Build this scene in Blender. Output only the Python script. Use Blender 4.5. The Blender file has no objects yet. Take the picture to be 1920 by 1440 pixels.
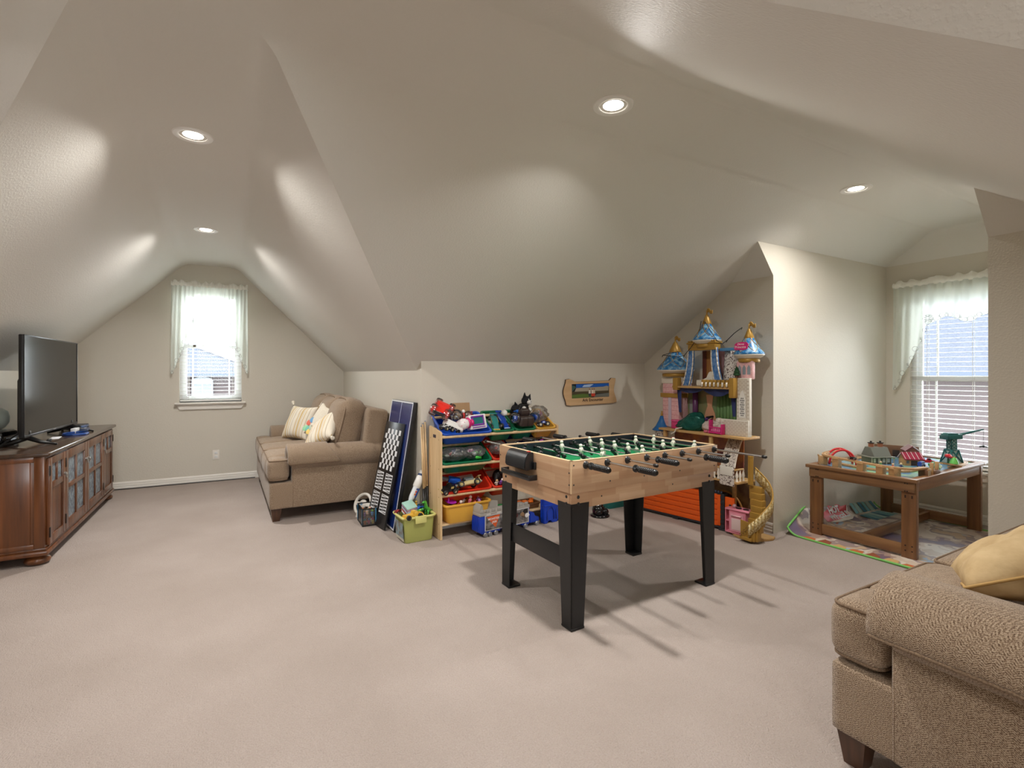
import bpy, bmesh, math, random
from mathutils import Vector, Matrix, noise
R = math.radians
PI = math.pi
rnd = random.Random(7)
S = bpy.context.scene
COL = S.collection

# ------------------------------------------------------------------ camera
cam_d = bpy.data.cameras.new('camera')
cam = bpy.data.objects.new('camera', cam_d)
COL.objects.link(cam)
S.camera = cam
cam.location = (0, 0, 1.3)
cam.rotation_euler = (R(90), 0, -0.516)
cam_d.sensor_width = 36
cam_d.lens = 36 * 950 / 1920
cam_d.shift_y = -20 / 1920
cam_d.clip_start = 0.02

# ------------------------------------------------------------------ world, exposure
W = bpy.data.worlds.new('world')
S.world = W
W.use_nodes = True
wn = W.node_tree.nodes
bg = wn['Background']
bg.inputs[0].default_value = (0.88, 0.95, 1.0, 1)
bg.inputs[1].default_value = 6.2
S.view_settings.view_transform = 'Standard'
S.view_settings.look = 'None'
S.view_settings.gamma = 1
S.view_settings.use_curve_mapping = False
S.view_settings.exposure = 1.25
LAMP_W = 12.0
LAMP_COL = (1.0, 0.968, 0.925)
S.cycles.max_bounces = 12
S.cycles.diffuse_bounces = 6
S.cycles.transparent_max_bounces = 24
S.cycles.sample_clamp_indirect = 6.0
S.cycles.caustics_reflective = False
S.cycles.caustics_refractive = False

# ------------------------------------------------------------------ helpers: materials
def lin(c):
    return tuple(((v / 255) / 12.92 if v <= 10 else ((v / 255 + 0.055) / 1.055) ** 2.4) for v in c) + (1,)
MATS = {}
def M(name, col=(128, 128, 128), rough=0.6, metal=0.0, col2=None, scale=40, bump=0.0, bscale=None, bdist=0.004, coat=0.0, emit=0.0, spec=0.5, stretch=None, lo=0.35, hi=0.65):
    if name in MATS: return MATS[name]
    m = bpy.data.materials.new(name); m.use_nodes = True
    nt = m.node_tree; b = nt.nodes['Principled BSDF']
    b.inputs['Base Color'].default_value = lin(col)
    b.inputs['Roughness'].default_value = rough
    b.inputs['Metallic'].default_value = metal
    b.inputs['Coat Weight'].default_value = coat
    b.inputs['Specular IOR Level'].default_value = spec
    if emit:
        b.inputs['Emission Color'].default_value = lin(col); b.inputs['Emission Strength'].default_value = emit
    if col2 or bump:
        tc = nt.nodes.new('ShaderNodeTexCoord')
        vec = tc.outputs['Object']
        if stretch:
            mp = nt.nodes.new('ShaderNodeMapping'); mp.inputs['Scale'].default_value = stretch
            nt.links.new(vec, mp.inputs['Vector']); vec = mp.outputs['Vector']
    if col2:
        n = nt.nodes.new('ShaderNodeTexNoise'); n.inputs['Scale'].default_value = scale; n.inputs['Detail'].default_value = 5
        r = nt.nodes.new('ShaderNodeValToRGB')
        r.color_ramp.elements[0].position = lo; r.color_ramp.elements[1].position = hi
        r.color_ramp.elements[0].color = lin(col); r.color_ramp.elements[1].color = lin(col2)
        nt.links.new(vec, n.inputs['Vector']); nt.links.new(n.outputs['Fac'], r.inputs['Fac'])
        nt.links.new(r.outputs['Color'], b.inputs['Base Color'])
    if bump:
        n2 = nt.nodes.new('ShaderNodeTexNoise'); n2.inputs['Scale'].default_value = bscale or scale; n2.inputs['Detail'].default_value = 4
        bp = nt.nodes.new('ShaderNodeBump'); bp.inputs['Strength'].default_value = bump; bp.inputs['Distance'].default_value = bdist
        nt.links.new(vec, n2.inputs['Vector']); nt.links.new(n2.outputs['Fac'], bp.inputs['Height'])
        nt.links.new(bp.outputs['Normal'], b.inputs['Normal'])
    MATS[name] = m
    return m
class NT:
    """small node helper"""
    def __init__(s, name):
        s.m = bpy.data.materials.new(name); s.m.use_nodes = True; s.t = s.m.node_tree; MATS[name] = s.m
        s.b = s.t.nodes['Principled BSDF']
    def n(s, kind, **kw):
        x = s.t.nodes.new('ShaderNode' + kind)
        for k, v in kw.items(): setattr(x, k, v)
        return x
    def l(s, a, b): s.t.links.new(a, b)
    def math(s, op, a, b=None, c=None):
        x = s.n('Math', operation=op)
        for i, v in enumerate((a, b, c)):
            if v is None: continue
            if isinstance(v, (int, float)): x.inputs[i].default_value = v
            else: s.l(v, x.inputs[i])
        return x.outputs[0]
    def ramp(s, fac, stops, interp='LINEAR'):
        r = s.n('ValToRGB'); r.color_ramp.interpolation = interp
        e = r.color_ramp.elements
        while len(e) < len(stops): e.new(0.5)
        for i, (p, c) in enumerate(stops): e[i].position = p; e[i].color = lin(c)
        s.l(fac, r.inputs[0]); return r.outputs[0]
    def noise(s, vec, scale, detail=4, out='Fac'):
        x = s.n('TexNoise'); x.inputs['Scale'].default_value = scale; x.inputs['Detail'].default_value = detail
        s.l(vec, x.inputs['Vector']); return x.outputs[out]
    def mix(s, fac, a, b):
        x = s.n('Mix', data_type='RGBA')
        if isinstance(fac, (int, float)): x.inputs[0].default_value = fac
        else: s.l(fac, x.inputs[0])
        for i, v in ((6, a), (7, b)):
            if isinstance(v, tuple): x.inputs[i].default_value = lin(v)
            else: s.l(v, x.inputs[i])
        return x.outputs[2]
    def bump(s, h, strength, dist):
        x = s.n('Bump'); x.inputs['Strength'].default_value = strength; x.inputs['Distance'].default_value = dist
        s.l(h, x.inputs['Height']); s.l(x.outputs[0], s.b.inputs['Normal'])
    def obj(s): return s.n('TexCoord').outputs['Object']

def paint(name, col, bs=95, st=0.35, big=0.0):
    k = NT(name); o = k.obj()
    k.b.inputs['Base Color'].default_value = lin(col); k.b.inputs['Roughness'].default_value = 0.62
    k.b.inputs['Specular IOR Level'].default_value = 0.35
    h = k.noise(o, bs, 3)
    h = k.math('SMOOTH_MAX', h, 0.45, 0.1)
    k.bump(h, st, 0.006)
    return k.m
def carpet():
    k = NT('carpet'); o = k.obj()
    big = k.noise(o, 1.6, 5); fine = k.noise(o, 170, 3); mid = k.noise(o, 45, 3)
    c = k.ramp(big, [(0.30, (174, 162, 154)), (0.70, (190, 178, 171))])
    c2 = k.mix(k.math('MULTIPLY', fine, 0.75), c, (146, 132, 123))
    k.l(c2, k.b.inputs['Base Color']); k.b.inputs['Roughness'].default_value = 0.95
    k.b.inputs['Specular IOR Level'].default_value = 0.1
    hh = k.math('ADD', k.math('MULTIPLY', fine, 0.7), k.math('MULTIPLY', mid, 0.6))
    k.bump(hh, 0.8, 0.012)
    return k.m
def tweed():
    k = NT('tweed'); o = k.obj()
    sp = k.n('SeparateXYZ'); k.l(o, sp.inputs[0]); x, y, z = sp.outputs
    wob = k.noise(o, 14, 2)
    col = k.math('ADD', x, y)
    zig = k.math('ABSOLUTE', k.math('SUBTRACT', k.math('FRACT', k.math('MULTIPLY', col, 38)), 0.5))
    ph = k.math('ADD', k.math('MULTIPLY', k.math('ADD', z, k.math('MULTIPLY', k.math('SUBTRACT', x, y), 0.0)), 165), k.math('MULTIPLY', zig, 3.2))
    ph = k.math('ADD', ph, k.math('MULTIPLY', wob, 1.2))
    s = k.math('SINE', k.math('MULTIPLY', ph, 2 * PI))
    fine = k.noise(o, 330, 3)
    f = k.math('ADD', k.math('MULTIPLY', s, 0.10), fine)
    c = k.ramp(f, [(0.32, (90, 69, 52)), (0.48, (142, 120, 98)), (0.66, (178, 159, 137))])
    k.l(c, k.b.inputs['Base Color']); k.b.inputs['Roughness'].default_value = 0.9
    k.b.inputs['Specular IOR Level'].default_value = 0.25
    k.b.inputs['Sheen Weight'].default_value = 0.25
    k.bump(f, 0.5, 0.004)
    return k.m
def woodmat(name, a, b, axis=0, scale=6, rough=0.45, coat=0.0, blocks=None):
    k = NT(name); o = k.obj()
    mp = k.n('Mapping'); sc = [scale * 7] * 3; sc[axis] = scale * 0.45; mp.inputs['Scale'].default_value = sc
    k.l(o, mp.inputs[0])
    n = k.noise(mp.outputs[0], 1.0, 6)
    c = k.ramp(n, [(0.3, a), (0.7, b)])
    if blocks:
        bw, bh, tint = blocks
        sp = k.n('SeparateXYZ'); k.l(o, sp.inputs[0])
        u = k.math('ADD', sp.outputs[0], sp.outputs[1])
        row = k.math('FLOOR', k.math('DIVIDE', sp.outputs[2], bh))
        wn_ = k.n('TexWhiteNoise', noise_dimensions='1D'); k.l(row, wn_.inputs['W'])
        cell = k.math('FLOOR', k.math('ADD', k.math('DIVIDE', u, bw), k.math('MULTIPLY', wn_.outputs[0], 7.3)))
        w2 = k.n('TexWhiteNoise', noise_dimensions='2D')
        cb = k.n('CombineXYZ'); k.l(row, cb.inputs[0]); k.l(cell, cb.inputs[1]); k.l(cb.outputs[0], w2.inputs['Vector'])
        c = k.mix(k.math('MULTIPLY', w2.outputs[0], 0.6), c, tint)
    k.l(c, k.b.inputs['Base Color']); k.b.inputs['Roughness'].default_value = rough
    k.b.inputs['Coat Weight'].default_value = coat; k.b.inputs['Coat Roughness'].default_value = 0.15
    k.bump(n, 0.12, 0.003)
    return k.m
def stripes(name, base, bands, period, axis=0):
    k = NT(name); o = k.obj(); sp = k.n('SeparateXYZ'); k.l(o, sp.inputs[0])
    f = k.math('FRACT', k.math('ADD', k.math('DIVIDE', sp.outputs[axis], period), 10.0))
    st = [(0.0, base)]
    for a, b, c in bands: st += [(a, c), (b, base)]
    c = k.ramp(f, st, 'CONSTANT')
    k.l(c, k.b.inputs['Base Color']); k.b.inputs['Roughness'].default_value = 0.9
    k.bump(k.noise(o, 180, 2), 0.4, 0.003)
    return k.m
def glassy(name, col=(255, 255, 255), refl=0.08, tint=1.0, rough=0.02, bump=0):
    m = bpy.data.materials.new(name); m.use_nodes = True; t = m.node_tree
    t.nodes.clear(); out = t.nodes.new('ShaderNodeOutputMaterial'); mx = t.nodes.new('ShaderNodeMixShader')
    tr = t.nodes.new('ShaderNodeBsdfTransparent'); gl = t.nodes.new('ShaderNodeBsdfGlossy')
    tr.inputs[0].default_value = lin(col); gl.inputs['Roughness'].default_value = rough
    fr = t.nodes.new('ShaderNodeFresnel'); fr.inputs[0].default_value = 1.35
    ad = t.nodes.new('ShaderNodeMath'); ad.operation = 'ADD'; ad.inputs[1].default_value = refl
    if bump:
        n = t.nodes.new('ShaderNodeTexNoise'); n.inputs['Scale'].default_value = bump
        tc = t.nodes.new('ShaderNodeTexCoord'); t.links.new(tc.outputs['Object'], n.inputs['Vector'])
        bp = t.nodes.new('ShaderNodeBump'); bp.inputs['Strength'].default_value = 0.9; bp.inputs['Distance'].default_value = 0.02
        t.links.new(n.outputs[0], bp.inputs['Height']); t.links.new(bp.outputs[0], gl.inputs['Normal']); t.links.new(bp.outputs[0], fr.inputs['Normal'])
    t.links.new(fr.outputs[0], ad.inputs[0]); t.links.new(ad.outputs[0], mx.inputs[0])
    t.links.new(tr.outputs[0], mx.inputs[1]); t.links.new(gl.outputs[0], mx.inputs[2]); t.links.new(mx.outputs[0], out.inputs[0])
    MATS[name] = m
    return m
def sheer(name, col, transp=0.3):
    m = bpy.data.materials.new(name); m.use_nodes = True; t = m.node_tree
    t.nodes.clear(); out = t.nodes.new('ShaderNodeOutputMaterial')
    d = t.nodes.new('ShaderNodeBsdfDiffuse'); tl = t.nodes.new('ShaderNodeBsdfTranslucent'); tr = t.nodes.new('ShaderNodeBsdfTransparent')
    d.inputs[0].default_value = lin(col); tl.inputs[0].default_value = lin(col)
    a = t.nodes.new('ShaderNodeMixShader'); a.inputs[0].default_value = 0.5
    b = t.nodes.new('ShaderNodeMixShader'); b.inputs[0].default_value = transp
    t.links.new(d.outputs[0], a.inputs[1]); t.links.new(tl.outputs[0], a.inputs[2]); t.links.new(a.outputs[0], b.inputs[1])
    t.links.new(tr.outputs[0], b.inputs[2]); t.links.new(b.outputs[0], out.inputs[0])
    MATS[name] = m
    return m
def P(c, rough=0.35, name=None):
    """plain coloured plastic"""
    n = name or 'plastic_%02x%02x%02x' % c
    return M(n, c, rough)

# ------------------------------------------------------------------ helpers: meshes
class B:
    def __init__(s): s.bm = bmesh.new()
    def _fin(s, vs, mx):
        if mx is not None: bmesh.ops.transform(s.bm, matrix=mx, verts=vs)
        return s
    def box(s, a, b, bev=0.0, seg=2, mx=None):
        """box between corners a and b"""
        c = [(p + q) / 2 for p, q in zip(a, b)]; d = [abs(q - p) for p, q in zip(a, b)]
        t = bmesh.new(); bmesh.ops.create_cube(t, size=1)
        bmesh.ops.scale(t, vec=d, verts=t.verts)
        if bev: bmesh.ops.bevel(t, geom=t.edges[:], offset=min(bev, min(d) * 0.49), segments=seg, profile=0.5, affect='EDGES')
        bmesh.ops.translate(t, vec=c, verts=t.verts)
        return s.join(t, mx)
    def join(s, t, mx=None):
        if mx is not None: bmesh.ops.transform(t, matrix=mx, verts=t.verts)
        me = bpy.data.meshes.new('tmp'); t.to_mesh(me); t.free(); s.bm.from_mesh(me); bpy.data.meshes.remove(me)
        return s
    def cyl(s, p0, p1, r0, r1=None, seg=16, cap=True):
        p0, p1 = Vector(p0), Vector(p1); r1 = r0 if r1 is None else r1
        d = p1 - p0; q = d.to_track_quat('Z', 'Y').to_matrix().to_4x4()
        t = bmesh.new(); bmesh.ops.create_cone(t, cap_ends=cap, segments=seg, radius1=r0, radius2=r1, depth=d.length)
        return s.join(t, Matrix.Translation((p0 + p1) / 2) @ q)
    def sph(s, c, r, sc=(1, 1, 1), u=16, v=10):
        t = bmesh.new(); bmesh.ops.create_uvsphere(t, u_segments=u, v_segments=v, radius=r)
        return s.join(t, Matrix.Translation(c) @ Matrix.Diagonal((*sc, 1)))
    def lathe(s, prof, c=(0, 0, 0), seg=24, mx=None, sc=(1, 1, 1)):
        t = bmesh.new(); rings = []
        for r, z in prof:
            if r < 1e-5: rings.append([t.verts.new((0, 0, z))])
            else: rings.append([t.verts.new((r * math.cos(2 * PI * i / seg) * sc[0], r * math.sin(2 * PI * i / seg) * sc[1], z * sc[2])) for i in range(seg)])
        for a, b in zip(rings, rings[1:]):
            for i in range(seg):
                j = (i + 1) % seg
                if len(a) == 1 and len(b) == 1: continue
                if len(a) == 1: t.faces.new((a[0], b[j], b[i])) if len(b) > 1 else None
                elif len(b) == 1: t.faces.new((a[i], a[j], b[0]))
                else: t.faces.new((a[i], a[j], b[j], b[i]))
        bmesh.ops.recalc_face_normals(t, faces=t.faces)
        return s.join(t, (Matrix.Translation(c) @ mx) if mx is not None else Matrix.Translation(c))
    def tube(s, pts, r, seg=8, closed=False):
        pts = [Vector(p) for p in pts]; t = bmesh.new(); rings = []; n = len(pts)
        up = None
        for i, p in enumerate(pts):
            a = pts[(i - 1) % n] if closed or i > 0 else p
            b = pts[(i + 1) % n] if closed or i < n - 1 else p
            d = (b - a).normalized()
            if up is None: up = Vector((0, 0, 1)) if abs(d.z) < 0.9 else Vector((1, 0, 0))
            sx = d.cross(up).normalized(); up2 = sx.cross(d).normalized(); up = up2
            rr = r[i] if isinstance(r, (list, tuple)) else r
            rings.append([t.verts.new(p + (sx * math.cos(2 * PI * k / seg) + up2 * math.sin(2 * PI * k / seg)) * rr) for k in range(seg)])
        m = n if closed else n - 1
        for i in range(m):
            a, b = rings[i], rings[(i + 1) % n]
            for k in range(seg):
                j = (k + 1) % seg; t.faces.new((a[k], a[j], b[j], b[k]))
        if not closed:
            t.faces.new(rings[0][::-1]); t.faces.new(rings[-1])
        bmesh.ops.recalc_face_normals(t, faces=t.faces)
        return s.join(t)
    def prism(s, poly, d, mx=None, bev=0.0, seg=2):
        """2D polygon (x,y) extruded from z=0 to z=d"""
        t = bmesh.new(); v = [t.verts.new((x, y, 0)) for x, y in poly]; f = t.faces.new(v)
        r = bmesh.ops.extrude_face_region(t, geom=[f])
        bmesh.ops.translate(t, vec=(0, 0, d), verts=[e for e in r['geom'] if isinstance(e, bmesh.types.BMVert)])
        bmesh.ops.recalc_face_normals(t, faces=t.faces)
        if bev: bmesh.ops.bevel(t, geom=t.edges[:], offset=bev, segments=seg, affect='EDGES')
        return s.join(t, mx)
    def poly(s, pts):
        v = [s.bm.verts.new(p) for p in pts]; s.bm.faces.new(v); return s
    def grid(s, fn, nu, nv, closed_u=False):
        vs = [[s.bm.verts.new(fn(i / nu, j / nv)) for j in range(nv + 1)] for i in range(nu + (0 if closed_u else 1))]
        m = len(vs)
        for i in range(nu):
            for j in range(nv):
                s.bm.faces.new((vs[i][j], vs[(i + 1) % m][j], vs[(i + 1) % m][j + 1], vs[i][j + 1]))
        return s
    def rbox(s, c, d, r, puff=(0, 0, 0), n=10, mx=None):
        """soft rounded box (cushion)"""
        t = bmesh.new(); bmesh.ops.create_cube(t, size=2)
        bmesh.ops.subdivide_edges(t, edges=t.edges[:], cuts=n, use_grid_fill=True)
        h = [x / 2 for x in d]; inn = [max(x - r, 0) for x in h]
        for v in t.verts:
            p = [math.sin(PI / 2 * max(-1, min(1, w))) for w in v.co]
            q = Vector([p[i] * h[i] for i in range(3)]); cl = Vector([max(-inn[i], min(inn[i], q[i])) for i in range(3)])
            e = q - cl
            if e.length > 1e-9: q = cl + e.normalized() * r
            for i in range(3):
                j, k = (i + 1) % 3, (i + 2) % 3
                q[i] += puff[i] * (1 - p[j] ** 2) * (1 - p[k] ** 2) * (p[i])
            v.co = q + Vector(c)
        return s.join(t, mx)
    def tub(s, w, d, h, taper=0.82, th=0.004, lip=0.012, r=0.02, mx=None):
        """open container, rim top at z=0, hanging down to -h"""
        t = bmesh.new()
        def ring(sx, sy, z, rr):
            pts = []
            for cx, cy, a0 in ((1, 1, 0), (-1, 1, 90), (-1, -1, 180), (1, -1, 270)):
                for k in range(4):
                    a = R(a0 + 30 * k); pts.append(t.verts.new((cx * (sx / 2 - rr) + rr * math.cos(a), cy * (sy / 2 - rr) + rr * math.sin(a), z)))
            return pts
        k = taper
        rings = [ring(w * k * 0.97, d * k * 0.97, -h, r), ring(w * k, d * k, -h + 0.006, r), ring(w - 2 * lip, d - 2 * lip, -0.012, r), ring(w, d, -0.014, r + lip * 0.7), ring(w, d, -0.002, r + lip * 0.7),
                 ring(w - 0.004, d - 0.004, 0, r + lip * 0.6), ring(w - 2 * lip - 2 * th, d - 2 * lip - 2 * th, -0.003, r), ring(w * k - 2 * th, d * k - 2 * th, -h + 0.006 + th, r)]
        for a, b in zip(rings, rings[1:]):
            for i in range(16):
                j = (i + 1) % 16; t.faces.new((a[i], a[j], b[j], b[i]))
        t.faces.new(rings[0][::-1]); t.faces.new(rings[-1])
        bmesh.ops.recalc_face_normals(t, faces=t.faces)
        return s.join(t, mx)
    def mesh(s, name, smooth=None):
        me = bpy.data.meshes.new(name); s.bm.to_mesh(me); s.bm.free()
        if smooth:
            for p in me.polygons: p.use_smooth = True
            if smooth is not True:
                try: me.set_sharp_from_angle(angle=R(smooth))
                except Exception: pass
        return me

def link(name, data, parent=None, loc=None, rot=None, sc=None):
    o = bpy.data.objects.new(name, data); COL.objects.link(o)
    if parent is not None: o.parent = parent
    if loc is not None: o.location = loc
    if rot is not None: o.rotation_euler = rot
    if sc is not None: o.scale = (sc, sc, sc) if isinstance(sc, (int, float)) else sc
    return o
def obj(name, b, mat, parent=None, smooth=35, label=None, **kw):
    me = b.mesh(name, smooth) if isinstance(b, B) else b
    if mat is not None and not me.materials: me.materials.append(mat)
    o = link(name, me, parent, **kw)
    if label: o['label'] = label
    return o
def tag(o, label, cat, group=None):
    o['label'] = label; o['category'] = cat
    if group: o['group'] = group
    return o
def thing(name, label, cat, loc=(0, 0, 0), rz=0.0, group=None, rot=None, sc=None):
    o = link(name, None, None, loc, rot or (0, 0, R(rz)), sc)
    o.empty_display_size = 0.1
    return tag(o, label, cat, group)
def struct(name, b, mat, parent=None, smooth=None):
    o = obj(name, b, mat, parent, smooth)
    if parent is None: o['kind'] = 'structure'
    return o
def text(name, s, size, mat, parent, loc, rot, ext=0.0006, align='CENTER', bold=0.0, sx=1.0):
    c = bpy.data.curves.new('tmp_text', 'FONT'); c.body = s; c.size = size; c.extrude = ext; c.align_x = align; c.align_y = 'CENTER'; c.offset = bold; c.resolution_u = 3
    o = bpy.data.objects.new('tmp_text', c); COL.objects.link(o)
    me = bpy.data.meshes.new_from_object(o.evaluated_get(bpy.context.evaluated_depsgraph_get())); me.name = name
    bpy.data.objects.remove(o); bpy.data.curves.remove(c); me.materials.clear(); me.materials.append(mat)
    return link(name, me, parent, loc, rot)
def T(x, y, z): return Matrix.Translation((x, y, z))
def RX(a): return Matrix.Rotation(R(a), 4, 'X')
def RY(a): return Matrix.Rotation(R(a), 4, 'Y')
def RZ(a): return Matrix.Rotation(R(a), 4, 'Z')

# ------------------------------------------------------------------ materials shared
WALL = paint('wall_paint', (212, 206, 193), 95, 0.30)
CEIL = paint('ceiling_paint', (222, 219, 212), 95, 0.30)
CARPET = carpet()
TWEED = tweed()
WHITE_TRIM = M('white_trim', (232, 228, 220), 0.4)
VINYL = M('white_vinyl', (236, 238, 238), 0.35)
BLACK_METAL = M('black_steel', (26, 26, 27), 0.42)
BLACK = M('black_plastic', (18, 18, 19), 0.35)
CHROME = M('polished_steel', (200, 200, 200), 0.22, 1.0)
GLASS = glassy('window_glass', refl=-0.012)
CLEAR = glassy('clear_plastic', (235, 238, 240), 0.10, rough=0.08)
BAG = glassy('crinkled_clear_film', (240, 243, 244), 0.13, rough=0.16, bump=38)
def milky(m, fac):
    t = m.node_tree; out = [n for n in t.nodes if n.type == 'OUTPUT_MATERIAL'][0]; src = out.inputs[0].links[0].from_socket
    d = t.nodes.new('ShaderNodeBsdfTranslucent'); d2 = t.nodes.new('ShaderNodeBsdfDiffuse'); a = t.nodes.new('ShaderNodeAddShader'); x = t.nodes.new('ShaderNodeMixShader'); x.inputs[0].default_value = fac
    d.inputs[0].default_value = (.45, .46, .47, 1); d2.inputs[0].default_value = (.45, .46, .47, 1)
    t.links.new(d.outputs[0], a.inputs[0]); t.links.new(d2.outputs[0], a.inputs[1])
    t.links.new(src, x.inputs[1]); t.links.new(a.outputs[0], x.inputs[2]); t.links.new(x.outputs[0], out.inputs[0])
milky(BAG, .12)
GOLD = M('gold_plastic', (178, 138, 62), 0.38, 0.25)
PINE = woodmat('pale_pine', (204, 172, 128), (222, 194, 152), 2, 5, 0.5)

# ------------------------------------------------------------------ the room
ZC, SL = 2.594, 0.651                       # flat ceiling height, pitch of the main slopes
YS, YN = 2.15, 1.58                         # edges of the hall's flat strip
YK, YKN = 3.983, -0.253                     # knee walls of the hall
ZK = ZC - SL * (YK - YS)
XL0, XR0 = -0.405, 0.131                    # edges of the north wing's flat strip
XWL, XW = -1.676, 1.402                     # knee walls of the north wing
ZW = ZC - (XW - XR0)
YT = YS + (XW - XR0) / SL
YA = 7.10                                   # end wall of the north wing
XR2 = 0.045                                 # south wing
XW2 = XR2 + 1.271; YT2 = YN - 1.271 / SL; YB = -3.6
XG, XGL, XV = 3.873, -3.9, 5.679            # east gable, west gable, window wall of the alcove
YC1, YC2 = 2.53, 1.20                       # cheeks of the alcove
ZH = 2.095; XH = 3.674; ZCH = ZC - SL * (YC1 - YS); YH = YS + (ZC - ZH) / SL; YH2 = YN - (ZC - ZH) / SL
XF = 5.60

def ceiling():
    V = {}
    bm = bmesh.new()
    def v(x, y, z):
        k = (round(x, 4), round(y, 4), round(z, 4))
        if k not in V: V[k] = bm.verts.new((x, y, z))
        return V[k]
    def f(*p): bm.faces.new([v(*q) for q in p])
    # flats: a central strip and two wings
    f((XL0, YS, ZC), (XL0, YA, ZC), (XR0, YA, ZC), (XR0, YS, ZC))
    f((XGL, YN, ZC), (XGL, YS, ZC), (XL0, YS, ZC), (XR0, YS, ZC), (XF, YS, ZC), (XF, YN, ZC), (XR2, YN, ZC), (XL0, YN, ZC))
    f((XL0, YB, ZC), (XL0, YN, ZC), (XR2, YN, ZC), (XR2, YB, ZC))
    # main slope, north side: east and west of the wing
    f((XR0, YS, ZC), (XW, YT, ZW), (XW, YK, ZK), (XG, YK, ZK), (XG, YH, ZH), (XH, YC1, ZCH), (XV, YC1, ZCH), (XF, YS, ZC))
    f((XL0, YS, ZC), (XGL, YS, ZC), (XGL, YK, ZK), (XWL, YK, ZK), (XWL, YT, ZW))
    # wing slopes
    f((XR0, YS, ZC), (XR0, YA, ZC), (XW, YA, ZW), (XW, YT, ZW))
    f((XL0, YS, ZC), (XWL, YT, ZW), (XWL, YA, ZW), (XL0, YA, ZC))
    # small hip slopes over the gable wall and over the alcove window
    f((XH, YC1, ZCH), (XG, YH, ZH), (XG, YC1, ZH))
    f((XH, YC2, ZCH), (XG, YC2, ZH), (XG, YH2, ZH))
    f((XF, YN, ZC), (XF, YS, ZC), (XV, YC1, ZCH), (XV, YC2, ZCH))
    # main slope, south side
    f((XR2, YN, ZC), (XF, YN, ZC), (XV, YC2, ZCH), (XH, YC2, ZCH), (XG, YH2, ZH), (XG, YKN, ZK), (XW2, YKN, ZK), (XW2, YT2, ZW))
    f((XL0, YN, ZC), (XWL, YT2, ZW), (XWL, YKN, ZK), (XGL, YKN, ZK), (XGL, YN, ZC))
    f((XR2, YN, ZC), (XW2, YT2, ZW), (XW2, YB, ZW), (XR2, YB, ZC))
    f((XL0, YN, ZC), (XL0, YB, ZC), (XWL, YB, ZW), (XWL, YT2, ZW))
    bm.normal_update()
    # taped joints are rounded: soften the folds between flat and slope
    ed = []
    for e in bm.edges:
        if len(e.link_faces) == 2:
            za = [abs(q.co.z - ZC) < 1e-4 for q in e.verts]
            if all(za):
                n = [max(abs(w.co.z - ZC) for w in fc.verts) for fc in e.link_faces]
                if max(n) > 1e-3: ed.append(e)
    bmesh.ops.bevel(bm, geom=ed, offset=0.07, segments=5, profile=0.5, affect='EDGES', clamp_overlap=True)
    bmesh.ops.recalc_face_normals(bm, faces=bm.faces)
    me = bpy.data.meshes.new('ceiling'); bm.to_mesh(me); bm.free()
    for p in me.polygons: p.use_smooth = True
    me.set_sharp_from_angle(angle=R(20))
    me.materials.append(CEIL)
    o = link('ceiling', me); o['kind'] = 'structure'
ceiling()
struct('floor', B().poly([(XGL, YB, 0), (XV, YB, 0), (XV, YA, 0), (XGL, YA, 0)]), CARPET)

def wall(name, *faces):
    b = B()
    for f in faces: b.poly(f)
    return struct(name, b, WALL)
def holed(name, axis, pos, outline, hole, thick):
    """wall with a window opening and a reveal: outline and hole are in (u, z)"""
    (u0, u1, z0, z1) = hole
    def p(u, z, d=0.0): return (u, pos + d, z) if axis == 'y' else (pos + d, u, z)
    b = B()
    us = [q[0] for q in outline]; top = [q for q in outline]
    def ztop(u):
        hi = -1
        n = len(outline)
        for i in range(n):
            (a, za), (c, zc) = outline[i], outline[(i + 1) % n]
            if min(a, c) - 1e-9 <= u <= max(a, c) + 1e-9 and abs(a - c) > 1e-9:
                hi = max(hi, za + (zc - za) * (u - a) / (c - a))
        return hi
    cuts = sorted(set([round(q, 5) for q in us] + [u0, u1]))
    for a, c in zip(cuts, cuts[1:]):
        m = (a + c) / 2
        if u0 - 1e-6 < m < u1 + 1e-6:
            b.poly([p(a, 0), p(c, 0), p(c, z0), p(a, z0)]); b.poly([p(a, z1), p(c, z1), p(c, ztop(c)), p(a, ztop(a))])
        else: b.poly([p(a, 0), p(c, 0), p(c, ztop(c)), p(a, ztop(a))])
    for (ua, za), (uc, zc) in zip([(u0, z0), (u1, z0), (u1, z1), (u0, z1)], [(u1, z0), (u1, z1), (u0, z1), (u0, z0)]):
        b.poly([p(ua, za), p(uc, zc), p(uc, zc, thick), p(ua, za, thick)])
    bmesh.ops.remove_doubles(b.bm, verts=b.bm.verts[:], dist=1e-5)
    return struct(name, b, WALL)
W1 = (-0.463, 0.183, 0.955, 2.29)           # opening of the wing window: x0 x1 z0 z1
W2 = (1.40, 2.33, 0.45, 2.06)               # opening of the alcove window: y0 y1 z0 z1
holed('wall_north', 'y', YA, [(XWL, 0), (XW, 0), (XW, ZW), (XR0, ZC), (XL0, ZC), (XWL, ZW)], W1, 0.12)
holed('wall_east_window', 'x', XV, [(YC2, 0), (YC1, 0), (YC1, ZCH), (YC2, ZCH)], W2, 0.12)
wall('wall_wing_east', [(XW, YK, 0), (XW, YA, 0), (XW, YA, ZW), (XW, YT, ZW), (XW, YK, ZK)])
wall('wall_wing_west', [(XWL, YK, 0), (XWL, YA, 0), (XWL, YA, ZW), (XWL, YT, ZW), (XWL, YK, ZK)])
wall('wall_north_knee', [(XW, YK, 0), (XG, YK, 0), (XG, YK, ZK), (XW, YK, ZK)])
wall('wall_west_knee', [(XGL, YK, 0), (XWL, YK, 0), (XWL, YK, ZK), (XGL, YK, ZK)])
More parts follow.
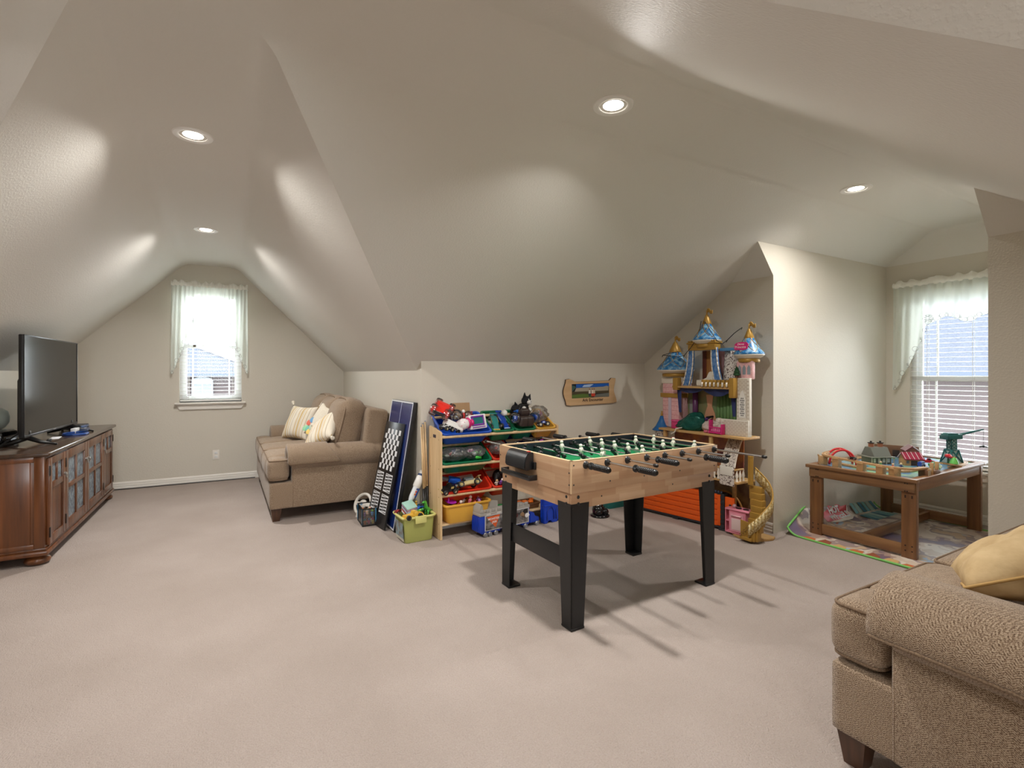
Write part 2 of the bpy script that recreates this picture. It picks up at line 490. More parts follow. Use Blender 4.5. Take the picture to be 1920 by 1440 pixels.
wall('wall_east_gable', [(XG, YK, 0), (XG, YC1, 0), (XG, YC1, ZH), (XG, YH, ZH), (XG, YK, ZK)])
wall('wall_east_gable_south', [(XG, YC2, 0), (XG, YKN, 0), (XG, YKN, ZK), (XG, YH2, ZH), (XG, YC2, ZH)])
wall('wall_alcove_north', [(XG, YC1, 0), (XV, YC1, 0), (XV, YC1, ZCH), (XH, YC1, ZCH), (XG, YC1, ZH)])
wall('wall_alcove_south', [(XG, YC2, 0), (XV, YC2, 0), (XV, YC2, ZCH), (XH, YC2, ZCH), (XG, YC2, ZH)])
W_FILL = (-0.72, 0.36, 0.95, 2.29)  # opening added in the unseen south wall to let in daylight fill
wall('wall_west', [(XGL, YKN, 0), (XGL, YK, 0), (XGL, YK, ZK), (XGL, YS, ZC), (XGL, YN, ZC), (XGL, YKN, ZK)])
wall('wall_south_knee', [(XW2, YKN, 0), (XG, YKN, 0), (XG, YKN, ZK), (XW2, YKN, ZK)])
wall('wall_south_knee_west', [(XGL, YKN, 0), (XWL, YKN, 0), (XWL, YKN, ZK), (XGL, YKN, ZK)])
wall('wall_south_wing_east', [(XW2, YB, 0), (XW2, YKN, 0), (XW2, YKN, ZK), (XW2, YT2, ZW), (XW2, YB, ZW)])
wall('wall_south_wing_west', [(XWL, YB, 0), (XWL, YKN, 0), (XWL, YKN, ZK), (XWL, YT2, ZW), (XWL, YB, ZW)])
holed('wall_south', 'y', YB, [(XWL, 0), (XW2, 0), (XW2, ZW), (XR2, ZC), (XL0, ZC), (XWL, ZW)], W_FILL, -0.12)

# baseboards: a stepped profile swept along the wall foot
BBP = [(0, 0), (0.016, 0), (0.016, 0.022), (0.013, 0.026), (0.013, 0.046), (0.010, 0.050), (0.010, 0.066), (0.005, 0.080), (0, 0.082)]
def baseboard(name, a, c, nx, ny):
    b = B()
    for (d0, z0), (d1, z1) in zip(BBP, BBP[1:]):
        b.poly([(a[0] + nx * d0, a[1] + ny * d0, z0), (c[0] + nx * d0, c[1] + ny * d0, z0), (c[0] + nx * d1, c[1] + ny * d1, z1), (a[0] + nx * d1, a[1] + ny * d1, z1)])
    struct(name, b, WHITE_TRIM)
baseboard('baseboard_north', (XWL, YA), (XW, YA), 0, -1)
baseboard('baseboard_wing_east', (XW, YK), (XW, YA), -1, 0)
baseboard('baseboard_wing_west', (XWL, YK), (XWL, YA), 1, 0)
baseboard('baseboard_north_knee', (XW, YK), (XG, YK), 0, -1)
baseboard('baseboard_east_gable', (XG, YC1), (XG, YK), -1, 0)
baseboard('baseboard_alcove_east', (XV, YC2), (XV, YC1), -1, 0)

# ------------------------------------------------------------------ recessed lights
GLOW = M('lamp_diffuser', (255, 247, 236), 0.4, emit=9.0)
TRIM = M('lamp_trim', (238, 236, 232), 0.35)
def downlight(x, y, label, w=1.0):
    t = thing('recessed_light', label, 'ceiling light', (x, y, ZC), group='recessed ceiling lights')
    obj('trim_ring', B().lathe([(0.064, 0.03), (0.066, -0.004), (0.075, -0.007), (0.094, -0.006), (0.098, -0.001), (0.098, 0.001)], seg=40), TRIM, t)
    obj('diffuser', B().lathe([(0, -0.0015), (0.04, -0.001), (0.067, 0.002)], seg=32), GLOW, t)
    d = bpy.data.lights.new('lamp_beam', 'AREA'); d.shape = 'DISK'; d.size = 0.12; d.energy = LAMP_W * w; d.color = LAMP_COL
    d.spread = R(150)
    o = link('lamp_beam', d, t, (0, 0, -0.010))
downlight(1.634, 1.888, 'round recessed ceiling light directly above the foosball table', 1.2)
downlight(3.851, 1.900, 'round recessed ceiling light at the mouth of the alcove with the train table', 0.65)
downlight(-0.149, 3.253, 'round recessed ceiling light in the wing, the one nearer the room', 0.95)
downlight(-0.147, 5.337, 'round recessed ceiling light in the wing, the one nearer the end window', 1.0)
downlight(-0.62, 1.870, 'unseen fill downlight added to the ceiling of the crossing', 0.5)  # out of view, added to raise the light level
downlight(-0.18, -1.20, 'unseen fill downlight added to the wing behind the camera', 0.8)  # another unseen lamp, added as fill from behind the camera

# ------------------------------------------------------------------ windows
def window(name, axis, pos, hole, bars):
    """double hung vinyl window; bars = fractions across the width where a vertical grille bar runs"""
    u0, u1, z0, z1 = hole; zm = (z0 + z1) / 2
    if axis == 'y': mx = Matrix(((1, 0, 0, 0), (0, 1, 0, pos), (0, 0, 1, 0), (0, 0, 0, 1)))
    else: mx = Matrix(((0, 1, 0, pos), (1, 0, 0, 0), (0, 0, 1, 0), (0, 0, 0, 1)))
    r = link(name, None); r['kind'] = 'structure'
    def fr(nm, a0, a1, b0, b1, y0, y1, t, tb=None):
        tb = tb or t
        b = B().box((a0, y0, b0), (a0 + t, y1, b1), mx=mx).box((a1 - t, y0, b0), (a1, y1, b1), mx=mx).box((a0 + t, y0, b0), (a1 - t, y1, b0 + tb), mx=mx).box((a0 + t, y0, b1 - tb), (a1 - t, y1, b1), mx=mx)
        return obj(nm, b, VINYL, r, None)
    fr('window_frame', u0, u1, z0, z1, 0.05, 0.115, 0.035)
    i0, i1 = u0 + 0.035, u1 - 0.035
    sl = fr('lower_sash', i0, i1, z0 + 0.035, zm + 0.02, 0.060, 0.085, 0.040)
    su = fr('upper_sash', i0, i1, zm - 0.02, z1 - 0.035, 0.088, 0.110, 0.036)
    for s, za, zb, y in ((sl, z0 + 0.07, zm - 0.015, 0.072), (su, zm + 0.015, z1 - 0.07, 0.099)):
        obj('pane', B().poly([mx @ Vector(q) for q in ((i0 + .035, y, za), (i1 - .035, y, za), (i1 - .035, y, zb), (i0 + .035, y, zb))]), GLASS, s)
        for f in bars:
            x = i0 + (i1 - i0) * f
            obj('muntin', B().box((x - 0.007, y - 0.005, za), (x + 0.007, y + 0.004, zb), mx=mx), VINYL, s)
    obj('sash_lock', B().box((i0 + 0.10, 0.045, zm - 0.005), (i0 + 0.13, 0.06, zm + 0.018), 0.003, mx=mx), M('bronze_lock', (90, 80, 66), 0.4, 0.6), r)
    # stool and apron
    obj('sill', B().box((u0 - 0.045, -0.055, z0 - 0.022), (u1 + 0.045, 0.06, z0), 0.005, mx=mx), WHITE_TRIM, r)
    ap = B().prism([(u0 - 0.03, 0), (u1 + 0.03, 0), (u1 - 0.005, -0.062), (u0 + 0.005, -0.062)], 0.022, mx=mx @ T(0, 0, z0 - 0.022) @ RX(90), bev=0.003)
    obj('apron', ap, WHITE_TRIM, r)
    return r
window('window_1', 'y', YA, W1, (0.17, 0.83))
window('window_2', 'x', XV, W2, (0.17, 0.83))

SLAT = M('blind_slat', (240, 240, 236), 0.45)
CORD = M('blind_cord', (230, 230, 226), 0.7)
def blind(label, axis, pos, hole, pitch, tilt, wid=0.042):
    u0, u1, z0, z1 = hole; u0 += 0.006; u1 -= 0.006
    uc = (u0 + u1) / 2; w = u1 - u0
    t = thing('window_blind', label, 'blind', (uc, pos, z0) if axis == 'y' else (pos, uc, z0), 0 if axis == 'y' else -90)
    s = 1
    H = z1 - z0
    obj('headrail', B().box((-w / 2, 0.006, H - 0.045), (w / 2, 0.048, H - 0.002), 0.003), SLAT, t)
    obj('bottom_rail', B().box((-w / 2, 0.008, 0.012), (w / 2, 0.046, 0.028), 0.004), SLAT, t)
    sb = B()
    pr = [(-wid / 2 + wid * i / 4, 0.0022 * (1 - ((i - 2) / 2) ** 2)) for i in range(5)]
    for (a, za), (c, zc) in zip(pr, pr[1:]):
        sb.poly([(-w / 2, a, za), (w / 2, a, za), (w / 2, c, zc), (-w / 2, c, zc)]); sb.poly([(-w / 2, a, za - .0022), (-w / 2, c, zc - .0022), (w / 2, c, zc - .0022), (w / 2, a, za - .0022)])
    me = sb.mesh('slat', True); me.materials.append(SLAT)
    n = int((H - 0.09) / pitch)
    for i in range(n):
        link('slat', me, t, (0, 0.027, 0.05 + pitch * i), (R(tilt), 0, 0))
    for x in (-w * 0.36, 0, w * 0.36):
        obj('ladder_cord', B().cyl((x, 0.006, 0.02), (x, 0.006, H - 0.04), 0.0018, seg=6).cyl((x, 0.048, 0.02), (x, 0.048, H - 0.04), 0.0018, seg=6), CORD, t)
blind('white horizontal slat blind in the narrow window at the end of the wing', 'y', YA, W1, 0.043, -1)
blind('white horizontal slat blind in the wide window behind the train table', 'x', XV, W2, 0.043, 4)

LACE = sheer('sheer_curtain', (238, 243, 236), 0.22)
LACE_EDGE = M('lace_cutwork', (150, 150, 146), 0.9)
WHITE_CLOTH = M('white_cloth', (240, 240, 232), 0.9)
def curtain(label, axis, pos, u0, u1, ztop, drop, mid):
    """swag valance: hangs from a rod, long at both sides (drop) and short in the middle (mid)"""
    w = u1 - u0
    t = thing('curtain_valance', label, 'curtain', ((u0 + u1) / 2, pos, ztop) if axis == 'y' else (pos, (u0 + u1) / 2, ztop), 0 if axis == 'y' else -90)
    obj('curtain_rod', B().tube([(-w / 2, 0, 0), (-w / 2, -0.055, 0), (w / 2, -0.055, 0), (w / 2, 0, 0)], 0.011), WHITE_TRIM, t)
    def hang(u):                       # u in -1..1
        a = abs(u)
        if a < 0.52: d = mid + 0.03 * math.cos(a * 2 * PI / 0.52)
        else: d = mid + 0.03 + (drop - mid - 0.03) * min(1, ((a - 0.52) / 0.44)) ** 0.85
        return d
    def fold(u, k): return 0.012 * math.sin(u * 31 + 1.3 * math.sin(u * 9)) * (0.5 + 0.7 * k) + 0.008 * math.sin(u * 57 + k * 3)
    def f(i, j):
        u = -1 + 2 * i; k = j
        x = u * w / 2 * (1 + 0.02 * k * abs(u)); z = -0.004 - k * hang(u)
        return (x, -0.066 + fold(u, k), z)
    cl = obj('curtain_cloth', B().grid(f, 110, 14), LACE, t, True)
    def g(i, j):
        u = -1 + 2 * i
        return (u * w / 2 * 1.01, -0.060 - 0.022 * math.sin(j * PI) + 0.010 * math.sin(u * 70 + j) * j, -0.012 + 0.062 * j + 0.012 * math.sin(u * 26 + 2 * math.sin(u * 7)) * j)
    obj('ruffle', B().grid(g, 140, 4), WHITE_CLOTH, t, True)
    # cut-work flowers along the hem: small rings of thread
    b = B(); n = 34
    for i in range(n):
        u = -0.96 + 1.92 * i / (n - 1); d = hang(u)
        r = 0.013 + 0.005 * (i % 3); c = Vector((u * w / 2 * (1 + 0.02 * abs(u)), -0.066 + fold(u, 1) - 0.004, -0.004 - d + r * 0.9))
        b.tube([c + Vector((math.cos(a) * r, 0, math.sin(a) * r)) for a in [2 * PI * q / 10 for q in range(10)]], 0.0016, 5, True)
        if i % 3 == 0: b.tube([c + Vector((math.cos(a) * r * .5, 0, r * 1.7 + math.sin(a) * r * .6)) for a in [2 * PI * q / 8 for q in range(8)]], 0.0014, 5, True)
    for uu in (-0.5, 0.5):
        c = Vector((uu * w / 2, -0.072 + fold(uu, 1), -0.004 - hang(uu) + 0.05))
        for q in range(8):
            a = 2 * PI * q / 8; cc = c + Vector((math.cos(a) * .026, 0, math.sin(a) * .026))
            b.tube([cc + Vector((math.cos(e + a) * .016, 0, math.sin(e + a) * .009)) for e in [2 * PI * m / 8 for m in range(8)]], 0.0014, 5, True)
    e = obj('lace_edging', b, LACE_EDGE, cl, True); e['label'] = 'grey outlined cut-work flowers along the scalloped hem'
    return t
curtain('sheer white swag curtain with lace hem on the narrow wing window', 'y', YA, -0.535, 0.245, 2.33, 1.03, 0.42)
curtain('sheer white swag curtain with lace hem on the alcove window by the train table', 'x', XV, 1.31, 2.435, 2.125, 0.98, 0.34)

# outlet on the end wall
t = thing('wall_outlet', 'white double socket outlet low on the end wall beside the sofa', 'outlet', (-0.09, YA, 0.315))
obj('cover_plate', B().box((-0.036, -0.006, -0.058), (0.036, 0, 0.058), 0.003), WHITE_TRIM, t)
for z in (-0.022, 0.022):
    r = obj('receptacle', B().box((-0.016, -0.0085, z - 0.014), (0.016, -0.005, z + 0.014), 0.004), VINYL, t)
    obj('slot', B().box((-0.008, -0.0092, z - 0.005), (-0.0055, -0.008, z + 0.005)).box((0.0055, -0.0092, z - 0.005), (0.008, -0.008, z + 0.005)), BLACK, r)
# cable lying along the end wall
tag(obj('power_cable', B().tube([(-1.25, 7.06, 0.012), (-0.9, 7.055, 0.008), (-0.4, 7.065, 0.007), (0.0, 7.06, 0.007), (0.33, 7.05, 0.008)], 0.005), BLACK), 'thin black cable lying on the carpet along the end wall baseboard', 'cable')

# ------------------------------------------------------------------ outside
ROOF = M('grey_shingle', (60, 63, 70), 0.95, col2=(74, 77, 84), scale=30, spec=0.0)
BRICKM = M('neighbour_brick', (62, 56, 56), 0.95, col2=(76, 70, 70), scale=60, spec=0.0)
def neighbour(label, loc, rz, rz_):
    t = thing('neighbour_house', label, 'house', loc, rz)
    # local: faces -y; eave at z=1.25
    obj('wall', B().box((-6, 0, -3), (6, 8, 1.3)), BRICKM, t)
    b = B()
    e = 0.4
    A, Bq, C, D = (-6 - e, -e, 1.32), (6 + e, -e, 1.32), (6 + e, 8 + e, 1.32), (-6 - e, 8 + e, 1.32)
    r0, r1 = (-3.5, 4, rz_), (1.6, 4, rz_)
    b.poly([A, Bq, r1, r0]).poly([Bq, C, r1]).poly([C, D, r0, r1]).poly([D, A, r0]).poly([A, D, C, Bq])
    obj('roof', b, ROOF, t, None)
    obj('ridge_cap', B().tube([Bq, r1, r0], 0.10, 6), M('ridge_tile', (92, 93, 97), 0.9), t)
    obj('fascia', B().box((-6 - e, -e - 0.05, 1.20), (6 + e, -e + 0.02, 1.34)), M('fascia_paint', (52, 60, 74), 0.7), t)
    gw_ = M('grey_window_frame', (112, 117, 122), .5)  # frame in one even grey, so the bright sky does not blow it out
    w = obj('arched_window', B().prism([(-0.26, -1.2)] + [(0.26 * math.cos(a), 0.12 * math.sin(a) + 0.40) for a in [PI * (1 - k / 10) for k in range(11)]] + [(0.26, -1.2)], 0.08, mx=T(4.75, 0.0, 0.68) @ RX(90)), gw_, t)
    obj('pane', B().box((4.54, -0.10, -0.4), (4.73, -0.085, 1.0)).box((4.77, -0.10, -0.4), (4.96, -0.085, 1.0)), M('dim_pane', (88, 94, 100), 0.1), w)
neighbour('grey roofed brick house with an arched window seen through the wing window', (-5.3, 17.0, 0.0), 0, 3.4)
neighbour('grey roofed house outside the alcove window behind the blind slats', (18.0, 6.6, 0.0), -90, 6.4)
struct('ground', B().poly([(-60, -60, -3.2), (90, -60, -3.2), (90, 90, -3.2), (-60, 90, -3.2)]), M('driveway_concrete', (196, 195, 190), 0.9, col2=(206, 205, 200), scale=3))

# ------------------------------------------------------------------ foosball table
def foosball():
    OAK = woodmat('light_oak_veneer', (188, 152, 118), (208, 175, 142), 0, 5, 0.42, 0.15, blocks=(0.19, 0.041, (164, 120, 86)))
    OAK_END = woodmat('light_oak_veneer_end', (188, 152, 118), (208, 175, 142), 1, 5, 0.42, 0.15, blocks=(0.19, 0.041, (164, 120, 86)))
    EDGE = M('pale_edge_band', (226, 196, 156), 0.5)
    NAVY = M('navy_black_board', (30, 36, 44), 0.4)
    FELT = M('green_field', (22, 140, 84), 0.7)
    WLINE = M('field_line', (225, 230, 225), 0.7)
    t = thing('foosball_table', 'light oak foosball table on black steel legs in the middle of the carpet', 'game table', (2.060, 2.427, 0), 2.0)
    L, Wd = 0.57, 0.355
    def boxring(nm, z0, z1, l, w, th):
        for q in (-1, 1):
            obj(nm, B().box((-l, q * w, z0), (l, q * (w - th), z1), 0.002), OAK, t)
            obj(nm, B().box((q * (l + .001), -w + th, z0), (q * (l - th), w - th, z1), 0.001), OAK_END, t)
    boxring('cabinet_side', 0.697, 0.858, L, Wd, 0.016)
    boxring('apron', 0.613, 0.697, L - 0.014, Wd - 0.014, 0.016)
    obj('edge_band', B().box((-L, -Wd, 0.858), (L, -Wd + .016, 0.861)).box((-L, Wd - .016, 0.858), (L, Wd, 0.861)).box((-L, -Wd, 0.858), (-L + .016, Wd, 0.861)).box((L - .016, -Wd, 0.858), (L, Wd, 0.861)).box((-L - .0012, -Wd - .0012, 0.697), (-L + .004, -Wd + .004, 0.8605)), EDGE, t)
    i = 0.0162
    obj('inner_wall', B().box((-L + i, -Wd + i, .755), (L - i, -Wd + i + .006, .855)).box((-L + i, Wd - i - .006, .755), (L - i, Wd - i, .855)).box((-L + i, -Wd + i, .755), (-L + i + .006, Wd - i, .855)).box((L - i - .006, -Wd + i, .755), (L - i, Wd - i, .855)), NAVY, t)
    fl = obj('playing_field', B().box((-L + i, -Wd + i, .745), (L - i, Wd - i, .757)), FELT, t)
    ln = B().box((-.003, -.33, .757), (.003, .33, .7578)).tube([(.09 * math.cos(a), .09 * math.sin(a), .757) for a in [2 * PI * k / 28 for k in range(28)]], .002, 5, True)
    for s in (-1, 1): ln.box((s * .40 - .003, -.17, .757), (s * .40 + .003, .17, .7578)).box((min(s * .40, s * .55), -.173, .757), (max(s * .40, s * .55), -.167, .7578)).box((min(s * .40, s * .55), .167, .757), (max(s * .40, s * .55), .173, .7578))
    obj('field_marking', ln, WLINE, fl)
    # legs: tapered steel angles, open towards the inside
    for sx in (-1, 1):
        for sy in (-1, 1):
            b = B()
            def plate(ax):
                w0, w1 = 0.115, 0.080
                o = (sx * (L - 0.012), sy * (Wd - 0.012))
                # slight splay: the top is at the corner, the foot straight below
                pr = [(0, 0.012), (w1, 0.012), (w0, 0.640), (0, 0.640)]
                if ax == 'x': m = Matrix.Translation((o[0], o[1], 0)) @ Matrix(((-sx, 0, 0, 0), (0, 0, -sy, 0), (0, 1, 0, 0), (0, 0, 0, 1)))
                else: m = Matrix.Translation((o[0], o[1], 0)) @ Matrix(((0, 0, -sx, 0), (-sy, 0, 0, 0), (0, 1, 0, 0), (0, 0, 0, 1)))
                b.prism(pr, 0.006, mx=m)
            plate('x'); plate('y')
            bmesh.ops.recalc_face_normals(b.bm, faces=b.bm.faces)
            lg = obj('leg', b, BLACK_METAL, t)
            x0, y0 = sx * (L - 0.012), sy * (Wd - 0.012)
            obj('foot_pad', B().box((x0 + sx * .003, y0 + sy * .003, 0), (x0 - sx * .083, y0 - sy * .083, 0.013), 0.004), BLACK, lg)
    obj('stretcher', B().box((-L + .022, -Wd + .022, .29), (-L + .029, Wd - .022, .40), 0.002), BLACK_METAL, t)
    bolt = B().lathe([(0, .005), (.006, .004), (.0095, 0), (.0095, -.002)], seg=14).mesh('bolt', True); bolt.materials.append(BLACK)
    for z in (.637, .672):
        for s in (-1, 1):
            for q in (-1, 1):
                link('bolt', bolt, t, (s * (L - .058), q * (Wd - .014), z), (R(90) if q < 0 else R(-90), 0, 0))
                link('bolt', bolt, t, (s * (L - .014), q * (Wd - .055), z), (0, R(90) * s, 0))
    screw = B().lathe([(0, .002), (.004, .001), (.0045, 0)], seg=10).mesh('screw', True); screw.materials.append(BLACK)
    for x, z in ((-.553, .838), (-.553, .74), (-.553, .62), (-.31, .735), (-.36, .66), (-.06, .735), (.18, .66), (.23, .735), (.54, .735), (.55, .838), (.545, .66)):
        link('screw', screw, t, (x, -Wd - (.0 if z > .697 else -.010), z), (R(90), 0, 0))
    for y, z in ((-.34, .74), (-.34, .80), (.34, .8)): link('screw', screw, t, (-L - .001, y, z), (0, R(-90), 0))
    # goal hood and ball tray on both ends
    for s in (-1, 1):
        m = Matrix.Diagonal((-s, 1, 1, 1))
        pr = [(0, .768), (.045, .763), (.062, .775), (.060, .815), (.046, .848), (.030, .862), (0, .862)]
        def place(b0): return b0
        b = B().prism([(x, z) for x, z in pr], .21, mx=Matrix(((s, 0, 0, s * (L + .001)), (0, 0, -1, .185), (0, 1, 0, 0), (0, 0, 0, 1))), bev=.004)
        bmesh.ops.recalc_face_normals(b.bm, faces=b.bm.faces)
        h = obj('goal_hood', b, M('satin_black', (22, 24, 27), 0.3, coat=0.3), t)
        obj('goal_bracket', B().box((s * L, -.050, .77), (s * (L + .014), -.024, .81), .002).box((s * L, .184, .77), (s * (L + .014), .21, .81), .002), BLACK, h)
        obj('score_button', B().box((s * (L + .008), -.005, .862), (s * (L + .026), .012, .866), .001), P((200, 50, 40)), h)
        tr = B().box((s * (L + .001), -.055, .713), (s * (L + .052), .245, .720)).box((s * (L + .046), -.055, .713), (s * (L + .054), .245, .742), .003).box((s * (L + .001), -.058, .713), (s * (L + .052), -.050, .742), .002).box((s * (L + .001), .240, .713), (s * (L + .052), .248, .742), .002)
        obj('ball_tray', tr, MATS['satin_black'], t)
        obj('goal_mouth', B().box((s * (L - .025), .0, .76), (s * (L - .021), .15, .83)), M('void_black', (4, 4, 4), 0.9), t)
    # rods with players
    xs = [-.474 + .1443 * k for k in range(8)]
    near = [-.533, -.695, -.565, -.575, -.537, -.659, -.565, -.693]
    grip_near = [1, 1, 0, 1, 0, 1, 0, 0]
    black = [1, 1, 0, 1, 0, 1, 0, 0]
    spots = [(-.17, 0, .17), (-.12, .12), (-.19, 0, .19), (-.24, -.12, 0, .12, .24), (-.24, -.12, 0, .12, .24), (-.19, 0, .19), (-.12, .12), (-.17, 0, .17)]
    tilt = [20, -55, 8, -38, 14, -48, 6, 0]
    ZR = .834
    WH = M('player_white', (226, 222, 208), 0.4); BKP = M('player_black', (24, 24, 26), 0.35)
    pm = {}
    for key, mm in ((0, WH), (1, BKP)):
        b = B().lathe([(0, .040), (.006, .0395), (.010, .036), (.0105, .030), (.0085, .024), (.006, .021), (.0115, .017), (.0135, .008), (.0125, -.006), (.011, -.016), (.008, -.030), (.0075, -.044), (.009, -.048)], seg=14)
        b.box((-.012, -.010, -.068), (.010, .010, -.046), .004)
        b.cyl((0, -.014, 0), (0, .014, 0), .011, seg=12)
        me = b.mesh('player', 50); me.materials.append(mm); pm[key] = me
    capm = B().lathe([(0, .004), (.0055, .003), (.0095, -.002), (.0095, -.020), (.0085, -.022)], seg=14).mesh('rod_cap', 40); capm.materials.append(BLACK)
    gb = B(); prof = [(0, .0), (.010, -.001), (.0135, -.006)]
    for k in range(9): prof += [(.0165, -.012 - k * .0115), (.0165, -.019 - k * .0115), (.0148, -.0215 - k * .0115)]
    prof += [(.0125, -.120), (.0105, -.127), (.0185, -.133), (.0185, -.141), (.008, -.143)]
    gm = gb.lathe(prof, seg=18).mesh('handle', 40); gm.materials.append(BLACK)
    bush = B().lathe([(.0075, .020), (.010, .020), (.011, .010), (.0185, .004), (.0205, 0), (.0075, -.002)], seg=20).mesh('bushing', 40); bush.materials.append(BLACK)
    for k in range(8):
        n0 = near[k]; f0 = n0 + 1.245
        g = grip_near[k]
        rd = obj('rod', B().cyl((xs[k], n0 + .004, ZR), (xs[k], f0 - .004, ZR), .0062, seg=12), CHROME, t)
        link('handle' if g else 'rod_cap', gm if g else capm, rd, (xs[k], n0, ZR), (R(90), 0, 0))
        link('rod_cap' if g else 'handle', capm if g else gm, rd, (xs[k], f0, ZR), (R(-90), 0, 0))
        link('bushing', bush, t, (xs[k], -Wd, ZR), (R(90), 0, 0)); link('bushing', bush, t, (xs[k], Wd, ZR), (R(-90), 0, 0))
        mid = (n0 + f0) / 2
        for y in spots[k]:
            yy = max(-.30, min(.30, y + mid * .6))
            link('player', pm[black[k]], rd, (xs[k], yy, ZR), (0, R(tilt[k]), R(180) if not black[k] else 0))
            # rubber collars
        for y in (-.31, .31): obj('bumper', B().cyl((xs[k], y - .012, ZR), (xs[k], y + .012, ZR), .0115, seg=12), BLACK, rd)
foosball()

# ------------------------------------------------------------------ sofas
LEGW = woodmat('dark_walnut_leg', (58, 36, 24), (84, 54, 36), 2, 6, 0.35, 0.3)
WELT = M('fabric_welt', (104, 84, 66), 0.9, col2=(138, 116, 94), scale=220)
def sofa(label, loc, rz):
    L = 2.00; h = L / 2
    t = thing('sofa', label, 'sofa', loc, rz)
    obj('base', B().rbox((0, .50, .226), (L, 1.0, .232), .016, n=8), TWEED, t, True)
    for s in (-1, 1):
        x0, x1 = s * (h - .215), s * h
        a = obj('arm', B().box((s * (h - .20), .18, .112), (s * (h + .004), 1.0, .50), .012, 3), TWEED, t, True)
        # rolled top: ellipse section swept back to front, closed by a rounded front
        c = (s * (h - .085), .540); rx, rz_ = .138, .112
        def f(i, j):
            th = 2 * PI * i; y = .165 + .835 * j
            k = 1.0
            if j < .05: k = math.sqrt(max(0, 1 - (1 - j / .05) ** 2)) * .45 + .55
            return (c[0] + s * rx * k * math.cos(th), y, c[1] + rz_ * k * math.sin(th))
        b = B().grid(f, 32, 30, True)
        v0 = [b.bm.verts[i] for i in range(0)]
        b.bm.verts.ensure_lookup_table()
        for row in (0, 30):
            vs = [b.bm.verts[i * 31 + row] for i in range(32)]; b.bm.faces.new(vs)
        bmesh.ops.recalc_face_normals(b.bm, faces=b.bm.faces)
        obj('arm_roll', b, TWEED, a, True)
        # loose arm cover with a slanting hem
        def g(i, j):
            th = R(-14 + 200 * i)
            back = .43 - .10 * math.sin(i * PI) if i < .5 else .43 - .10 + .12 * (i - .5)
            y = .150 + (back) * j
            wob = .004 * math.sin(i * 23 + j * 9) + .004 * math.sin(j * 17)
            k = 1.075 + wob + (.05 * (1 - i) ** 3)
            return (c[0] + s * rx * k * math.cos(th), y, c[1] + rz_ * k * math.sin(th))
        cb = B().grid(g, 40, 24)
        def g2(i, j):
            th = R(-14 + 200 * i); k = (1.075 + .05 * (1 - i) ** 3) * (1 - .62 * j)
            return (c[0] + s * rx * k * math.cos(th), .150 - .006 * math.sin(j * PI) + .012 * j, c[1] + rz_ * k * math.sin(th))
        cb.grid(g2, 40, 5)
        bmesh.ops.remove_doubles(cb.bm, verts=cb.bm.verts[:], dist=.0006)
        bmesh.ops.recalc_face_normals(cb.bm, faces=cb.bm.faces)
        o = obj('arm_cover', cb, TWEED, t, True)
        md = o.modifiers.new('thick', 'SOLIDIFY'); md.thickness = .008; md.offset = 1
        hem = [Vector(g(0, j / 24)) + Vector((s * .006, 0, -.003)) for j in range(25)]
        obj('welt', B().tube(hem, .0065, 7), WELT, o, True)
        obj('seam', B().tube([(s * (h + .001), .19, .12), (s * (h + .001), .19, .46)], .003, 6), WELT, t, True)
    obj('back', B().rbox((0, 0, 0), (L - .03, .21, .66), .05, n=10, mx=T(0, .915, .63) @ RX(-7)), TWEED, t, True)
    def outline(pts, z, nm, par):
        # rounded closed cord around a cushion
        out = []
        n = len(pts)
        for i in range(n):
            p0, p1, p2 = Vector(pts[i - 1]), Vector(pts[i]), Vector(pts[(i + 1) % n]); r = .042
            a = p1 + (p0 - p1).normalized() * r; b_ = p1 + (p2 - p1).normalized() * r
            for k in range(5):
                q = k / 4; out.append(((a * (1 - q) ** 2 + p1 * 2 * q * (1 - q) + b_ * q * q).to_3d() + Vector((0, 0, z))))
        obj(nm, B().tube(out, .0055, 7, True), WELT, par, True)
    zc, zh = .448, .190
    for k in (-1, 0, 1):
        b = B()
        if k == 0:
            b.rbox((0, .36, zc), (.530, .75, zh), .05, (.0, .015, .034)); pts = [(-.252, -.002), (.252, -.002), (.252, .722), (-.252, .722)]
        else:
            b.rbox((k * .528, .36, zc), (.520, .75, zh), .05, (.0, .015, .034))
            b.rbox((k * (.755 + h) / 2, .073, zc), (h - .755, .176, zh), .05, (.0, .004, .006))
            e, f_ = k * .281, k * (h - .013); m_ = k * .776
            pts = [(e, -.002), (f_, -.002), (f_, .148), (m_, .148), (m_, .722), (e, .722)]
        o = obj('seat_cushion', b, TWEED, t, True)
        outline(pts, zc + zh / 2 - .012, 'welt', o); outline(pts, zc - zh / 2 + .012, 'welt', o)
    for k in (-1, 0, 1):
        m = T(k * .578, .715, .785) @ RX(-14)
        o = obj('back_cushion', B().rbox((0, 0, 0), (.58, .25, .52), .10, (.01, .055, .02), mx=m), TWEED, t, True)
        ring = []
        for q in range(40):
            a = 2 * PI * q / 40; ca, sa = math.cos(a), math.sin(a)
            kx = (abs(ca) ** 4 + abs(sa) ** 4) ** -.25
            ring.append(m @ Vector((  .282 * ca * kx, -.085, .252 * sa * kx)))
        obj('welt', B().tube(ring, .0055, 7, True), WELT, o, True)
    for sx in (-1, 1):
        for y in (.055, .93):
            b = B(); bmesh.ops.create_cone(b.bm, cap_ends=True, segments=4, radius1=.040, radius2=.062, depth=.115)
            bmesh.ops.rotate(b.bm, matrix=Matrix.Rotation(R(45), 3, 'Z'), verts=b.bm.verts)
            bmesh.ops.translate(b.bm, vec=(sx * (h - .062), y, .0575), verts=b.bm.verts)
            obj('leg', b, LEGW, t, None)
    return t
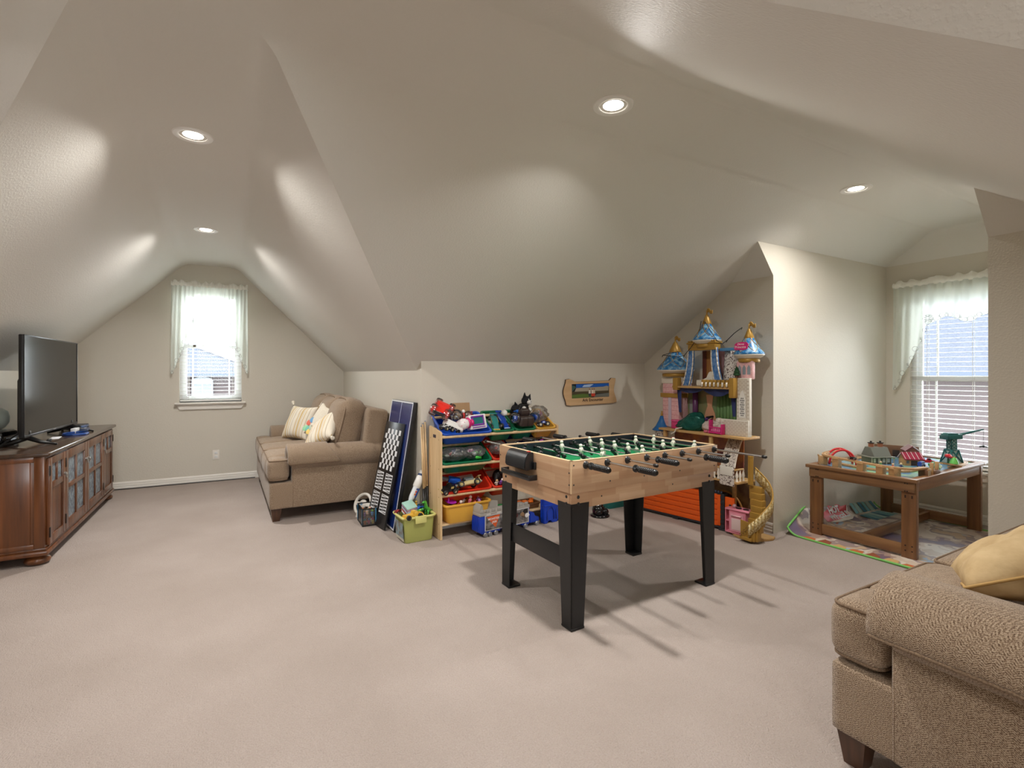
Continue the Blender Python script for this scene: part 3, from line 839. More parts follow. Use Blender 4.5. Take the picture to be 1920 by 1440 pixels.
sofa('brown tweed three seat sofa against the wing wall below the end window', (.338, 5.85, 0), -90)
sofa('brown tweed sofa with a gold pillow, close to the camera facing the train table', (2.772, .955, 0), 180)

# ------------------------------------------------------------------ pillows
def pillow_bm(w, h, th, pinch=.10, seed=0, wr=.010):
    b = B()
    def side(sg):
        def f(i, j):
            u, v = -1 + 2 * i, -1 + 2 * j
            k = max(0, (1 - u * u) * (1 - v * v)) ** .42
            x = u * w / 2 * (1 - pinch * (1 - v * v) * abs(u)); y = v * h / 2 * (1 - pinch * (1 - u * u) * abs(v))
            n = noise.noise((u * 2.2 + seed, v * 2.2, sg)) * wr * k
            return (x, y, sg * (th / 2 * k + n))
        return f
    b.grid(side(1), 26, 26); b.grid(side(-1), 26, 26)
    bmesh.ops.remove_doubles(b.bm, verts=b.bm.verts[:], dist=1e-5); bmesh.ops.recalc_face_normals(b.bm, faces=b.bm.faces)
    return b
STRIPE = stripes('cream_and_tan_stripe', (226, 217, 200), [(.10, .16, (202, 172, 120)), (.20, .23, (190, 176, 152)), (.30, .42, (204, 176, 124)), (.47, .50, (188, 172, 148)), (.58, .63, (206, 180, 132)), (.80, .84, (186, 172, 150))], .20, 0)
CREAM = M('cream_fabric', (226, 218, 202), 0.95, col2=(214, 204, 186), scale=90, bump=.3)
def pillow(label, loc, rot, w, h, th, mat, tassels=True, group=None, seed=0):
    t = thing('throw_pillow', label, 'pillow', loc, rot=tuple(R(a) for a in rot))
    obj('pillow_cover', pillow_bm(w, h, th, seed=seed), mat, t, True)
    if tassels:
        for sx in (-1, 1):
            for sy in (-1, 1):
                m = T(sx * w / 2 * 1.0, sy * h / 2 * 1.0, 0) @ Matrix.Rotation(math.atan2(sy, sx), 4, 'Z') @ RY(90)
                obj('tassel', B().lathe([(0, 0), (.010, .004), (.013, .012), (.009, .020), (.014, .030), (.020, .058), (.017, .062), (0, .060)], seg=12, mx=m), CREAM, t, True)
    return t
pillow('striped cream pillow with tassels, lying against the sofa back at the wing window end', (.74, 6.15, .745), (66, 0, -62), .46, .40, .15, STRIPE, seed=1)
p2 = pillow('plain cream pillow with a coloured print, between the two striped pillows', (.90, 5.62, .775), (62, 14, -70), .40, .38, .14, CREAM, False, seed=2)
for k, (x, y, c) in enumerate([(-.09, -.12, (120, 190, 175)), (-.13, -.06, (214, 110, 90)), (-.05, -.14, (235, 205, 120)), (-.14, -.13, (150, 205, 160)), (-.10, -.02, (110, 160, 200)), (-.04, -.09, (190, 200, 180))]):
    obj('print_patch', B().lathe([(0, .003), (.03, .002), (.034, 0)], (x, y, .062 - .02 * (abs(x) + abs(y))), 14, mx=RX(-14) @ RY(14)), M('print_%d' % k, c, .9), p2, True)
pillow('striped cream pillow with tassels, tipped against the arm at the near end of the sofa', (.83, 5.22, .735), (48, -28, -58), .46, .40, .15, STRIPE, seed=3)
GOLDC = M('gold_velvet', (204, 178, 134), 0.8, col2=(186, 158, 114), scale=14, bump=.4, bscale=10, bdist=.02)
pg = thing('throw_pillow', 'large gold pillow on the near sofa, leaning on its arm', 'pillow', (2.46, .60, .640), rot=(R(24), R(-16), R(205)))
obj('pillow_cover', pillow_bm(.62, .56, .24, .06, 5, .040), GOLDC, pg, True)
ring = []
for q in range(80):
    e, f_ = divmod(q, 20); w_ = -1 + f_ / 10
    u, v = ((w_, -1), (1, w_), (-w_, 1), (-1, -w_))[e]
    ring.append((u * .31 * (1 - .06 * (1 - v * v) * abs(u)), v * .28 * (1 - .06 * (1 - u * u) * abs(v)), 0))
obj('piping', B().tube(ring, .005, 7, True), M('gold_piping', (186, 150, 92), .8), pg, True)

# ------------------------------------------------------------------ tv console
CAB = woodmat('brown_cherry', (74, 40, 18), (120, 70, 34), 2, 3.2, 0.32, 0.35)
CABT = woodmat('brown_cherry_top', (52, 36, 26), (74, 52, 36), 0, 3.0, 0.25, 0.5)
RIPPLE = M('rippled_glass', (96, 118, 134), 0.10, col2=(150, 168, 178), scale=30, bump=.8, bscale=70, bdist=.01, spec=.8)
def console():
    t = thing('tv_console', 'brown wooden media console with glass doors under the television', 'cabinet', (-1.058, 4.55, 0), 89)
    L, D = 2.11, .58
    obj('body', B().box((0, 0, .10), (L, D, .735), .004), CAB, t)
    obj('base_moulding', B().box((-.018, -.018, .066), (L + .018, D, .100), .010).box((-.008, -.008, .10), (L + .008, D, .118), .006), CAB, t)
    obj('top', B().box((-.028, -.030, .737), (L + .028, D, .765), .009, 3), CABT, t)
    # framed end panel
    e = obj('end_panel', B().box((-.010, .075, .135), (0, D - .075, .715), .003), CAB, t)
    obj('end_frame', B().box((-.014, 0, .118), (0, .055, .737), .003).box((-.014, D - .055, .118), (0, D, .737), .003).box((-.014, .055, .118), (0, D - .055, .150), .003).box((-.014, .055, .700), (0, D - .055, .737), .003), CAB, e)
    for x in (.06, L - .06):
        for y in (.055, D - .06):
            obj('bun_foot', B().lathe([(0, 0), (.045, .001), (.066, .012), (.072, .028), (.062, .046), (.046, .054), (.046, .066)], (x, y, 0), 24), CAB, t, True)
    z0, z1 = .128, .722
    def frame(b, a, c, st, rails):
        b.box((a, -.020, z0), (a + st, 0, z1), .003).box((c - st, -.020, z0), (c, 0, z1), .003)
        for r0, r1 in rails: b.box((a + st, -.019, r0), (c - st, 0, r1), .002)
    pull = B().cyl((0, 0, 0), (0, -.012, 0), .011, seg=14).tube([(.012 * math.cos(a), -.013, -.016 + .015 * math.sin(a)) for a in [2 * PI * k / 16 for k in range(16)]], .0035, 7, True).mesh('door_pull', 40); pull.materials.append(M('pewter', (170, 168, 165), .3, .9))
    for k, (a, c) in enumerate(((.018, .382), (.390, .998), (1.006, 1.614), (1.622, 2.030))):
        b = B()
        if k in (0, 3):
            frame(b, a, c, .055, [(z0, .185), (.505, .545), (.672, z1)]); m = (a + c) / 2
            b.box((m - .010, -.018, .545), (m + .010, 0, .672), .002)
            d = obj('door', b, CAB, t)
            for q in range(7):
                w = (c - a - .11) / 7; x = a + .055 + w * q
                obj('bead_board', B().box((x + .0015, -.010, .185), (x + w - .0015, 0, .505), .003), CAB, d)
            for u0, u1 in ((a + .055, m - .010), (m + .010, c - .055)): obj('pane', B().box((u0, -.007, .545), (u1, -.002, .672)), RIPPLE, d)
            hx = c - .028 if k == 0 else a + .028; gx = a if k == 0 else c
            hz = .56
        else:
            frame(b, a, c, .068, [(z0, .195), (.43, .462), (.655, z1)]); m = (a + c) / 2
            b.box((m - .013, -.018, .195), (m + .013, 0, .655), .002)
            d = obj('door', b, CAB, t)
            for u0, u1 in ((a + .068, m - .013), (m + .013, c - .068)):
                for v0, v1 in ((.195, .43), (.462, .655)): obj('pane', B().box((u0, -.007, v0), (u1, -.002, v1)), RIPPLE, d)
            hx = c - .034 if k == 1 else a + .034; gx = a if k == 1 else c
            hz = .575
        link('door_pull', pull, d, (hx, -.020, hz))
        for z in (.215, .635): obj('hinge', B().box((gx - .009, -.024, z - .035), (gx + .009, -.018, z + .035), .002), M('dark_hinge', (38, 30, 26), .4, .5), d)
console()

# ------------------------------------------------------------------ television and what lies on the console
def television():
    t = thing('television', 'large flat black television standing on the wooden console', 'television', (-1.222, 5.48, .765), 87.5)
    w = .615
    SCR = M('tv_screen', (4, 4, 5), 0.12, spec=.22)
    obj('housing', B().box((-w, .0, .070), (w, .028, .815), .006).box((-w + .10, .028, .085), (w - .10, .070, .50), .02), BLACK, t)
    obj('bezel', B().box((-w, -.006, .070), (-w + .009, .001, .815), .002).box((w - .009, -.006, .070), (w, .001, .815), .002).box((-w, -.006, .807), (w, .001, .815), .002).box((-w, -.007, .070), (w, .001, .088), .003), M('tv_bezel', (30, 30, 32), .3), t)
    obj('screen', B().box((-w + .009, -.002, .088), (w - .009, .0, .807)), SCR, t)
    obj('badge', B().box((-.03, -.0085, .074), (.03, -.0065, .083), .001), M('badge_silver', (150, 150, 152), .3, .6), t)
    for x in (-.50, .47):
        b = B().box((x - .020, -.006, .050), (x + .020, .034, .115), .008)
        b.tube([(x, .012, .065), (x, -.06, .030), (x, -.155, .006)], [.020, .014, .007], 8)
        b.tube([(x, .012, .065), (x, .09, .030), (x, .17, .006)], [.020, .014, .007], 8)
        obj('stand_foot', b, BLACK, t, True)
television()
ZT = .765
t = thing('remote_control', 'small black remote lying in front of the television, nearest the console end', 'remote', (-1.205, 5.28, ZT), 100)
obj('shell', B().box((-.055, -.016, 0), (.055, .016, .014), .005), BLACK, t); 
for k in range(4): obj('button', B().cyl((-.03 + .018 * k, 0, .013), (-.03 + .018 * k, 0, .0155), .004, seg=8), P((110, 110, 115)), t)
tag(obj('paper_slip', B().box((-.09, -.03, 0), (.09, .03, .003), .001), P((222, 222, 226), .7), loc=(-1.215, 5.50, ZT), rot=(0, 0, R(96))), 'white paper slip lying flat in front of the television', 'paper')
t = thing('cable_coil', 'coil of blue cable lying on the console under the television', 'cable', (-1.13, 5.72, ZT))
obj('coil', B().tube([(.085 * (1 - .02 * (k // 24)) * math.cos(2 * PI * k / 24), .11 * math.sin(2 * PI * k / 24), .006 + .004 * (k // 24)) for k in range(72)], .0055, 7), P((34, 74, 150)), t, True)
t = thing('game_controller', 'dark blue handheld remote beside the blue cable coil', 'remote', (-1.115, 5.98, ZT), 95)
obj('shell', B().rbox((0, 0, .016), (.17, .06, .032), .013, n=5), P((36, 52, 84)), t, True); obj('button_pad', B().cyl((-.04, 0, .030), (-.04, 0, .034), .014, seg=14).cyl((.04, 0, .030), (.04, 0, .034), .010, seg=14), P((190, 196, 204)), t)
t = thing('adapter_box', 'white adapter box standing under the middle of the television', 'box', (-1.165, 5.88, ZT), 88)
obj('shell', B().box((-.06, -.02, 0), (.06, .02, .045), .006), P((226, 226, 228)), t); obj('plug_strip', B().box((-.045, -.0225, .014), (.045, -.0195, .022)), P((140, 142, 148)), t)
t = thing('set_top_box', 'flat dark media box at the window end of the console', 'media box', (-1.25, 6.28, ZT), 84)
obj('shell', B().box((-.11, -.08, .006), (.11, .08, .045), .006), P((26, 30, 38)), t); obj('front_panel', B().box((-.10, -.083, .012), (.10, -.079, .038), .002), P((70, 100, 150), .15), t)
for x in (-.09, .09): obj('foot', B().cyl((x, -.06, 0), (x, -.06, .008), .01, seg=10).cyl((x, .06, 0), (x, .06, .008), .01, seg=10), BLACK, t)
t = thing('game_console', 'black rounded electronic box behind the television stand', 'game console', (-1.46, 5.20, ZT), 80)
obj('shell', B().rbox((0, 0, .055), (.22, .14, .11), .04, n=6), M('gloss_black', (16, 16, 18), .15), t, True); obj('front_strip', B().box((-.08, -.0735, .05), (.08, -.068, .058)), P((120, 130, 140)), t)
t = thing('cable', 'black cable looping up behind the television', 'cable', (-1.50, 5.0, ZT))
obj('cord', B().tube([(.02, .25, .05), (-.06, .05, .11), (-.08, -.20, .05), (0, -.32, .006), (.12, -.20, .008), (.18, .1, .10), (.22, .4, .20)], .005, 7), BLACK, t, True)
t = thing('table_lamp', 'pale frosted globe lamp behind the television at the edge of the photo', 'lamp', (-1.56, 5.42, ZT))
obj('globe', B().lathe([(0, .27), (.045, .262), (.078, .235), (.09, .195), (.085, .15), (.06, .11), (.045, .10)], seg=28), M('frosted_glass', (214, 224, 214), .35), t, True)
obj('lamp_base', B().lathe([(0, 0), (.065, 0), (.062, .018), (.03, .03), (.025, .08), (.045, .10)], seg=24), P((200, 205, 200)), t, True)

# ------------------------------------------------------------------ game boards leaning in the corner
def leaning(name, label, cat, bl, br, tl, tr):
    """frame with its origin at the bottom-left corner: x along the foot, y up the board, z out of it"""
    bl, br, tl, tr = map(Vector, (bl, br, tl, tr))
    x = (br - bl).normalized(); yv = (tl - bl); yv = (yv - x * yv.dot(x)).normalized(); z = x.cross(yv)
    m = Matrix((x, yv, z)).transposed().to_4x4(); m.translation = bl
    t = link(name, None); t.matrix_world = m; t.location = m.to_translation(); t.rotation_euler = m.to_euler()
    return tag(t, label, cat), (br - bl).length, (tl - bl).dot(yv)
BLUEB = M('gloss_navy_blue', (20, 44, 108), 0.18, coat=.3)
WHITEL = M('board_white', (225, 227, 230), 0.35)
BLK_B = M('board_black', (24, 24, 26), 0.3)
t, w, h = leaning('table_tennis_board', 'tall blue table tennis board with white lines leaning in the corner', 'game board', (1.195, 4.68, .012), (1.195, 4.06, .012), (1.366, 4.66, 1.06), (1.366, 4.04, 1.06))
obj('board_core', B().box((0, 0, -.034), (w, h, -.002), .002), BLK_B, t)
fc = obj('playing_face', B().box((.004, .004, -.002), (w - .004, h - .004, 0)), BLUEB, t)
obj('white_line', B().box((.004, .004, 0), (.016, h - .004, .0008)).box((w - .016, .004, 0), (w - .004, h - .004, .0008)).box((.016, h - .016, 0), (w - .016, h - .004, .0008)).box((.016, .004, 0), (w - .016, .016, .0008)).box((w / 2 - .003, .016, 0), (w / 2 + .003, h - .016, .0008)), WHITEL, fc)
t, w, h = leaning('chess_backgammon_board', 'black board printed with chess and backgammon, leaning on the blue board', 'game board', (1.095, 4.54, .010), (1.140, 4.15, .010), (1.275, 4.60, .87), (1.300, 4.21, .87))
obj('board_core', B().box((0, 0, -.016), (w, h, 0), .002), BLK_B, t)
b = B(); s = (w - .08) / 8; y0 = h * .53; sy = (h * .93 - y0) / 8
for i in range(8):
    for j in range(8):
        if (i + j) % 2 == 0: b.box((.04 + i * s, y0 + j * sy, 0), (.04 + (i + 1) * s, y0 + (j + 1) * sy, .0007))
o = obj('chess_print', b, WHITEL, t); o['kind'] = 'stuff'
b = B()
ya, yb = h * .13, h * .50; ym = (ya + yb) / 2
for (u0, u1, flip) in ((.030, w / 2 - .022, 1), (w / 2 + .022, w - .030, -1)):
    for (v0, v1) in ((ya, ym - .012), (ym + .012, yb)):
        b.poly([(u0, v0, .0009), (u0 + .006, v0, .0009), (u0 + .006, v1, .0009), (u0, v1, .0009)]); b.poly([(u1 - .006, v0, .0009), (u1, v0, .0009), (u1, v1, .0009), (u1 - .006, v1, .0009)])
        b.poly([(u0, v1 - .005, .0010), (u1, v1 - .005, .0010), (u1, v1, .0010), (u0, v1, .0010)]); b.poly([(u0, v0, .0010), (u1, v0, .0010), (u1, v0 + .005, .0010), (u0, v0 + .005, .0010)])
        n = 6; d = (v1 - v0) / n
        for k in range(n):
            a = v0 + k * d
            b.poly([(u0, a, .0009), (u1 - .008, a + d * .5, .0009), (u0, a + d * .55, .0009)])
            b.poly([(u1, a + d * .5, .0009), (u1, a + d, .0009), (u0 + .03, a + d * .80, .0009)])
o = obj('backgammon_print', b, WHITEL, t, None); o['kind'] = 'stuff'

# ------------------------------------------------------------------ small toys: makers
def toy_figure(name, label, loc, c1, c2, s=1.0, rz=0, rot=None, group=None, ears=False):
    t = thing(name, label, 'toy', loc, rz, group, rot, s)
    b = B().lathe([(0, 0), (.010, 0), (.011, .004), (.008, .016), (.010, .026), (.006, .032), (0, .033)], seg=10)
    b.tube([(-.008, 0, .026), (-.016, .003, .016)], .0032, 6).tube([(.008, 0, .026), (.016, .003, .018)], .0032, 6)
    obj('body', b, P(c1), t, True)
    hd = B().sph((0, 0, .040), .0095, u=10, v=8)
    if ears: hd.cyl((-.006, 0, .046), (-.008, 0, .056), .003, .0005, 6).cyl((.006, 0, .046), (.008, 0, .056), .003, .0005, 6)
    obj('head', hd, P(c2), t, True)
    return t
def wheel_mesh(r, w, tyre, hub, key):
    a = B().lathe([(r * .55, -w / 2), (r * .9, -w / 2), (r, -w * .3), (r, w * .3), (r * .9, w / 2), (r * .55, w / 2)], seg=18).mesh('wheel', 40); a.materials.append(tyre)
    h = B().lathe([(0, w * .42), (r * .2, w * .44), (r * .28, w * .2), (r * .56, w * .3), (r * .58, -w * .3), (0, -w * .3)], seg=14).mesh('hub', 40); h.materials.append(hub)
    return a, h
WM = {}
def toy_car(name, label, loc, body, trim, L=.17, Wd=.075, H=.045, r=.021, ww=.018, tyre=(30, 30, 32), hub=(214, 204, 178), rot=(0, 0, 0), style='race', cat='toy car', group=None, bodymat=None, tyremat=None, drop=0.0):
    """toy car along x, wheels touching z=0"""
    t = thing(name, label, cat, loc, 0, group, tuple(R(a) for a in rot))
    bm_ = bodymat or P(body, .25)
    h = L / 2
    if style == 'race':
        pr = [(-h, r * .7), (-h, H * .95), (-h * .78, H * 1.0), (-h * .45, H * 1.25), (-.0, H * 1.35), (h * .25, H * .95), (h * .75, H * .75), (h, H * .5), (h, r * .6)]
    elif style == 'truck':
        pr = [(-h, r * .9), (-h, H * 1.1), (-h * .1, H * 1.1), (-h * .02, H * 1.75), (h * .38, H * 1.7), (h * .52, H * 1.15), (h, H * 1.0), (h, r * .9)]
    elif style == 'bus':
        pr = [(-h, r * .8), (-h, H * 1.9), (-h * .92, H * 2.0), (h * .86, H * 2.0), (h * .97, H * 1.3), (h, H * 1.2), (h, r * .8)]
    else:   # buggy
        pr = [(-h * .85, r * 1.3), (-h * .95, H * 1.15), (-h * .4, H * 1.35), (-h * .25, H * 1.9), (h * .2, H * 1.85), (h * .42, H * 1.25), (h * .9, H * .95), (h, r * 1.2)]
    m = Matrix(((1, 0, 0, 0), (0, 0, -1, Wd / 2 * .78), (0, 1, 0, 0), (0, 0, 0, 1)))
    obj('car_body', B().prism(pr, Wd * .78, mx=m, bev=min(.006, H * .12)), bm_, t, 40)
    tm = P(trim, .2)
    if style in ('race', 'truck', 'buggy'):
        x0, x1 = (-h * .42, h * .2) if style == 'race' else ((-.0, h * .36) if style == 'truck' else (-h * .2, h * .18))
        z0, z1 = (H * 1.02, H * 1.32) if style == 'race' else (H * 1.2, H * 1.66)
        obj('side_window', B().box((x0, -Wd * .395, z0), (x1, -Wd * .38, z1)).box((x0, Wd * .38, z0), (x1, Wd * .395, z1)), tm, t)
        obj('bumper', B().box((h * .93, -Wd * .42, r * .6), (h * 1.04, Wd * .42, r * 1.25), .003).box((-h * 1.04, -Wd * .40, r * .8), (-h * .94, Wd * .40, r * 1.3), .003), tm, t)
    else:
        for k in range(5):
            x = -h * .8 + k * L * .165
            obj('side_window', B().box((x, -Wd * .40, H * 1.15), (x + L * .11, -Wd * .385, H * 1.75)).box((x, Wd * .385, H * 1.15), (x + L * .11, Wd * .40, H * 1.75)), tm, t)
    if style == 'race': obj('spoiler', B().box((-h * 1.02, -Wd * .45, H * 1.5), (-h * .78, Wd * .45, H * 1.6), .002).box((-h * .92, -Wd * .3, H * .9), (-h * .86, -Wd * .25, H * 1.52)).box((-h * .92, Wd * .25, H * .9), (-h * .86, Wd * .3, H * 1.52)), bm_, t)
    k = (r, ww, tyre, hub, tyremat.name if tyremat else '')
    if k not in WM: WM[k] = wheel_mesh(r, ww, tyremat or P(tyre, .6), P(hub, .35), k)
    for sx in (-.62, .62):
        for sy in (-1, 1):
            wv = link('wheel', WM[k][0], t, (sx * h, sy * (Wd / 2 - ww * .2), r), (R(-90) * sy, 0, 0))
            link('hub', WM[k][1], wv)
    return t
def toy_ball(label, loc, r, mat, inner=None, group=None, name='toy_ball'):
    t = thing(name, label, 'toy ball', loc, 0, group)
    obj('shell', B().sph((0, 0, r), r, u=20, v=14), mat, t, True)
    if inner:
        b = B()
        for k in range(9):
            a = k * 2.4; z = r * (1 - .18 * k + .1); q = r * .62
            b.sph((q * math.cos(a), q * math.sin(a), r + (k - 4) * r * .14), r * .16, u=8, v=6)
        obj('bead_filling', b, inner, t, True)
    return t
def bag_bm(rx, ry, rz, seed, amp=.22):
    b = B(); bmesh.ops.create_icosphere(b.bm, subdivisions=4, radius=1)
    for v in b.bm.verts:
        p = v.co.copy(); n = noise.noise(p * 1.9 + Vector((seed, 0, 0))) * amp + noise.noise(p * 6 + Vector((0, seed, 0))) * amp * .35
        v.co = Vector((p.x * rx, p.y * ry, p.z * rz)) * (1 + n)
    return b
def toy_bag(label, loc, rad, cols, seed, rz=0, group=None):
    t = thing('plastic_bag', label, 'bag', loc, rz, group)
    obj('film', bag_bm(*rad, seed), BAG, t, True)
    q = random.Random(seed)
    for k, c in enumerate(cols):
        a, e = q.uniform(0, 2 * PI), q.uniform(-.5, .6); d = q.uniform(.15, .60)
        x, y, z = rad[0] * d * math.cos(a), rad[1] * d * math.sin(a), rad[2] * .6 * e
        sz = q.uniform(.011, .020)
        b = B()
        typ = k % 3
        if typ == 0: b.rbox((x, y, z), (sz * 2.6, sz * 1.3, sz * 1.2), sz * .4, n=3, mx=None)
        elif typ == 1: b.sph((x, y, z), sz * 1.1, u=10, v=8)
        else: b.cyl((x - sz, y - sz, z), (x + sz, y + sz, z + sz), sz * .55, seg=10)
        obj('toy_piece', b, P(c), t, True)
    return t

# ------------------------------------------------------------------ clear case of miniature figures, steering wheel
t = thing('display_case', 'clear cube case with black edges, full of tiny figures, at the foot of the boards', 'case', (1.080, 4.465, 0), -3)
cx, cy, ch = .058, .115, .150
fr = B()
for sx in (-1, 1):
    for sy in (-1, 1): fr.box((sx * cx - .004, sy * cy - .004, 0), (sx * cx + .004, sy * cy + .004, ch))
for z in (0, ch - .008):
    for s in (-1, 1):
        fr.box((-cx, s * cy - .004, z), (cx, s * cy + .004, z + .008)).box((s * cx - .004, -cy, z), (s * cx + .004, cy, z + .008))
obj('case_frame', fr, BLACK, t)
obj('base', B().box((-cx, -cy, .001), (cx, cy, .010)), BLACK, t)
sk = P((52, 140, 190))
obj('corner_strip', B().box((cx - .010, -cy - .0045, .01), (cx - .004, -cy - .003, ch)).box((-cx - .0045, cy - .014, .01), (-cx - .003, cy - .006, ch)).box((-cx - .0045, -cy + .006, .01), (-cx - .003, -cy + .014, ch)), sk, t)
obj('shelf', B().box((-cx + .004, -cy + .004, .072), (cx - .004, cy - .004, .075)), CLEAR, t)
for nm, a, c in (('front_pane', (-cx, -cy - .001, .01), (cx, -cy, ch)), ('side_pane', (-cx - .001, -cy, .01), (-cx, cy, ch)), ('side_pane', (cx, -cy, .01), (cx + .001, cy, ch))): obj('pane', B().box(a, c), CLEAR, t)
minis = [('orange', (226, 120, 50)), ('pink', (226, 60, 130)), ('yellow', (236, 204, 70)), ('teal', (50, 160, 170)), ('red', (196, 44, 40)), ('white', (230, 226, 220)), ('purple', (130, 70, 160)), ('lime green', (120, 190, 60)), ('sky blue', (90, 160, 220)), ('brown', (130, 86, 54)), ('peach', (236, 180, 150)), ('black', (30, 30, 34))]
for k, (cn, c) in enumerate(minis):
    lv = k // 6; i = k % 6
    x = (-.032, .0, .032)[i % 3]; y = (-.085, -.035)[i // 3] + .02 * lv
    p = Matrix.Translation((1.080, 4.465, 0)) @ RZ(-3) @ Vector((x, y + (.055 if lv and i % 2 else 0), .011 if lv == 0 else .0755))
    toy_figure('toy_figure', 'tiny %s figure on the %s level of the clear case' % (cn, 'upper' if lv else 'lower'), p, c, minis[(k * 5 + 3) % 12][1], 1.0, 40 * k, group='miniature figures in the clear case')
t = thing('toy_steering_wheel', 'white toy steering wheel behind the case of tiny figures', 'steering wheel', (1.10, 4.70, .105), rot=(R(66), 0, R(-58)))
WHP = P((222, 218, 210), .4)
obj('rim', B().tube([(.092 * math.cos(a), .092 * math.sin(a), 0) for a in [2 * PI * k / 36 for k in range(36)]], .0135, 10, True), WHP, t, True)
obj('hub', B().lathe([(0, .020), (.030, .018), (.040, .008), (.042, -.010), (0, -.012)], seg=24), WHP, t, True)
for a in (0, 180, 270): obj('spoke', B().box((.03, -.017, -.008), (.088, .017, .006), .006, mx=RZ(a)), WHP, t)
obj('button', B().cyl((0, 0, .018), (0, 0, .023), .014, seg=16), P((120, 150, 180)), t)
obj('rest_foot', B().box((-.03, -.125, -.02), (.03, -.09, .02), .006), WHP, t)

# ------------------------------------------------------------------ green tote with toys
t = thing('toy_tote', 'translucent lime green plastic tote full of toys on the carpet beside the shelf', 'tote', (1.305, 3.868, 0), 2)
LIME = M('lime_plastic', (172, 176, 100), 0.35); LIMEL = M('lime_rim', (208, 204, 128), 0.35)
obj('tub', B().tub(.262, .262, .198, .86, .004, .008, .025, mx=T(0, 0, .199)), LIME, t, 40)
rm = []
for q in range(44):
    a = 2 * PI * q / 44; ca, sa = math.cos(a), math.sin(a); kk = (abs(ca) ** 8 + abs(sa) ** 8) ** (-1 / 8); rm.append((.134 * ca * kk, .134 * sa * kk, .194))
obj('rim', B().tube(rm, .009, 8, True), LIMEL, t, True)
obj('latch', B().box((-.045, -.152, .150), (.045, -.138, .204), .006).box((-.045, -.152, .197), (.045, -.125, .206), .004), LIMEL, t)
lb = obj('sticker', B().box((-.1255, -.10, .045), (-.1235, .07, .165), mx=T(.004, 0, 0) @ RY(-4)), M('sticker_sky', (140, 176, 190), .5, col2=(110, 90, 70), scale=16), t)
obj('sticker_band', B().box((-.1245, -.10, .022), (-.1230, .07, .044), mx=T(.004, 0, 0) @ RY(-4)), P((196, 192, 176), .6), lb)
def TT(x, y, z): return Vector((1.305 + x, 3.868 + y, z))
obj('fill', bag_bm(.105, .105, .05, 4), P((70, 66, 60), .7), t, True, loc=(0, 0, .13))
YEL = glassy('amber_plastic', (240, 196, 70), .08, rough=.15); AMB = M('amber_opaque', (214, 170, 62), .25)
toy_car('toy_truck', 'translucent amber toy pickup with black wheels on the tote rim', TT(-.045, -.105, .185), (214, 170, 62), (230, 190, 90), .155, .07, .034, .0195, .020, hub=(26, 26, 28), rot=(0, -3, 8), style='truck', bodymat=AMB)
for k, (cn, c) in enumerate([('white', (225, 224, 222)), ('red', (178, 60, 62)), ('pale blue', (160, 178, 190)), ('mauve', (142, 96, 130)), ('mint', (150, 190, 178))]):
    t = thing('card_box', '%s card box in the tilted stack rising out of the green tote' % cn, 'box', TT(-.045, .01, .205 + .015 * k), rot=(R(28), R(-6), R(14)), group='tilted card boxes in the tote')
    obj('carton', B().box((-.045, -.06, 0), (.045, .03, .0135), .001), P(c, .6), t)
    obj('edge_stripe', B().box((-.044, -.0608, .003), (.044, -.0598, .0105)), P((235, 234, 230), .6), t)
toy_car('toy_car', 'dark red toy car at the back left of the green tote', TT(-.105, .065, .196), (150, 34, 40), (40, 40, 44), .07, .035, .02, .010, .009, rot=(0, -10, 30))
toy_car('toy_car', 'bright blue toy car lying among green toys in the tote', TT(.055, .02, .205), (36, 92, 180), (30, 30, 34), .09, .045, .026, .013, .012, rot=(8, -14, 20))
toy_car('toy_car', 'light blue toy racer beside the green dinosaur in the tote', TT(.075, .085, .205), (60, 150, 200), (30, 30, 34), .08, .04, .024, .012, .010, rot=(-10, 10, -40))
t = thing('toy_dinosaur', 'green toy dinosaur standing up at the shelf side of the tote', 'toy', TT(.098, -.03, .185), 200)
GRN = P((70, 160, 60))
obj('body', B().tube([(-.05, 0, .02), (-.02, 0, .025), (.0, 0, .035), (.018, 0, .06), (.022, 0, .085), (.034, 0, .098), (.052, 0, .094)], [.003, .010, .017, .015, .009, .011, .006], 10), GRN, t, True)
for s in (-1, 1): obj('leg', B().tube([(0, s * .012, .03), (.006, s * .016, .012), (.002, s * .016, .0), (.014, s * .016, 0)], [.010, .008, .006, .005], 8), GRN, t, True)
obj('crest', B().prism([(-.03, .03), (-.02, .046), (-.008, .05), (.004, .074), (.010, .098), (.02, .108), (.018, .09), (.006, .05)], .004, mx=T(0, .002, 0) @ RX(90)), P((120, 200, 80)), t)
toy_figure('toy_figure', 'yellow toy figure standing behind the tote toys', TT(.045, .085, .215), (224, 170, 50), (230, 190, 90), 1.1, 30)
toy_figure('toy_figure', 'lime toy figure lying in the middle of the tote', TT(.02, -.015, .21), (120, 190, 60), (60, 140, 70), 1.2, rot=(R(70), 0, R(50)))
t = thing('toy_wand', 'white and blue toy wand standing out of the tote against the wall corner', 'toy', (1.270, 3.93, .235), rot=(R(-6), R(33), R(12)))
obj('handle', B().lathe([(0, 0), (.008, .004), (.013, .04), (.022, .075), (.024, .09), (.025, .165)], seg=18), P((205, 208, 212)), t, True)
obj('side_grip', B().box((.006, -.023, .085), (.027, .023, .165), .006), P((30, 72, 150)), t)
obj('sleeve', B().lathe([(.026, .165), (.033, .172), (.034, .255), (.030, .262)], seg=20), P((220, 218, 214)), t, True)
obj('band', B().lathe([(.030, .262), (.0315, .264), (.0315, .277), (.030, .279)], seg=20), P((24, 50, 96)), t, True)
obj('end_cap', B().lathe([(.029, .279), (.029, .312), (.022, .324), (0, .326)], seg=20), P((222, 218, 212)), t, True)
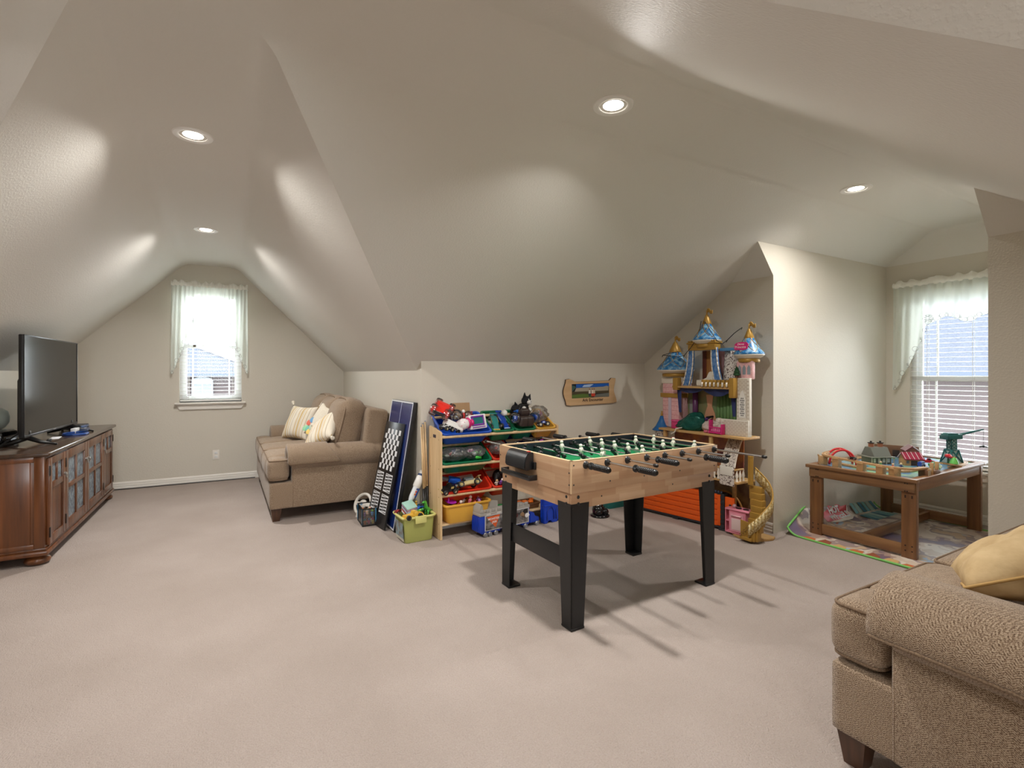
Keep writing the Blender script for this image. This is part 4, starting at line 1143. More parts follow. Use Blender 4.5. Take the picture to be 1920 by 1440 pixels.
for k, c in enumerate([(220, 110, 40), (210, 70, 40), (30, 60, 120)]): obj('button', B().box((-.006 + .0, -.028, .10 + .022 * k), (.006, -.0235, .114 + .022 * k), .001), P(c), t)
for k, (x, y, tx, ty, c) in enumerate(((1.445, 3.965, 1.43, 3.97, 'next to the wall'), (1.425, 3.955, 1.412, 3.972, 'between the other two'), (1.408, 3.94, 1.398, 3.975, 'nearest the tote'))):
    t = thing('cue_stick', 'wooden cue stick with black butt behind the toy shelf, %s' % c, 'cue', (x, y - .04, .004), 0, 'cue sticks in the corner')
    d = Vector((tx - x, ty - y + .035, .90 - .02 * k))
    obj('butt', B().cyl((0, 0, 0), d * .42, .012, .009, 12), BLACK, t, True); obj('shaft', B().cyl(d * .42, d, .009, .006, 12), PINE, t, True)
    obj('tip', B().cyl(d, d * 1.008, .006, .005, 10), P((110, 130, 160)), t, True)

# ------------------------------------------------------------------ toy shelf with tilted bins
SH = Matrix.Translation((1.458, 3.700, 0)) @ RZ(1.4)
t = thing('toy_shelf', 'pale pine toy shelf with sloping rows of coloured bins along the knee wall', 'shelf', (1.458, 3.700, 0), 1.4)
SL_ = 1.135; SD = .235
def side(x0, x1):
    pr = [(0, 0), (.03, 0), (SD - .03, 0), (SD, 0), (SD, .865), (SD - .01, .875), (SD - .11, .862), (.012, .842), (0, .832)]
    b = B().prism(pr, x1 - x0, mx=Matrix(((0, 0, 1, x0), (1, 0, 0, 0), (0, 1, 0, 0), (0, 0, 0, 1))), bev=.002)
    return b
for x0 in (0, SL_ - .018):
    sp = obj('side_panel', side(x0, x0 + .018), PINE, t)
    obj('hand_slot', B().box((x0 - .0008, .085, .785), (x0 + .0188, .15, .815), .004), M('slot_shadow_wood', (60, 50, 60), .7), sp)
    for y in (.03, .2):
        for z in (.78, .55, .33, .12): obj('peg_hole', B().cyl((x0 - .0006, y, z), (x0 + .0006, y, z), .004, seg=10), M('brown_plug', (110, 84, 56), .6), sp)
rods = [.800, .568, .338]
for z in rods:
    obj('rod', B().cyl((.018, .012, z), (SL_ - .018, .012, z), .0125, seg=14), PINE, t); obj('rod', B().cyl((.018, SD - .012, z + .135), (SL_ - .018, SD - .012, z + .135), .0125, seg=14), PINE, t)
obj('bottom_board', B().box((.018, .006, .105), (SL_ - .018, SD, .119), .002), PINE, t)
BINC = {'blue': (28, 82, 190), 'green': (16, 112, 74), 'red': (214, 50, 28), 'yellow': (226, 172, 66), 'navy': (28, 44, 120)}
BINM = {}
TILT = 30
def bin_(row, x, w, colour, label):
    z = rods[row] + .022
    k = (w, colour)
    if k not in BINM:
        me = B().tub(w, .305, .125, .80, .0035, .012, .022, mx=T(0, .1525, 0)).mesh('bin_tub', 40); me.materials.append(P(BINC[colour], .32, 'bin_' + colour)); BINM[k] = me
    p = SH @ Vector((x + w / 2, -.006, z))
    q = thing('toy_bin', label, 'bin', p, rot=(R(TILT), 0, R(1.4)), group='plastic bins on the toy shelf')
    link('tub', BINM[k], q)
    return p
WB, SB = .445, .212
bin_(0, .020, WB, 'blue', 'wide blue bin in the top row, heaped with toys')
bin_(0, .472, SB, 'green', 'green bin in the top row holding two toy race cars')
bin_(0, .690, SB, 'green', 'green bin in the top row under the plush cats and motor toy')
bin_(0, .905, SB - .003, 'yellow', 'yellow bin at the end of the top row')
bin_(1, .020, WB, 'green', 'wide green bin in the second row, full of bagged toys')
bin_(1, .472, SB, 'red', 'red bin in the second row beside the wide green one')
bin_(1, .690, SB, 'navy', 'navy bin in the second row beyond the red one')
bin_(1, .905, SB - .003, 'navy', 'navy bin at the far end of the second row')
bin_(2, .020, WB, 'red', 'wide red bin in the third row, holding a beige toy car')
bin_(2, .472, SB, 'red', 'narrow red bin in the third row')
p = SH @ Vector((.235, .105, .121 + .150))
q = thing('toy_bin', 'wide yellow bin standing level on the bottom board', 'bin', p, 1.4, 'plastic bins on the toy shelf')
obj('tub', B().tub(.415, .285, .150, .82, .004, .012, .025), P(BINC['yellow'], .32, 'bin_yellow'), q, 40)

def SP(x, y, z): return SH @ Vector((x, y, z))
def filler(row, x, w, col, depth=.05, name='bin_padding'):
    pass
# --- top row, wide blue bin
CLR = glassy('clear_red_tyre', (244, 214, 214), .14, rough=.12)
toy_car('toy_monster_truck', 'big red toy monster truck with clear wheels on top of the wide blue bin', SP(.045, .10, .972), (222, 44, 30), (40, 36, 40), .165, .10, .042, .036, .036, hub=(214, 40, 36), rot=(24, -16, 52), style='buggy', tyremat=CLR, cat='toy truck')
t = thing('cardboard_box', 'brown cardboard piece standing at the back of the wide blue bin', 'cardboard', SP(.285, .205, .915), rot=(R(-8), 0, R(4)))
obj('sheet', B().box((-.065, -.004, 0), (.065, .004, .115), .001), M('cardboard', (168, 134, 98), .85), t); obj('flap', B().box((-.065, .004, .10), (.065, .03, .104), .001), MATS['cardboard'], t)
SILV = M('silver_foil', (190, 188, 186), .25, .8)
toy_ball('large clear ball filled with silver beads in the wide blue bin', SP(.195, .13, .888), .045, CLEAR, SILV)
toy_ball('small clear ball with silver beads beside the cardboard', SP(.305, .13, .905), .032, CLEAR, SILV)
toy_car('toy_bus', 'white toy bus with black windows tilted in the wide blue bin', SP(.125, .055, .872), (228, 226, 222), (28, 26, 28), .145, .05, .024, .014, .012, rot=(62, 26, -14), style='bus', cat='toy bus')
toy_car('toy_buggy', 'small white frame buggy with black wheels at the front of the blue bin', SP(.065, .035, .845), (226, 226, 224), (40, 40, 44), .09, .055, .022, .017, .016, rot=(6, 12, 28), style='buggy', cat='toy car')
t = thing('toy_egg', 'white toy egg with pink dots and a magenta band', 'toy', SP(.205, .02, .893), rot=(0, R(82), R(8)))
obj('shell', B().lathe([(0, -.052), (.020, -.046), (.034, -.026), (.038, .0), (.034, .022), (.030, .030)], seg=22), P((232, 226, 226)), t, True)
obj('band', B().lathe([(.031, .030), (.036, .034), (.036, .044), (.031, .048)], seg=22), P((206, 34, 110)), t, True)
obj('ruffle', B().sph((0, .014, .062), .022, (1, .8, .7)).sph((0, -.014, .062), .022, (1, .8, .7)), P((214, 40, 120)), t, True)
db = B()
for k in range(14):
    a, z = k * 2.4, -.04 + .0048 * k; r_ = .038 * math.sqrt(max(.05, 1 - (z / .055) ** 2)); db.sph((r_ * math.cos(a), r_ * math.sin(a), z), .0034, u=6, v=5)
o = obj('dots', db, P((226, 130, 160)), t, True); o['kind'] = 'stuff'
t = thing('toy_play_oven', 'white toy oven with purple frame and teal window at the front of the blue bin', 'toy', SP(.345, .008, .850), rot=(R(-12), R(-4), R(4)))
obj('case', B().box((-.065, 0, 0), (.065, .055, .098), .006), P((232, 228, 228)), t)
obj('window_frame', B().box((-.052, -.005, .030), (-.036, .002, .09), .002).box((.036, -.005, .03), (.046, .002, .09), .002).box((-.052, -.005, .078), (.046, .002, .09), .002).box((-.052, -.005, .022), (.046, .002, .034), .002), P((112, 44, 150)), t)
obj('window', B().box((-.036, -.002, .034), (.036, .001, .078)), P((40, 110, 112), .15), t)
obj('handle_strip', B().box((-.05, -.004, .008), (.05, .001, .015), .002), P((120, 60, 156)), t)
toy_figure('toy_figure', 'red and white toy figure between the clear balls in the blue bin', SP(.255, .12, .925), (200, 50, 48), (235, 232, 228), 1.3, 20)
toy_car('toy_car', 'crimson toy car peeking out beside the cardboard in the blue bin', SP(.345, .135, .912), (196, 36, 70), (230, 200, 205), .10, .045, .026, .013, .011, rot=(0, 28, 24))
# --- top row, first green bin: two race cars lying nose down
toy_car('toy_race_car', 'teal and gold toy race car standing in the first green bin', SP(.535, .10, .868), (40, 120, 116), (206, 176, 90), .155, .06, .026, .016, .014, rot=(0, 34, -104), cat='toy car')
toy_car('toy_race_car', 'blue toy race car with cream wheels in the first green bin', SP(.612, .115, .880), (28, 66, 160), (150, 176, 214), .165, .06, .026, .016, .014, rot=(0, 36, -84), cat='toy car')
# --- top row, second green bin
BRN = M('brown_leatherette', (58, 46, 42), .35)
t = thing('toy_motor_buggy', 'dark brown toy buggy with clear blue wheels, upended in the second green bin', 'toy car', SP(.785, .02, .845), rot=(R(10), 0, R(2)))
obj('seat_body', B().rbox((0, 0, .042), (.125, .085, .075), .022, n=6).rbox((0, .02, .10), (.08, .05, .05), .015, n=5), BRN, t, True)
obj('centre_seam', B().tube([(0, -.043, .012), (0, -.045, .04), (0, -.040, .072)], .002, 6), BLACK, t)
CLB = glassy('clear_blue_tyre', (176, 204, 240), .18, rough=.12)
for s in (-1, 1):
    wv = obj('wheel', B().lathe([(.02, -.022), (.034, -.022), (.038, -.014), (.038, .014), (.034, .022), (.02, .022)], seg=22), CLB, t, 40, loc=(s * .083, .0, .062), rot=(0, R(90), R(12) * s))
    obj('hub', B().lathe([(0, .012), (.016, .014), (.021, .004), (.021, -.012), (0, -.014)], seg=16), P((60, 120, 200)), wv, True)
obj('roll_bar', B().tube([(-.035, .02, .115), (-.03, .03, .150), (.03, .03, .150), (.035, .02, .115)], .005, 8), BLACK, t, True)
toy_ball('plain white ball at the back of the second green bin', SP(.645, .12, .930), .021, P((226, 224, 218), .5))
t = thing('toy_helicopter', 'bright blue toy with black post above the brown buggy', 'toy', SP(.775, .09, .950), 20)
obj('body', B().rbox((0, 0, .02), (.07, .035, .03), .012, n=5), P((46, 112, 206)), t, True); obj('tail', B().box((-.07, -.006, .018), (-.03, .006, .028), .003), P((34, 90, 180)), t)
obj('mast', B().cyl((0, 0, .03), (0, 0, .075), .0035, seg=8), BLACK, t)
def plush(label, loc, rot, s, body, muzzle):
    t = thing('plush_cat', label, 'plush toy', loc, rot=tuple(R(a) for a in rot), sc=s)
    obj('body', B().sph((0, .03, -.02), .045, (1, 1.1, 1)), M('plush_' + body[0], body[1], .95, bump=.5, bscale=160), t, True)
    h = obj('head', B().sph((0, 0, .045), .042, (1.05, .95, .95)), M('plush_' + body[0], body[1]), t, True)
    obj('muzzle', B().sph((0, -.032, .034), .022, (1.15, .8, .9)), M('plush_' + muzzle[0], muzzle[1], .95), t, True)
    for sx in (-1, 1):
        obj('ear', B().cyl((sx * .026, 0, .070), (sx * .036, 0, .108), .017, .002, 12), M('plush_' + body[0], body[1]), h, True)
        obj('eye', B().sph((sx * .016, -.036, .056), .005), P((235, 235, 230), .2), h, True)
        obj('paw', B().sph((sx * .036, -.018, -.02), .016), M('plush_' + muzzle[0], muzzle[1]), t, True)
    obj('nose', B().sph((0, -.049, .04), .004), BLACK, t, True)
bk, wh = ('black', (28, 27, 29)), ('white', (226, 222, 216))
plush('black plush cat with white muzzle and one tall ear, topmost on the shelf', SP(.885, .155, 1.005), (0, 12, 18), .92, bk, wh)
plush('smaller black and white plush cat lying below the topmost cat', SP(.800, .165, .962), (20, -50, 10), .8, bk, wh)
toy_figure('toy_figure', 'brown and tan toy figure lying between the white ball and the blue toy', SP(.700, .10, .935), (120, 84, 50), (206, 170, 110), 1.3, rot=(R(80), 0, R(60)))
toy_figure('toy_figure', 'gold toy figure low in the second green bin beside the clear wheel', SP(.690, .055, .895), (190, 150, 70), (90, 60, 40), 1.1, rot=(R(60), 0, R(100)))
# --- top row, yellow bin
toy_bag('crinkled clear bag of orange and purple toys in the top yellow bin', SP(1.01, .145, .935), (.105, .085, .072), [(206, 110, 50), (140, 40, 90), (90, 70, 60), (120, 120, 125), (180, 90, 60), (60, 60, 66), (214, 206, 196)], 12)
toy_car('toy_buggy', 'blue toy buggy with cream hubs at the front of the top yellow bin', SP(.985, .018, .835), (30, 66, 160), (200, 210, 226), .105, .06, .026, .020, .016, rot=(4, 6, 164), style='buggy')
# --- second row
toy_bag('large clear bag with green and white toys in the wide green bin', SP(.155, .11, .650), (.13, .10, .052), [(40, 150, 60), (60, 170, 80), (180, 60, 60), (200, 196, 186), (220, 214, 200), (150, 150, 156), (90, 130, 90), (40, 60, 120)], 21)
toy_bag('smaller clear bag of green and blue toys in the wide green bin', SP(.335, .10, .652), (.10, .10, .050), [(60, 170, 70), (40, 90, 190), (130, 200, 140), (160, 60, 110), (190, 190, 196), (90, 160, 90)], 22)
toy_figure('toy_figure', 'green toy frog lying at the front of the wide green bin', SP(.365, .03, .610), (60, 180, 60), (70, 190, 70), 1.3, rot=(R(80), 0, R(-60)))
toy_bag('clear bag with pinkish toys in the red bin of the second row', SP(.575, .11, .668), (.085, .09, .055), [(220, 160, 150), (210, 90, 80), (226, 210, 200), (190, 150, 140), (180, 180, 184), (200, 60, 70)], 23)
t = thing('toy_sword', 'grey toy sword lying across the navy bin in the second row', 'toy', SP(.80, .05, .665), rot=(0, R(-4), R(6)))
obj('blade', B().box((-.10, -.010, 0), (.09, .010, .006), .002), P((170, 172, 176), .3), t); obj('grip', B().cyl((-.10, 0, .003), (-.15, 0, .003), .008, seg=10), P((36, 60, 150)), t); obj('guard', B().box((-.106, -.028, -.003), (-.096, .028, .009), .003), P((40, 40, 46)), t)
t = thing('toy_pony', 'purple toy pony lying in the far navy bin of the second row', 'toy', SP(1.01, .09, .655), rot=(0, R(-20), R(30)))
PUR = P((160, 70, 170))
obj('body', B().sph((0, 0, .03), .028, (1.5, .8, .8)).tube([(.03, 0, .04), (.045, 0, .06), (.06, 0, .062)], [.013, .012, .008], 8), PUR, t, True)
for x in (-.025, .025):
    for y in (-.012, .012): obj('leg', B().cyl((x, y, .02), (x * 1.3, y, -.015), .008, .006, 8), PUR, t, True)
obj('mane', B().sph((.038, 0, .066), .013, (1, .5, 1)).sph((-.05, 0, .035), .014, (.8, .5, 1.2)), P((220, 130, 200)), t, True)
# --- third row
t_ = toy_car('toy_car', 'large beige and silver toy car with a blue disc in the wide red bin', SP(.265, .052, .372), (206, 190, 140), (120, 126, 130), .185, .095, .040, .022, .022, rot=(24, 4, 176), style='race', hub=(190, 170, 110))
obj('hood_disc', B().cyl((.055, -.015, .047), (.055, -.015, .052), .017, seg=18), P((30, 90, 170)), t_); obj('canopy', B().rbox((-.01, 0, .058), (.075, .056, .026), .012, n=5), P((70, 74, 76), .12), t_, True)
toy_car('toy_car', 'black and gold toy car at the near end of the wide red bin', SP(.075, .03, .362), (34, 30, 30), (206, 180, 110), .12, .07, .032, .018, .016, rot=(20, 0, 12), style='truck')
t = thing('toy_blaster', 'blue and grey toy blaster lying at the back of the wide red bin', 'toy', SP(.125, .14, .430), rot=(R(20), R(14), R(-8)))
obj('barrel', B().cyl((-.09, 0, .01), (.02, 0, .01), .012, seg=12), P((120, 122, 128)), t, True); obj('stock', B().box((.0, -.022, -.008), (.085, .022, .028), .008), P((30, 86, 190)), t); obj('grip', B().box((.03, -.01, -.045), (.055, .01, 0), .004), P((30, 60, 140)), t)
BKF = M('black_fur', (22, 20, 22), .6, bump=.5, bscale=120)
t = thing('toy_gorilla', 'black shiny toy gorilla filling the narrow red bin', 'toy', SP(.595, .13, .425), rot=(R(25), 0, R(20)))
obj('body', B().rbox((0, 0, .0), (.11, .09, .10), .04, n=6), BKF, t, True); obj('head', B().sph((-.01, -.03, .055), .032), BKF, t, True)
for s in (-1, 1): obj('arm', B().tube([(s * .05, -.01, .03), (s * .075, -.04, -.01), (s * .05, -.06, -.04)], [.02, .017, .014], 8), BKF, t, True)
for k, (cn, c, d) in enumerate([('white', (224, 218, 210), (200, 160, 120)), ('violet', (130, 80, 170), (230, 220, 215)), ('silver', (170, 170, 176), (220, 120, 60))]):
    toy_figure('toy_figure', '%s toy figure at the front of the narrow red bin' % cn, SP(.515 + .038 * k, .028 + .006 * k, .372), c, d, 1.15, rot=(R(30), R(10 * k - 10), R(30 * k)), group='figures in the narrow red bin')
# --- bottom yellow bin
t = thing('toy_plate', 'purple toy plate on top of the yellow bottom bin', 'toy', SP(.105, .04, .272), rot=(R(10), R(8), 0))
obj('dish', B().lathe([(0, .004), (.030, .004), (.044, .012), (.046, .012), (.032, 0), (0, 0)], seg=26), P((186, 50, 196)), t, True); obj('spout', B().cyl((-.02, 0, .004), (-.024, 0, .04), .008, .005, 10), P((200, 70, 200)), t, True)
for k, (cn, c, d, x, y) in enumerate([('red', (200, 40, 50), (236, 220, 214), .185, .06), ('white', (232, 228, 224), (60, 50, 60), .225, .09), ('rose', (226, 120, 140), (240, 220, 214), .275, .05), ('coral', (226, 110, 80), (236, 190, 150), .335, .07), ('lilac', (170, 120, 190), (236, 200, 190), .37, .05), ('dark grey', (60, 60, 66), (200, 60, 60), .15, .12)]):
    toy_figure('toy_figure', '%s toy figure poking out of the yellow bottom bin' % cn, SP(x, y, .235), c, d, 1.5, rot=(R(50 - 20 * (k % 3)), R(14 * (k % 2)), R(47 * k)), group='figures in the yellow bottom bin')

for o in list(COL.objects):
    l = o.get('label', '')
    if 'category' in o and ('wide blue bin' in l or 'blue bin' in l or 'first green bin' in l or 'second green bin' in l or 'topmost' in l or 'pink dots' in l or 'wide red bin' in l or 'small clear ball' in l) and o.name.split('.')[0] not in ('toy_bin',):
        o.scale = [v * (1.32 if 'monster' in o.name or 'ball' in o.name else 1.2) for v in o.scale]
# ------------------------------------------------------------------ toy hauler truck and play pieces in front of the shelf
TB = P((22, 62, 178), .35); TW = M('silver_wheel', (150, 152, 158), .35, .6)
t = thing('toy_hauler', 'blue toy car hauler trailer with printed sides and grey castle deck before the shelf', 'toy truck', (1.745, 3.585, 0), 7.5)
L_, H0, H1 = .50, .040, .170
obj('trailer_box', B().box((0, 0, H0), (L_, .125, H1), .006), TB, t)
rb = obj('rear_ribs', B(), TB, t) if False else None
for k in range(5): obj('rear_rib', B().box((-.004, .012 + k * .022, H0 + .01), (.001, .024 + k * .022, H1 - .012), .001), TB, t)
pn = obj('side_print', B().box((.045, -.003, H0 + .008), (L_ - .01, -.0005, H1 + .002)), P((206, 206, 208), .3), t)
obj('print_ground', B().box((.052, -.0036, H0 + .014), (L_ - .018, -.003, H1 - .004)), M('print_smoke', (54, 52, 54), .35, col2=(150, 146, 144), scale=26), pn)
obj('print_triangle', B().prism([(.060, H1 - .012), (.190, H1 - .006), (.148, H0 + .026)], .0008, mx=Matrix(((1, 0, 0, 0), (0, 0, -1, -.0036), (0, 1, 0, 0), (0, 0, 0, 1)))), P((226, 96, 40), .35), pn)
text('lettering', 'MONSTER', .024, P((240, 238, 236)), pn, (.128, -.0050, H1 - .032), (R(90), 0, R(0)), bold=.0004)
text('lettering', 'JAM', .026, P((240, 238, 236)), pn, (.135, -.0050, H1 - .058), (R(90), 0, 0), bold=.0004)
q = random.Random(3)
for k, c in enumerate([(70, 150, 60), (90, 70, 60), (180, 170, 165), (40, 40, 44), (130, 190, 80), (200, 180, 160), (90, 40, 40), (110, 110, 120), (60, 120, 60), (190, 90, 60), (150, 120, 90), (230, 230, 232)]):
    x, z = .20 + .27 * q.random(), H0 + .03 + .085 * q.random(); n = 7; r0 = .012 + .016 * q.random()
    obj('print_patch', B().prism([(x + r0 * (0.6 + .6 * q.random()) * math.cos(2 * PI * j / n), z + r0 * (.5 + .5 * q.random()) * math.sin(2 * PI * j / n)) for j in range(n)], .0006 + .00006 * k, mx=Matrix(((1, 0, 0, 0), (0, 0, -1, -.0036), (0, 1, 0, 0), (0, 0, 0, 1)))), P(c, .4), pn)
GRY = P((166, 162, 156), .5); 
dk = obj('castle_deck', B().box((-.002, -.002, H1), (L_ + .002, .127, H1 + .022), .002), GRY, t)
for k in range(9):
    obj('merlon', B().box((.004 + k * .056, -.002, H1 + .022), (.036 + k * .056, .010, H1 + .048), .002), GRY, dk)
obj('castle_tower', B().prism([(0, .0), (.03, 0), (.03, .055), (.018, .075), (0, .045)], .12, mx=Matrix(((1, 0, 0, .0), (0, 0, -1, .122), (0, 1, 0, H1 + .02), (0, 0, 0, 1)))).prism([(.15, .0), (.25, 0), (.25, .05), (.165, .068)], .01, mx=Matrix(((1, 0, 0, .0), (0, 0, -1, .122), (0, 1, 0, H1 + .02), (0, 0, 0, 1)))), GRY, dk)
obj('deck_stone', B().box((.06, -.0035, H1 + .004), (.10, -.0015, H1 + .015)).box((.16, -.0035, H1 + .004), (.20, -.0015, H1 + .015)).box((.30, -.0035, H1 + .004), (.34, -.0015, H1 + .015)), P((206, 204, 200), .5), dk)
obj('cab', B().prism([(0, .03), (.10, .03), (.105, .062), (.085, .075), (.06, .078), (.045, .115), (0, .118)], .11, mx=Matrix(((1, 0, 0, L_ + .012), (0, 0, -1, .118), (0, 1, 0, 0), (0, 0, 0, 1))), bev=.004), TB, t)
obj('coupling', B().box((L_ - .01, .03, .035), (L_ + .02, .09, .05)), TB, t)
wm = B().lathe([(0, -.010), (.016, -.010), (.0195, -.006), (.0195, .006), (.016, .010), (.010, .007), (.006, .010), (0, .010)], seg=18).mesh('wheel', 40); wm.materials.append(TW)
for x in (.055, .098, .155, L_ - .04, L_ + .085):
    for y in (.006, .118): link('wheel', wm, t, (x, y, .0195), (R(90), 0, 0))
obj('mud_guard', B().box((.02, .004, .028), (.20, .121, .042), .004).box((L_ - .08, .004, .028), (L_ + .0, .121, .042), .004), TB, t)
toy_car('toy_car', 'black toy sports car on the dark floor behind the hauler', (1.90, 3.80, .120), (22, 22, 24), (70, 72, 78), .16, .075, .036, .02, .018, rot=(0, -4, 12))
t = thing('toy_dragon', 'bright green furry toy lying behind the grey castle deck', 'plush toy', (2.06, 3.80, .119))
GF = M('green_fur', (24, 140, 62), .9, bump=.6, bscale=110)
obj('body', B().rbox((0, 0, .03), (.13, .10, .065), .03, n=6), GF, t, True); obj('head', B().sph((-.075, -.01, .055), .028), GF, t, True)
for s in (-1, 1): obj('leg', B().tube([(.03, s * .045, .02), (.05, s * .065, .012)], [.016, .012], 8), GF, t, True)
t = thing('toy_tray', 'shallow brown tray with orange toys on the shelf bottom beyond the hauler', 'tray', (2.30, 3.83, .121), 1.4)
obj('tray', B().tub(.24, .16, .05, .9, .003, .006, .012, mx=T(0, 0, .051)), P((96, 62, 34), .5), t, 40)
for k in range(6): obj('orange_piece', B().rbox((-.08 + .032 * k, (-.02, .025)[k % 2], .04 + .008 * (k % 3)), (.05, .03, .022), .008, n=3), P((226, 110, 30)), t, True)
t = thing('toy_play_arch', 'blue folded plastic play panel with arches standing at the far end of the shelf', 'toy', (2.395, 3.66, 0), 5)
pr = [(0, .0), (.035, 0), (.05, .022), (.075, .022), (.09, 0), (.145, 0), (.16, .022), (.185, .022), (.20, 0), (.235, 0), (.235, .235), (0, .235)]
mxp = Matrix(((1, 0, 0, 0), (0, 0, -1, .03), (0, 1, 0, 0), (0, 0, 0, 1)))
obj('panel', B().prism(pr, .03, mx=mxp, bev=.003), TB, t)
for x in (.03, .13): obj('arch_relief', B().tube([(x, -.003, .03), (x, -.003, .10), (x + .02, -.003, .135), (x + .055, -.003, .135), (x + .075, -.003, .10), (x + .075, -.003, .03)], .005, 6), P((16, 46, 140)), t, True)
obj('ledge', B().box((-.002, -.006, .148), (.237, .034, .160), .003), TB, t)
obj('back_panel', B().box((.0, .035, .0), (.235, .055, .20), .003), TB, t)

# ------------------------------------------------------------------ plaque on the knee wall
t = thing('picture_plaque', 'wooden plaque with a panoramic photo and burnt lettering on the knee wall', 'picture frame', (3.145, YK - .004, 1.122), rot=(0, R(-1.0), 0))
PLQ = woodmat('plaque_wood', (196, 160, 116), (214, 180, 138), 0, 4, .5)
w2_, h2_ = .31, .122
def wav(a): return .012 * math.sin(a)
out = []
N = 14
left = [(-w2_ + .016 * math.cos(PI * 2 * k / N) - .006, h2_ - 2 * h2_ * k / N) for k in range(N + 1)]
right = [(w2_ - .014 * math.cos(PI * 2 * k / N) + .012 * (k / N), -h2_ + 2 * h2_ * k / N) for k in range(N + 1)]
right = [(w2_ + .018 - .030 * (0.5 - 0.5 * math.cos(PI * 2 * k / N)) - .012 * (k / N), -h2_ + .006 + 2 * (h2_ - .003) * k / N) for k in range(N + 1)]
topc = [(w2_ - .05, h2_ + .004), (w2_ - .075, h2_ - .020), (-.05, h2_ - .024), (-w2_ + .12, h2_ - .022), (-w2_ + .085, h2_ - .006), (-w2_ + .05, h2_ + .006)]
pts = left + [(-w2_ + .05, -h2_ - .008)] + [(w2_ - .03, -h2_ - .006)] + right + topc
mw = Matrix(((1, 0, 0, 0), (0, 0, -1, 0), (0, 1, 0, 0), (0, 0, 0, 1)))
obj('plaque_board', B().prism(pts, .018, mx=mw, bev=.002), PLQ, t)
obj('dark_edge', B().prism([(x * 1.004, z * 1.012) for x, z in pts], .012, mx=mw), M('burnt_edge', (58, 38, 24), .6), t)
px0, px1, pz0, pz1 = -.235, .225, -.060, .078
ph = obj('photo', B().box((px0, -.0192, pz0), (px1, -.0180, pz1)), P((22, 30, 40), .3), t)
def pq(nm, pts_, c, d, par=ph): obj(nm, B().prism(pts_, .0003, mx=Matrix(((1, 0, 0, 0), (0, 0, -1, -.0190 - d), (0, 1, 0, 0), (0, 0, 0, 1)))), P(c, .4), par)
pq('photo_sky', [(px0 + .05, .040), (px1, .044), (px1, pz1 - .004), (px0 + .05, pz1 - .004)], (28, 96, 190), .0002)
pq('photo_cloud', [(-.11, .045), (-.02, .045), (.03, .070), (.0, .072), (-.09, .066)], (170, 196, 226), .0005)
pq('photo_ship', [(px0 + .03, .0), (px1 - .01, .0), (px1 - .005, .044), (px1 - .03, .050), (.15, .042), (px0 + .05, .038)], (168, 160, 140), .0007)
pq('photo_shore', [(px0, -.022), (px1, -.022), (px1, .002), (px0, .004)], (78, 70, 50), .0010)
pq('photo_trees', [(px0, .004), (px0 + .03, .03), (px0 + .05, .045), (px0 + .03, .06), (px0, .065)], (60, 96, 90), .0012)
pq('photo_grass', [(px0, pz0 + .002), (-.01, pz0 + .002), (.03, -.03), (-.10, -.020), (px0, -.026)], (88, 116, 52), .0013)
pq('photo_stones', [(.03, pz0 + .002), (px1, pz0 + .002), (px1, -.022), (.06, -.030)], (110, 116, 110), .0014)
for k, (x, c1_, c2_) in enumerate(((-.022, (226, 222, 214), (50, 60, 70)), (.012, (228, 214, 196), (206, 60, 44)), (.034, (206, 190, 170), (200, 70, 50)))):
    pq('photo_person', [(x - .012, -.050), (x + .012, -.050), (x + .013, -.018), (x - .013, -.018)], c2_, .0018 + .0002 * k); pq('photo_person', [(x - .013, -.020), (x + .013, -.020), (x + .010, .014), (x - .010, .014)], c1_, .0019 + .0002 * k)
    pq('photo_person', [(x + .0085 * math.cos(a), .022 + .009 * math.sin(a)) for a in [2 * PI * j / 8 for j in range(8)]], (150, 104, 80), .0020 + .0002 * k)
text('lettering', 'Ark Encounter', .043, M('burnt_lettering', (58, 34, 22), .7), t, (.020, -.0190, -.084), (R(90), 0, 0), .0004, bold=.0007)

# ------------------------------------------------------------------ castle dollhouse
DW = woodmat('doll_pine', (186, 146, 92), (206, 168, 112), 1, 6, .5)
PINKB = M('pink_brick_print', (226, 168, 172), .5, col2=(236, 196, 196), scale=60)
CREAMP = P((232, 224, 210), .45); BLUE_R = M('blue_roof_print', (24, 112, 178), .3, col2=(150, 198, 226), scale=34, lo=.42, hi=.66)
PINK = P((214, 40, 126), .35); LPINK = P((226, 140, 160), .4); WHP2 = P((228, 224, 214), .45)
FLORAL = M('floral_print', (222, 214, 206), .6, col2=(104, 84, 78), scale=85, lo=.50, hi=.60)
t = thing('castle_dollhouse', 'tall castle dollhouse with blue cone roofs against the gable wall', 'dollhouse', (3.70, 3.00, 0))
def W3_(x, y, z): return (x - 3.70, y - 3.00, z)
def dbox(nm, a, b, mat, par=None, bev=.002): return obj(nm, B().box(W3_(*a), W3_(*b), bev), mat, par or t)
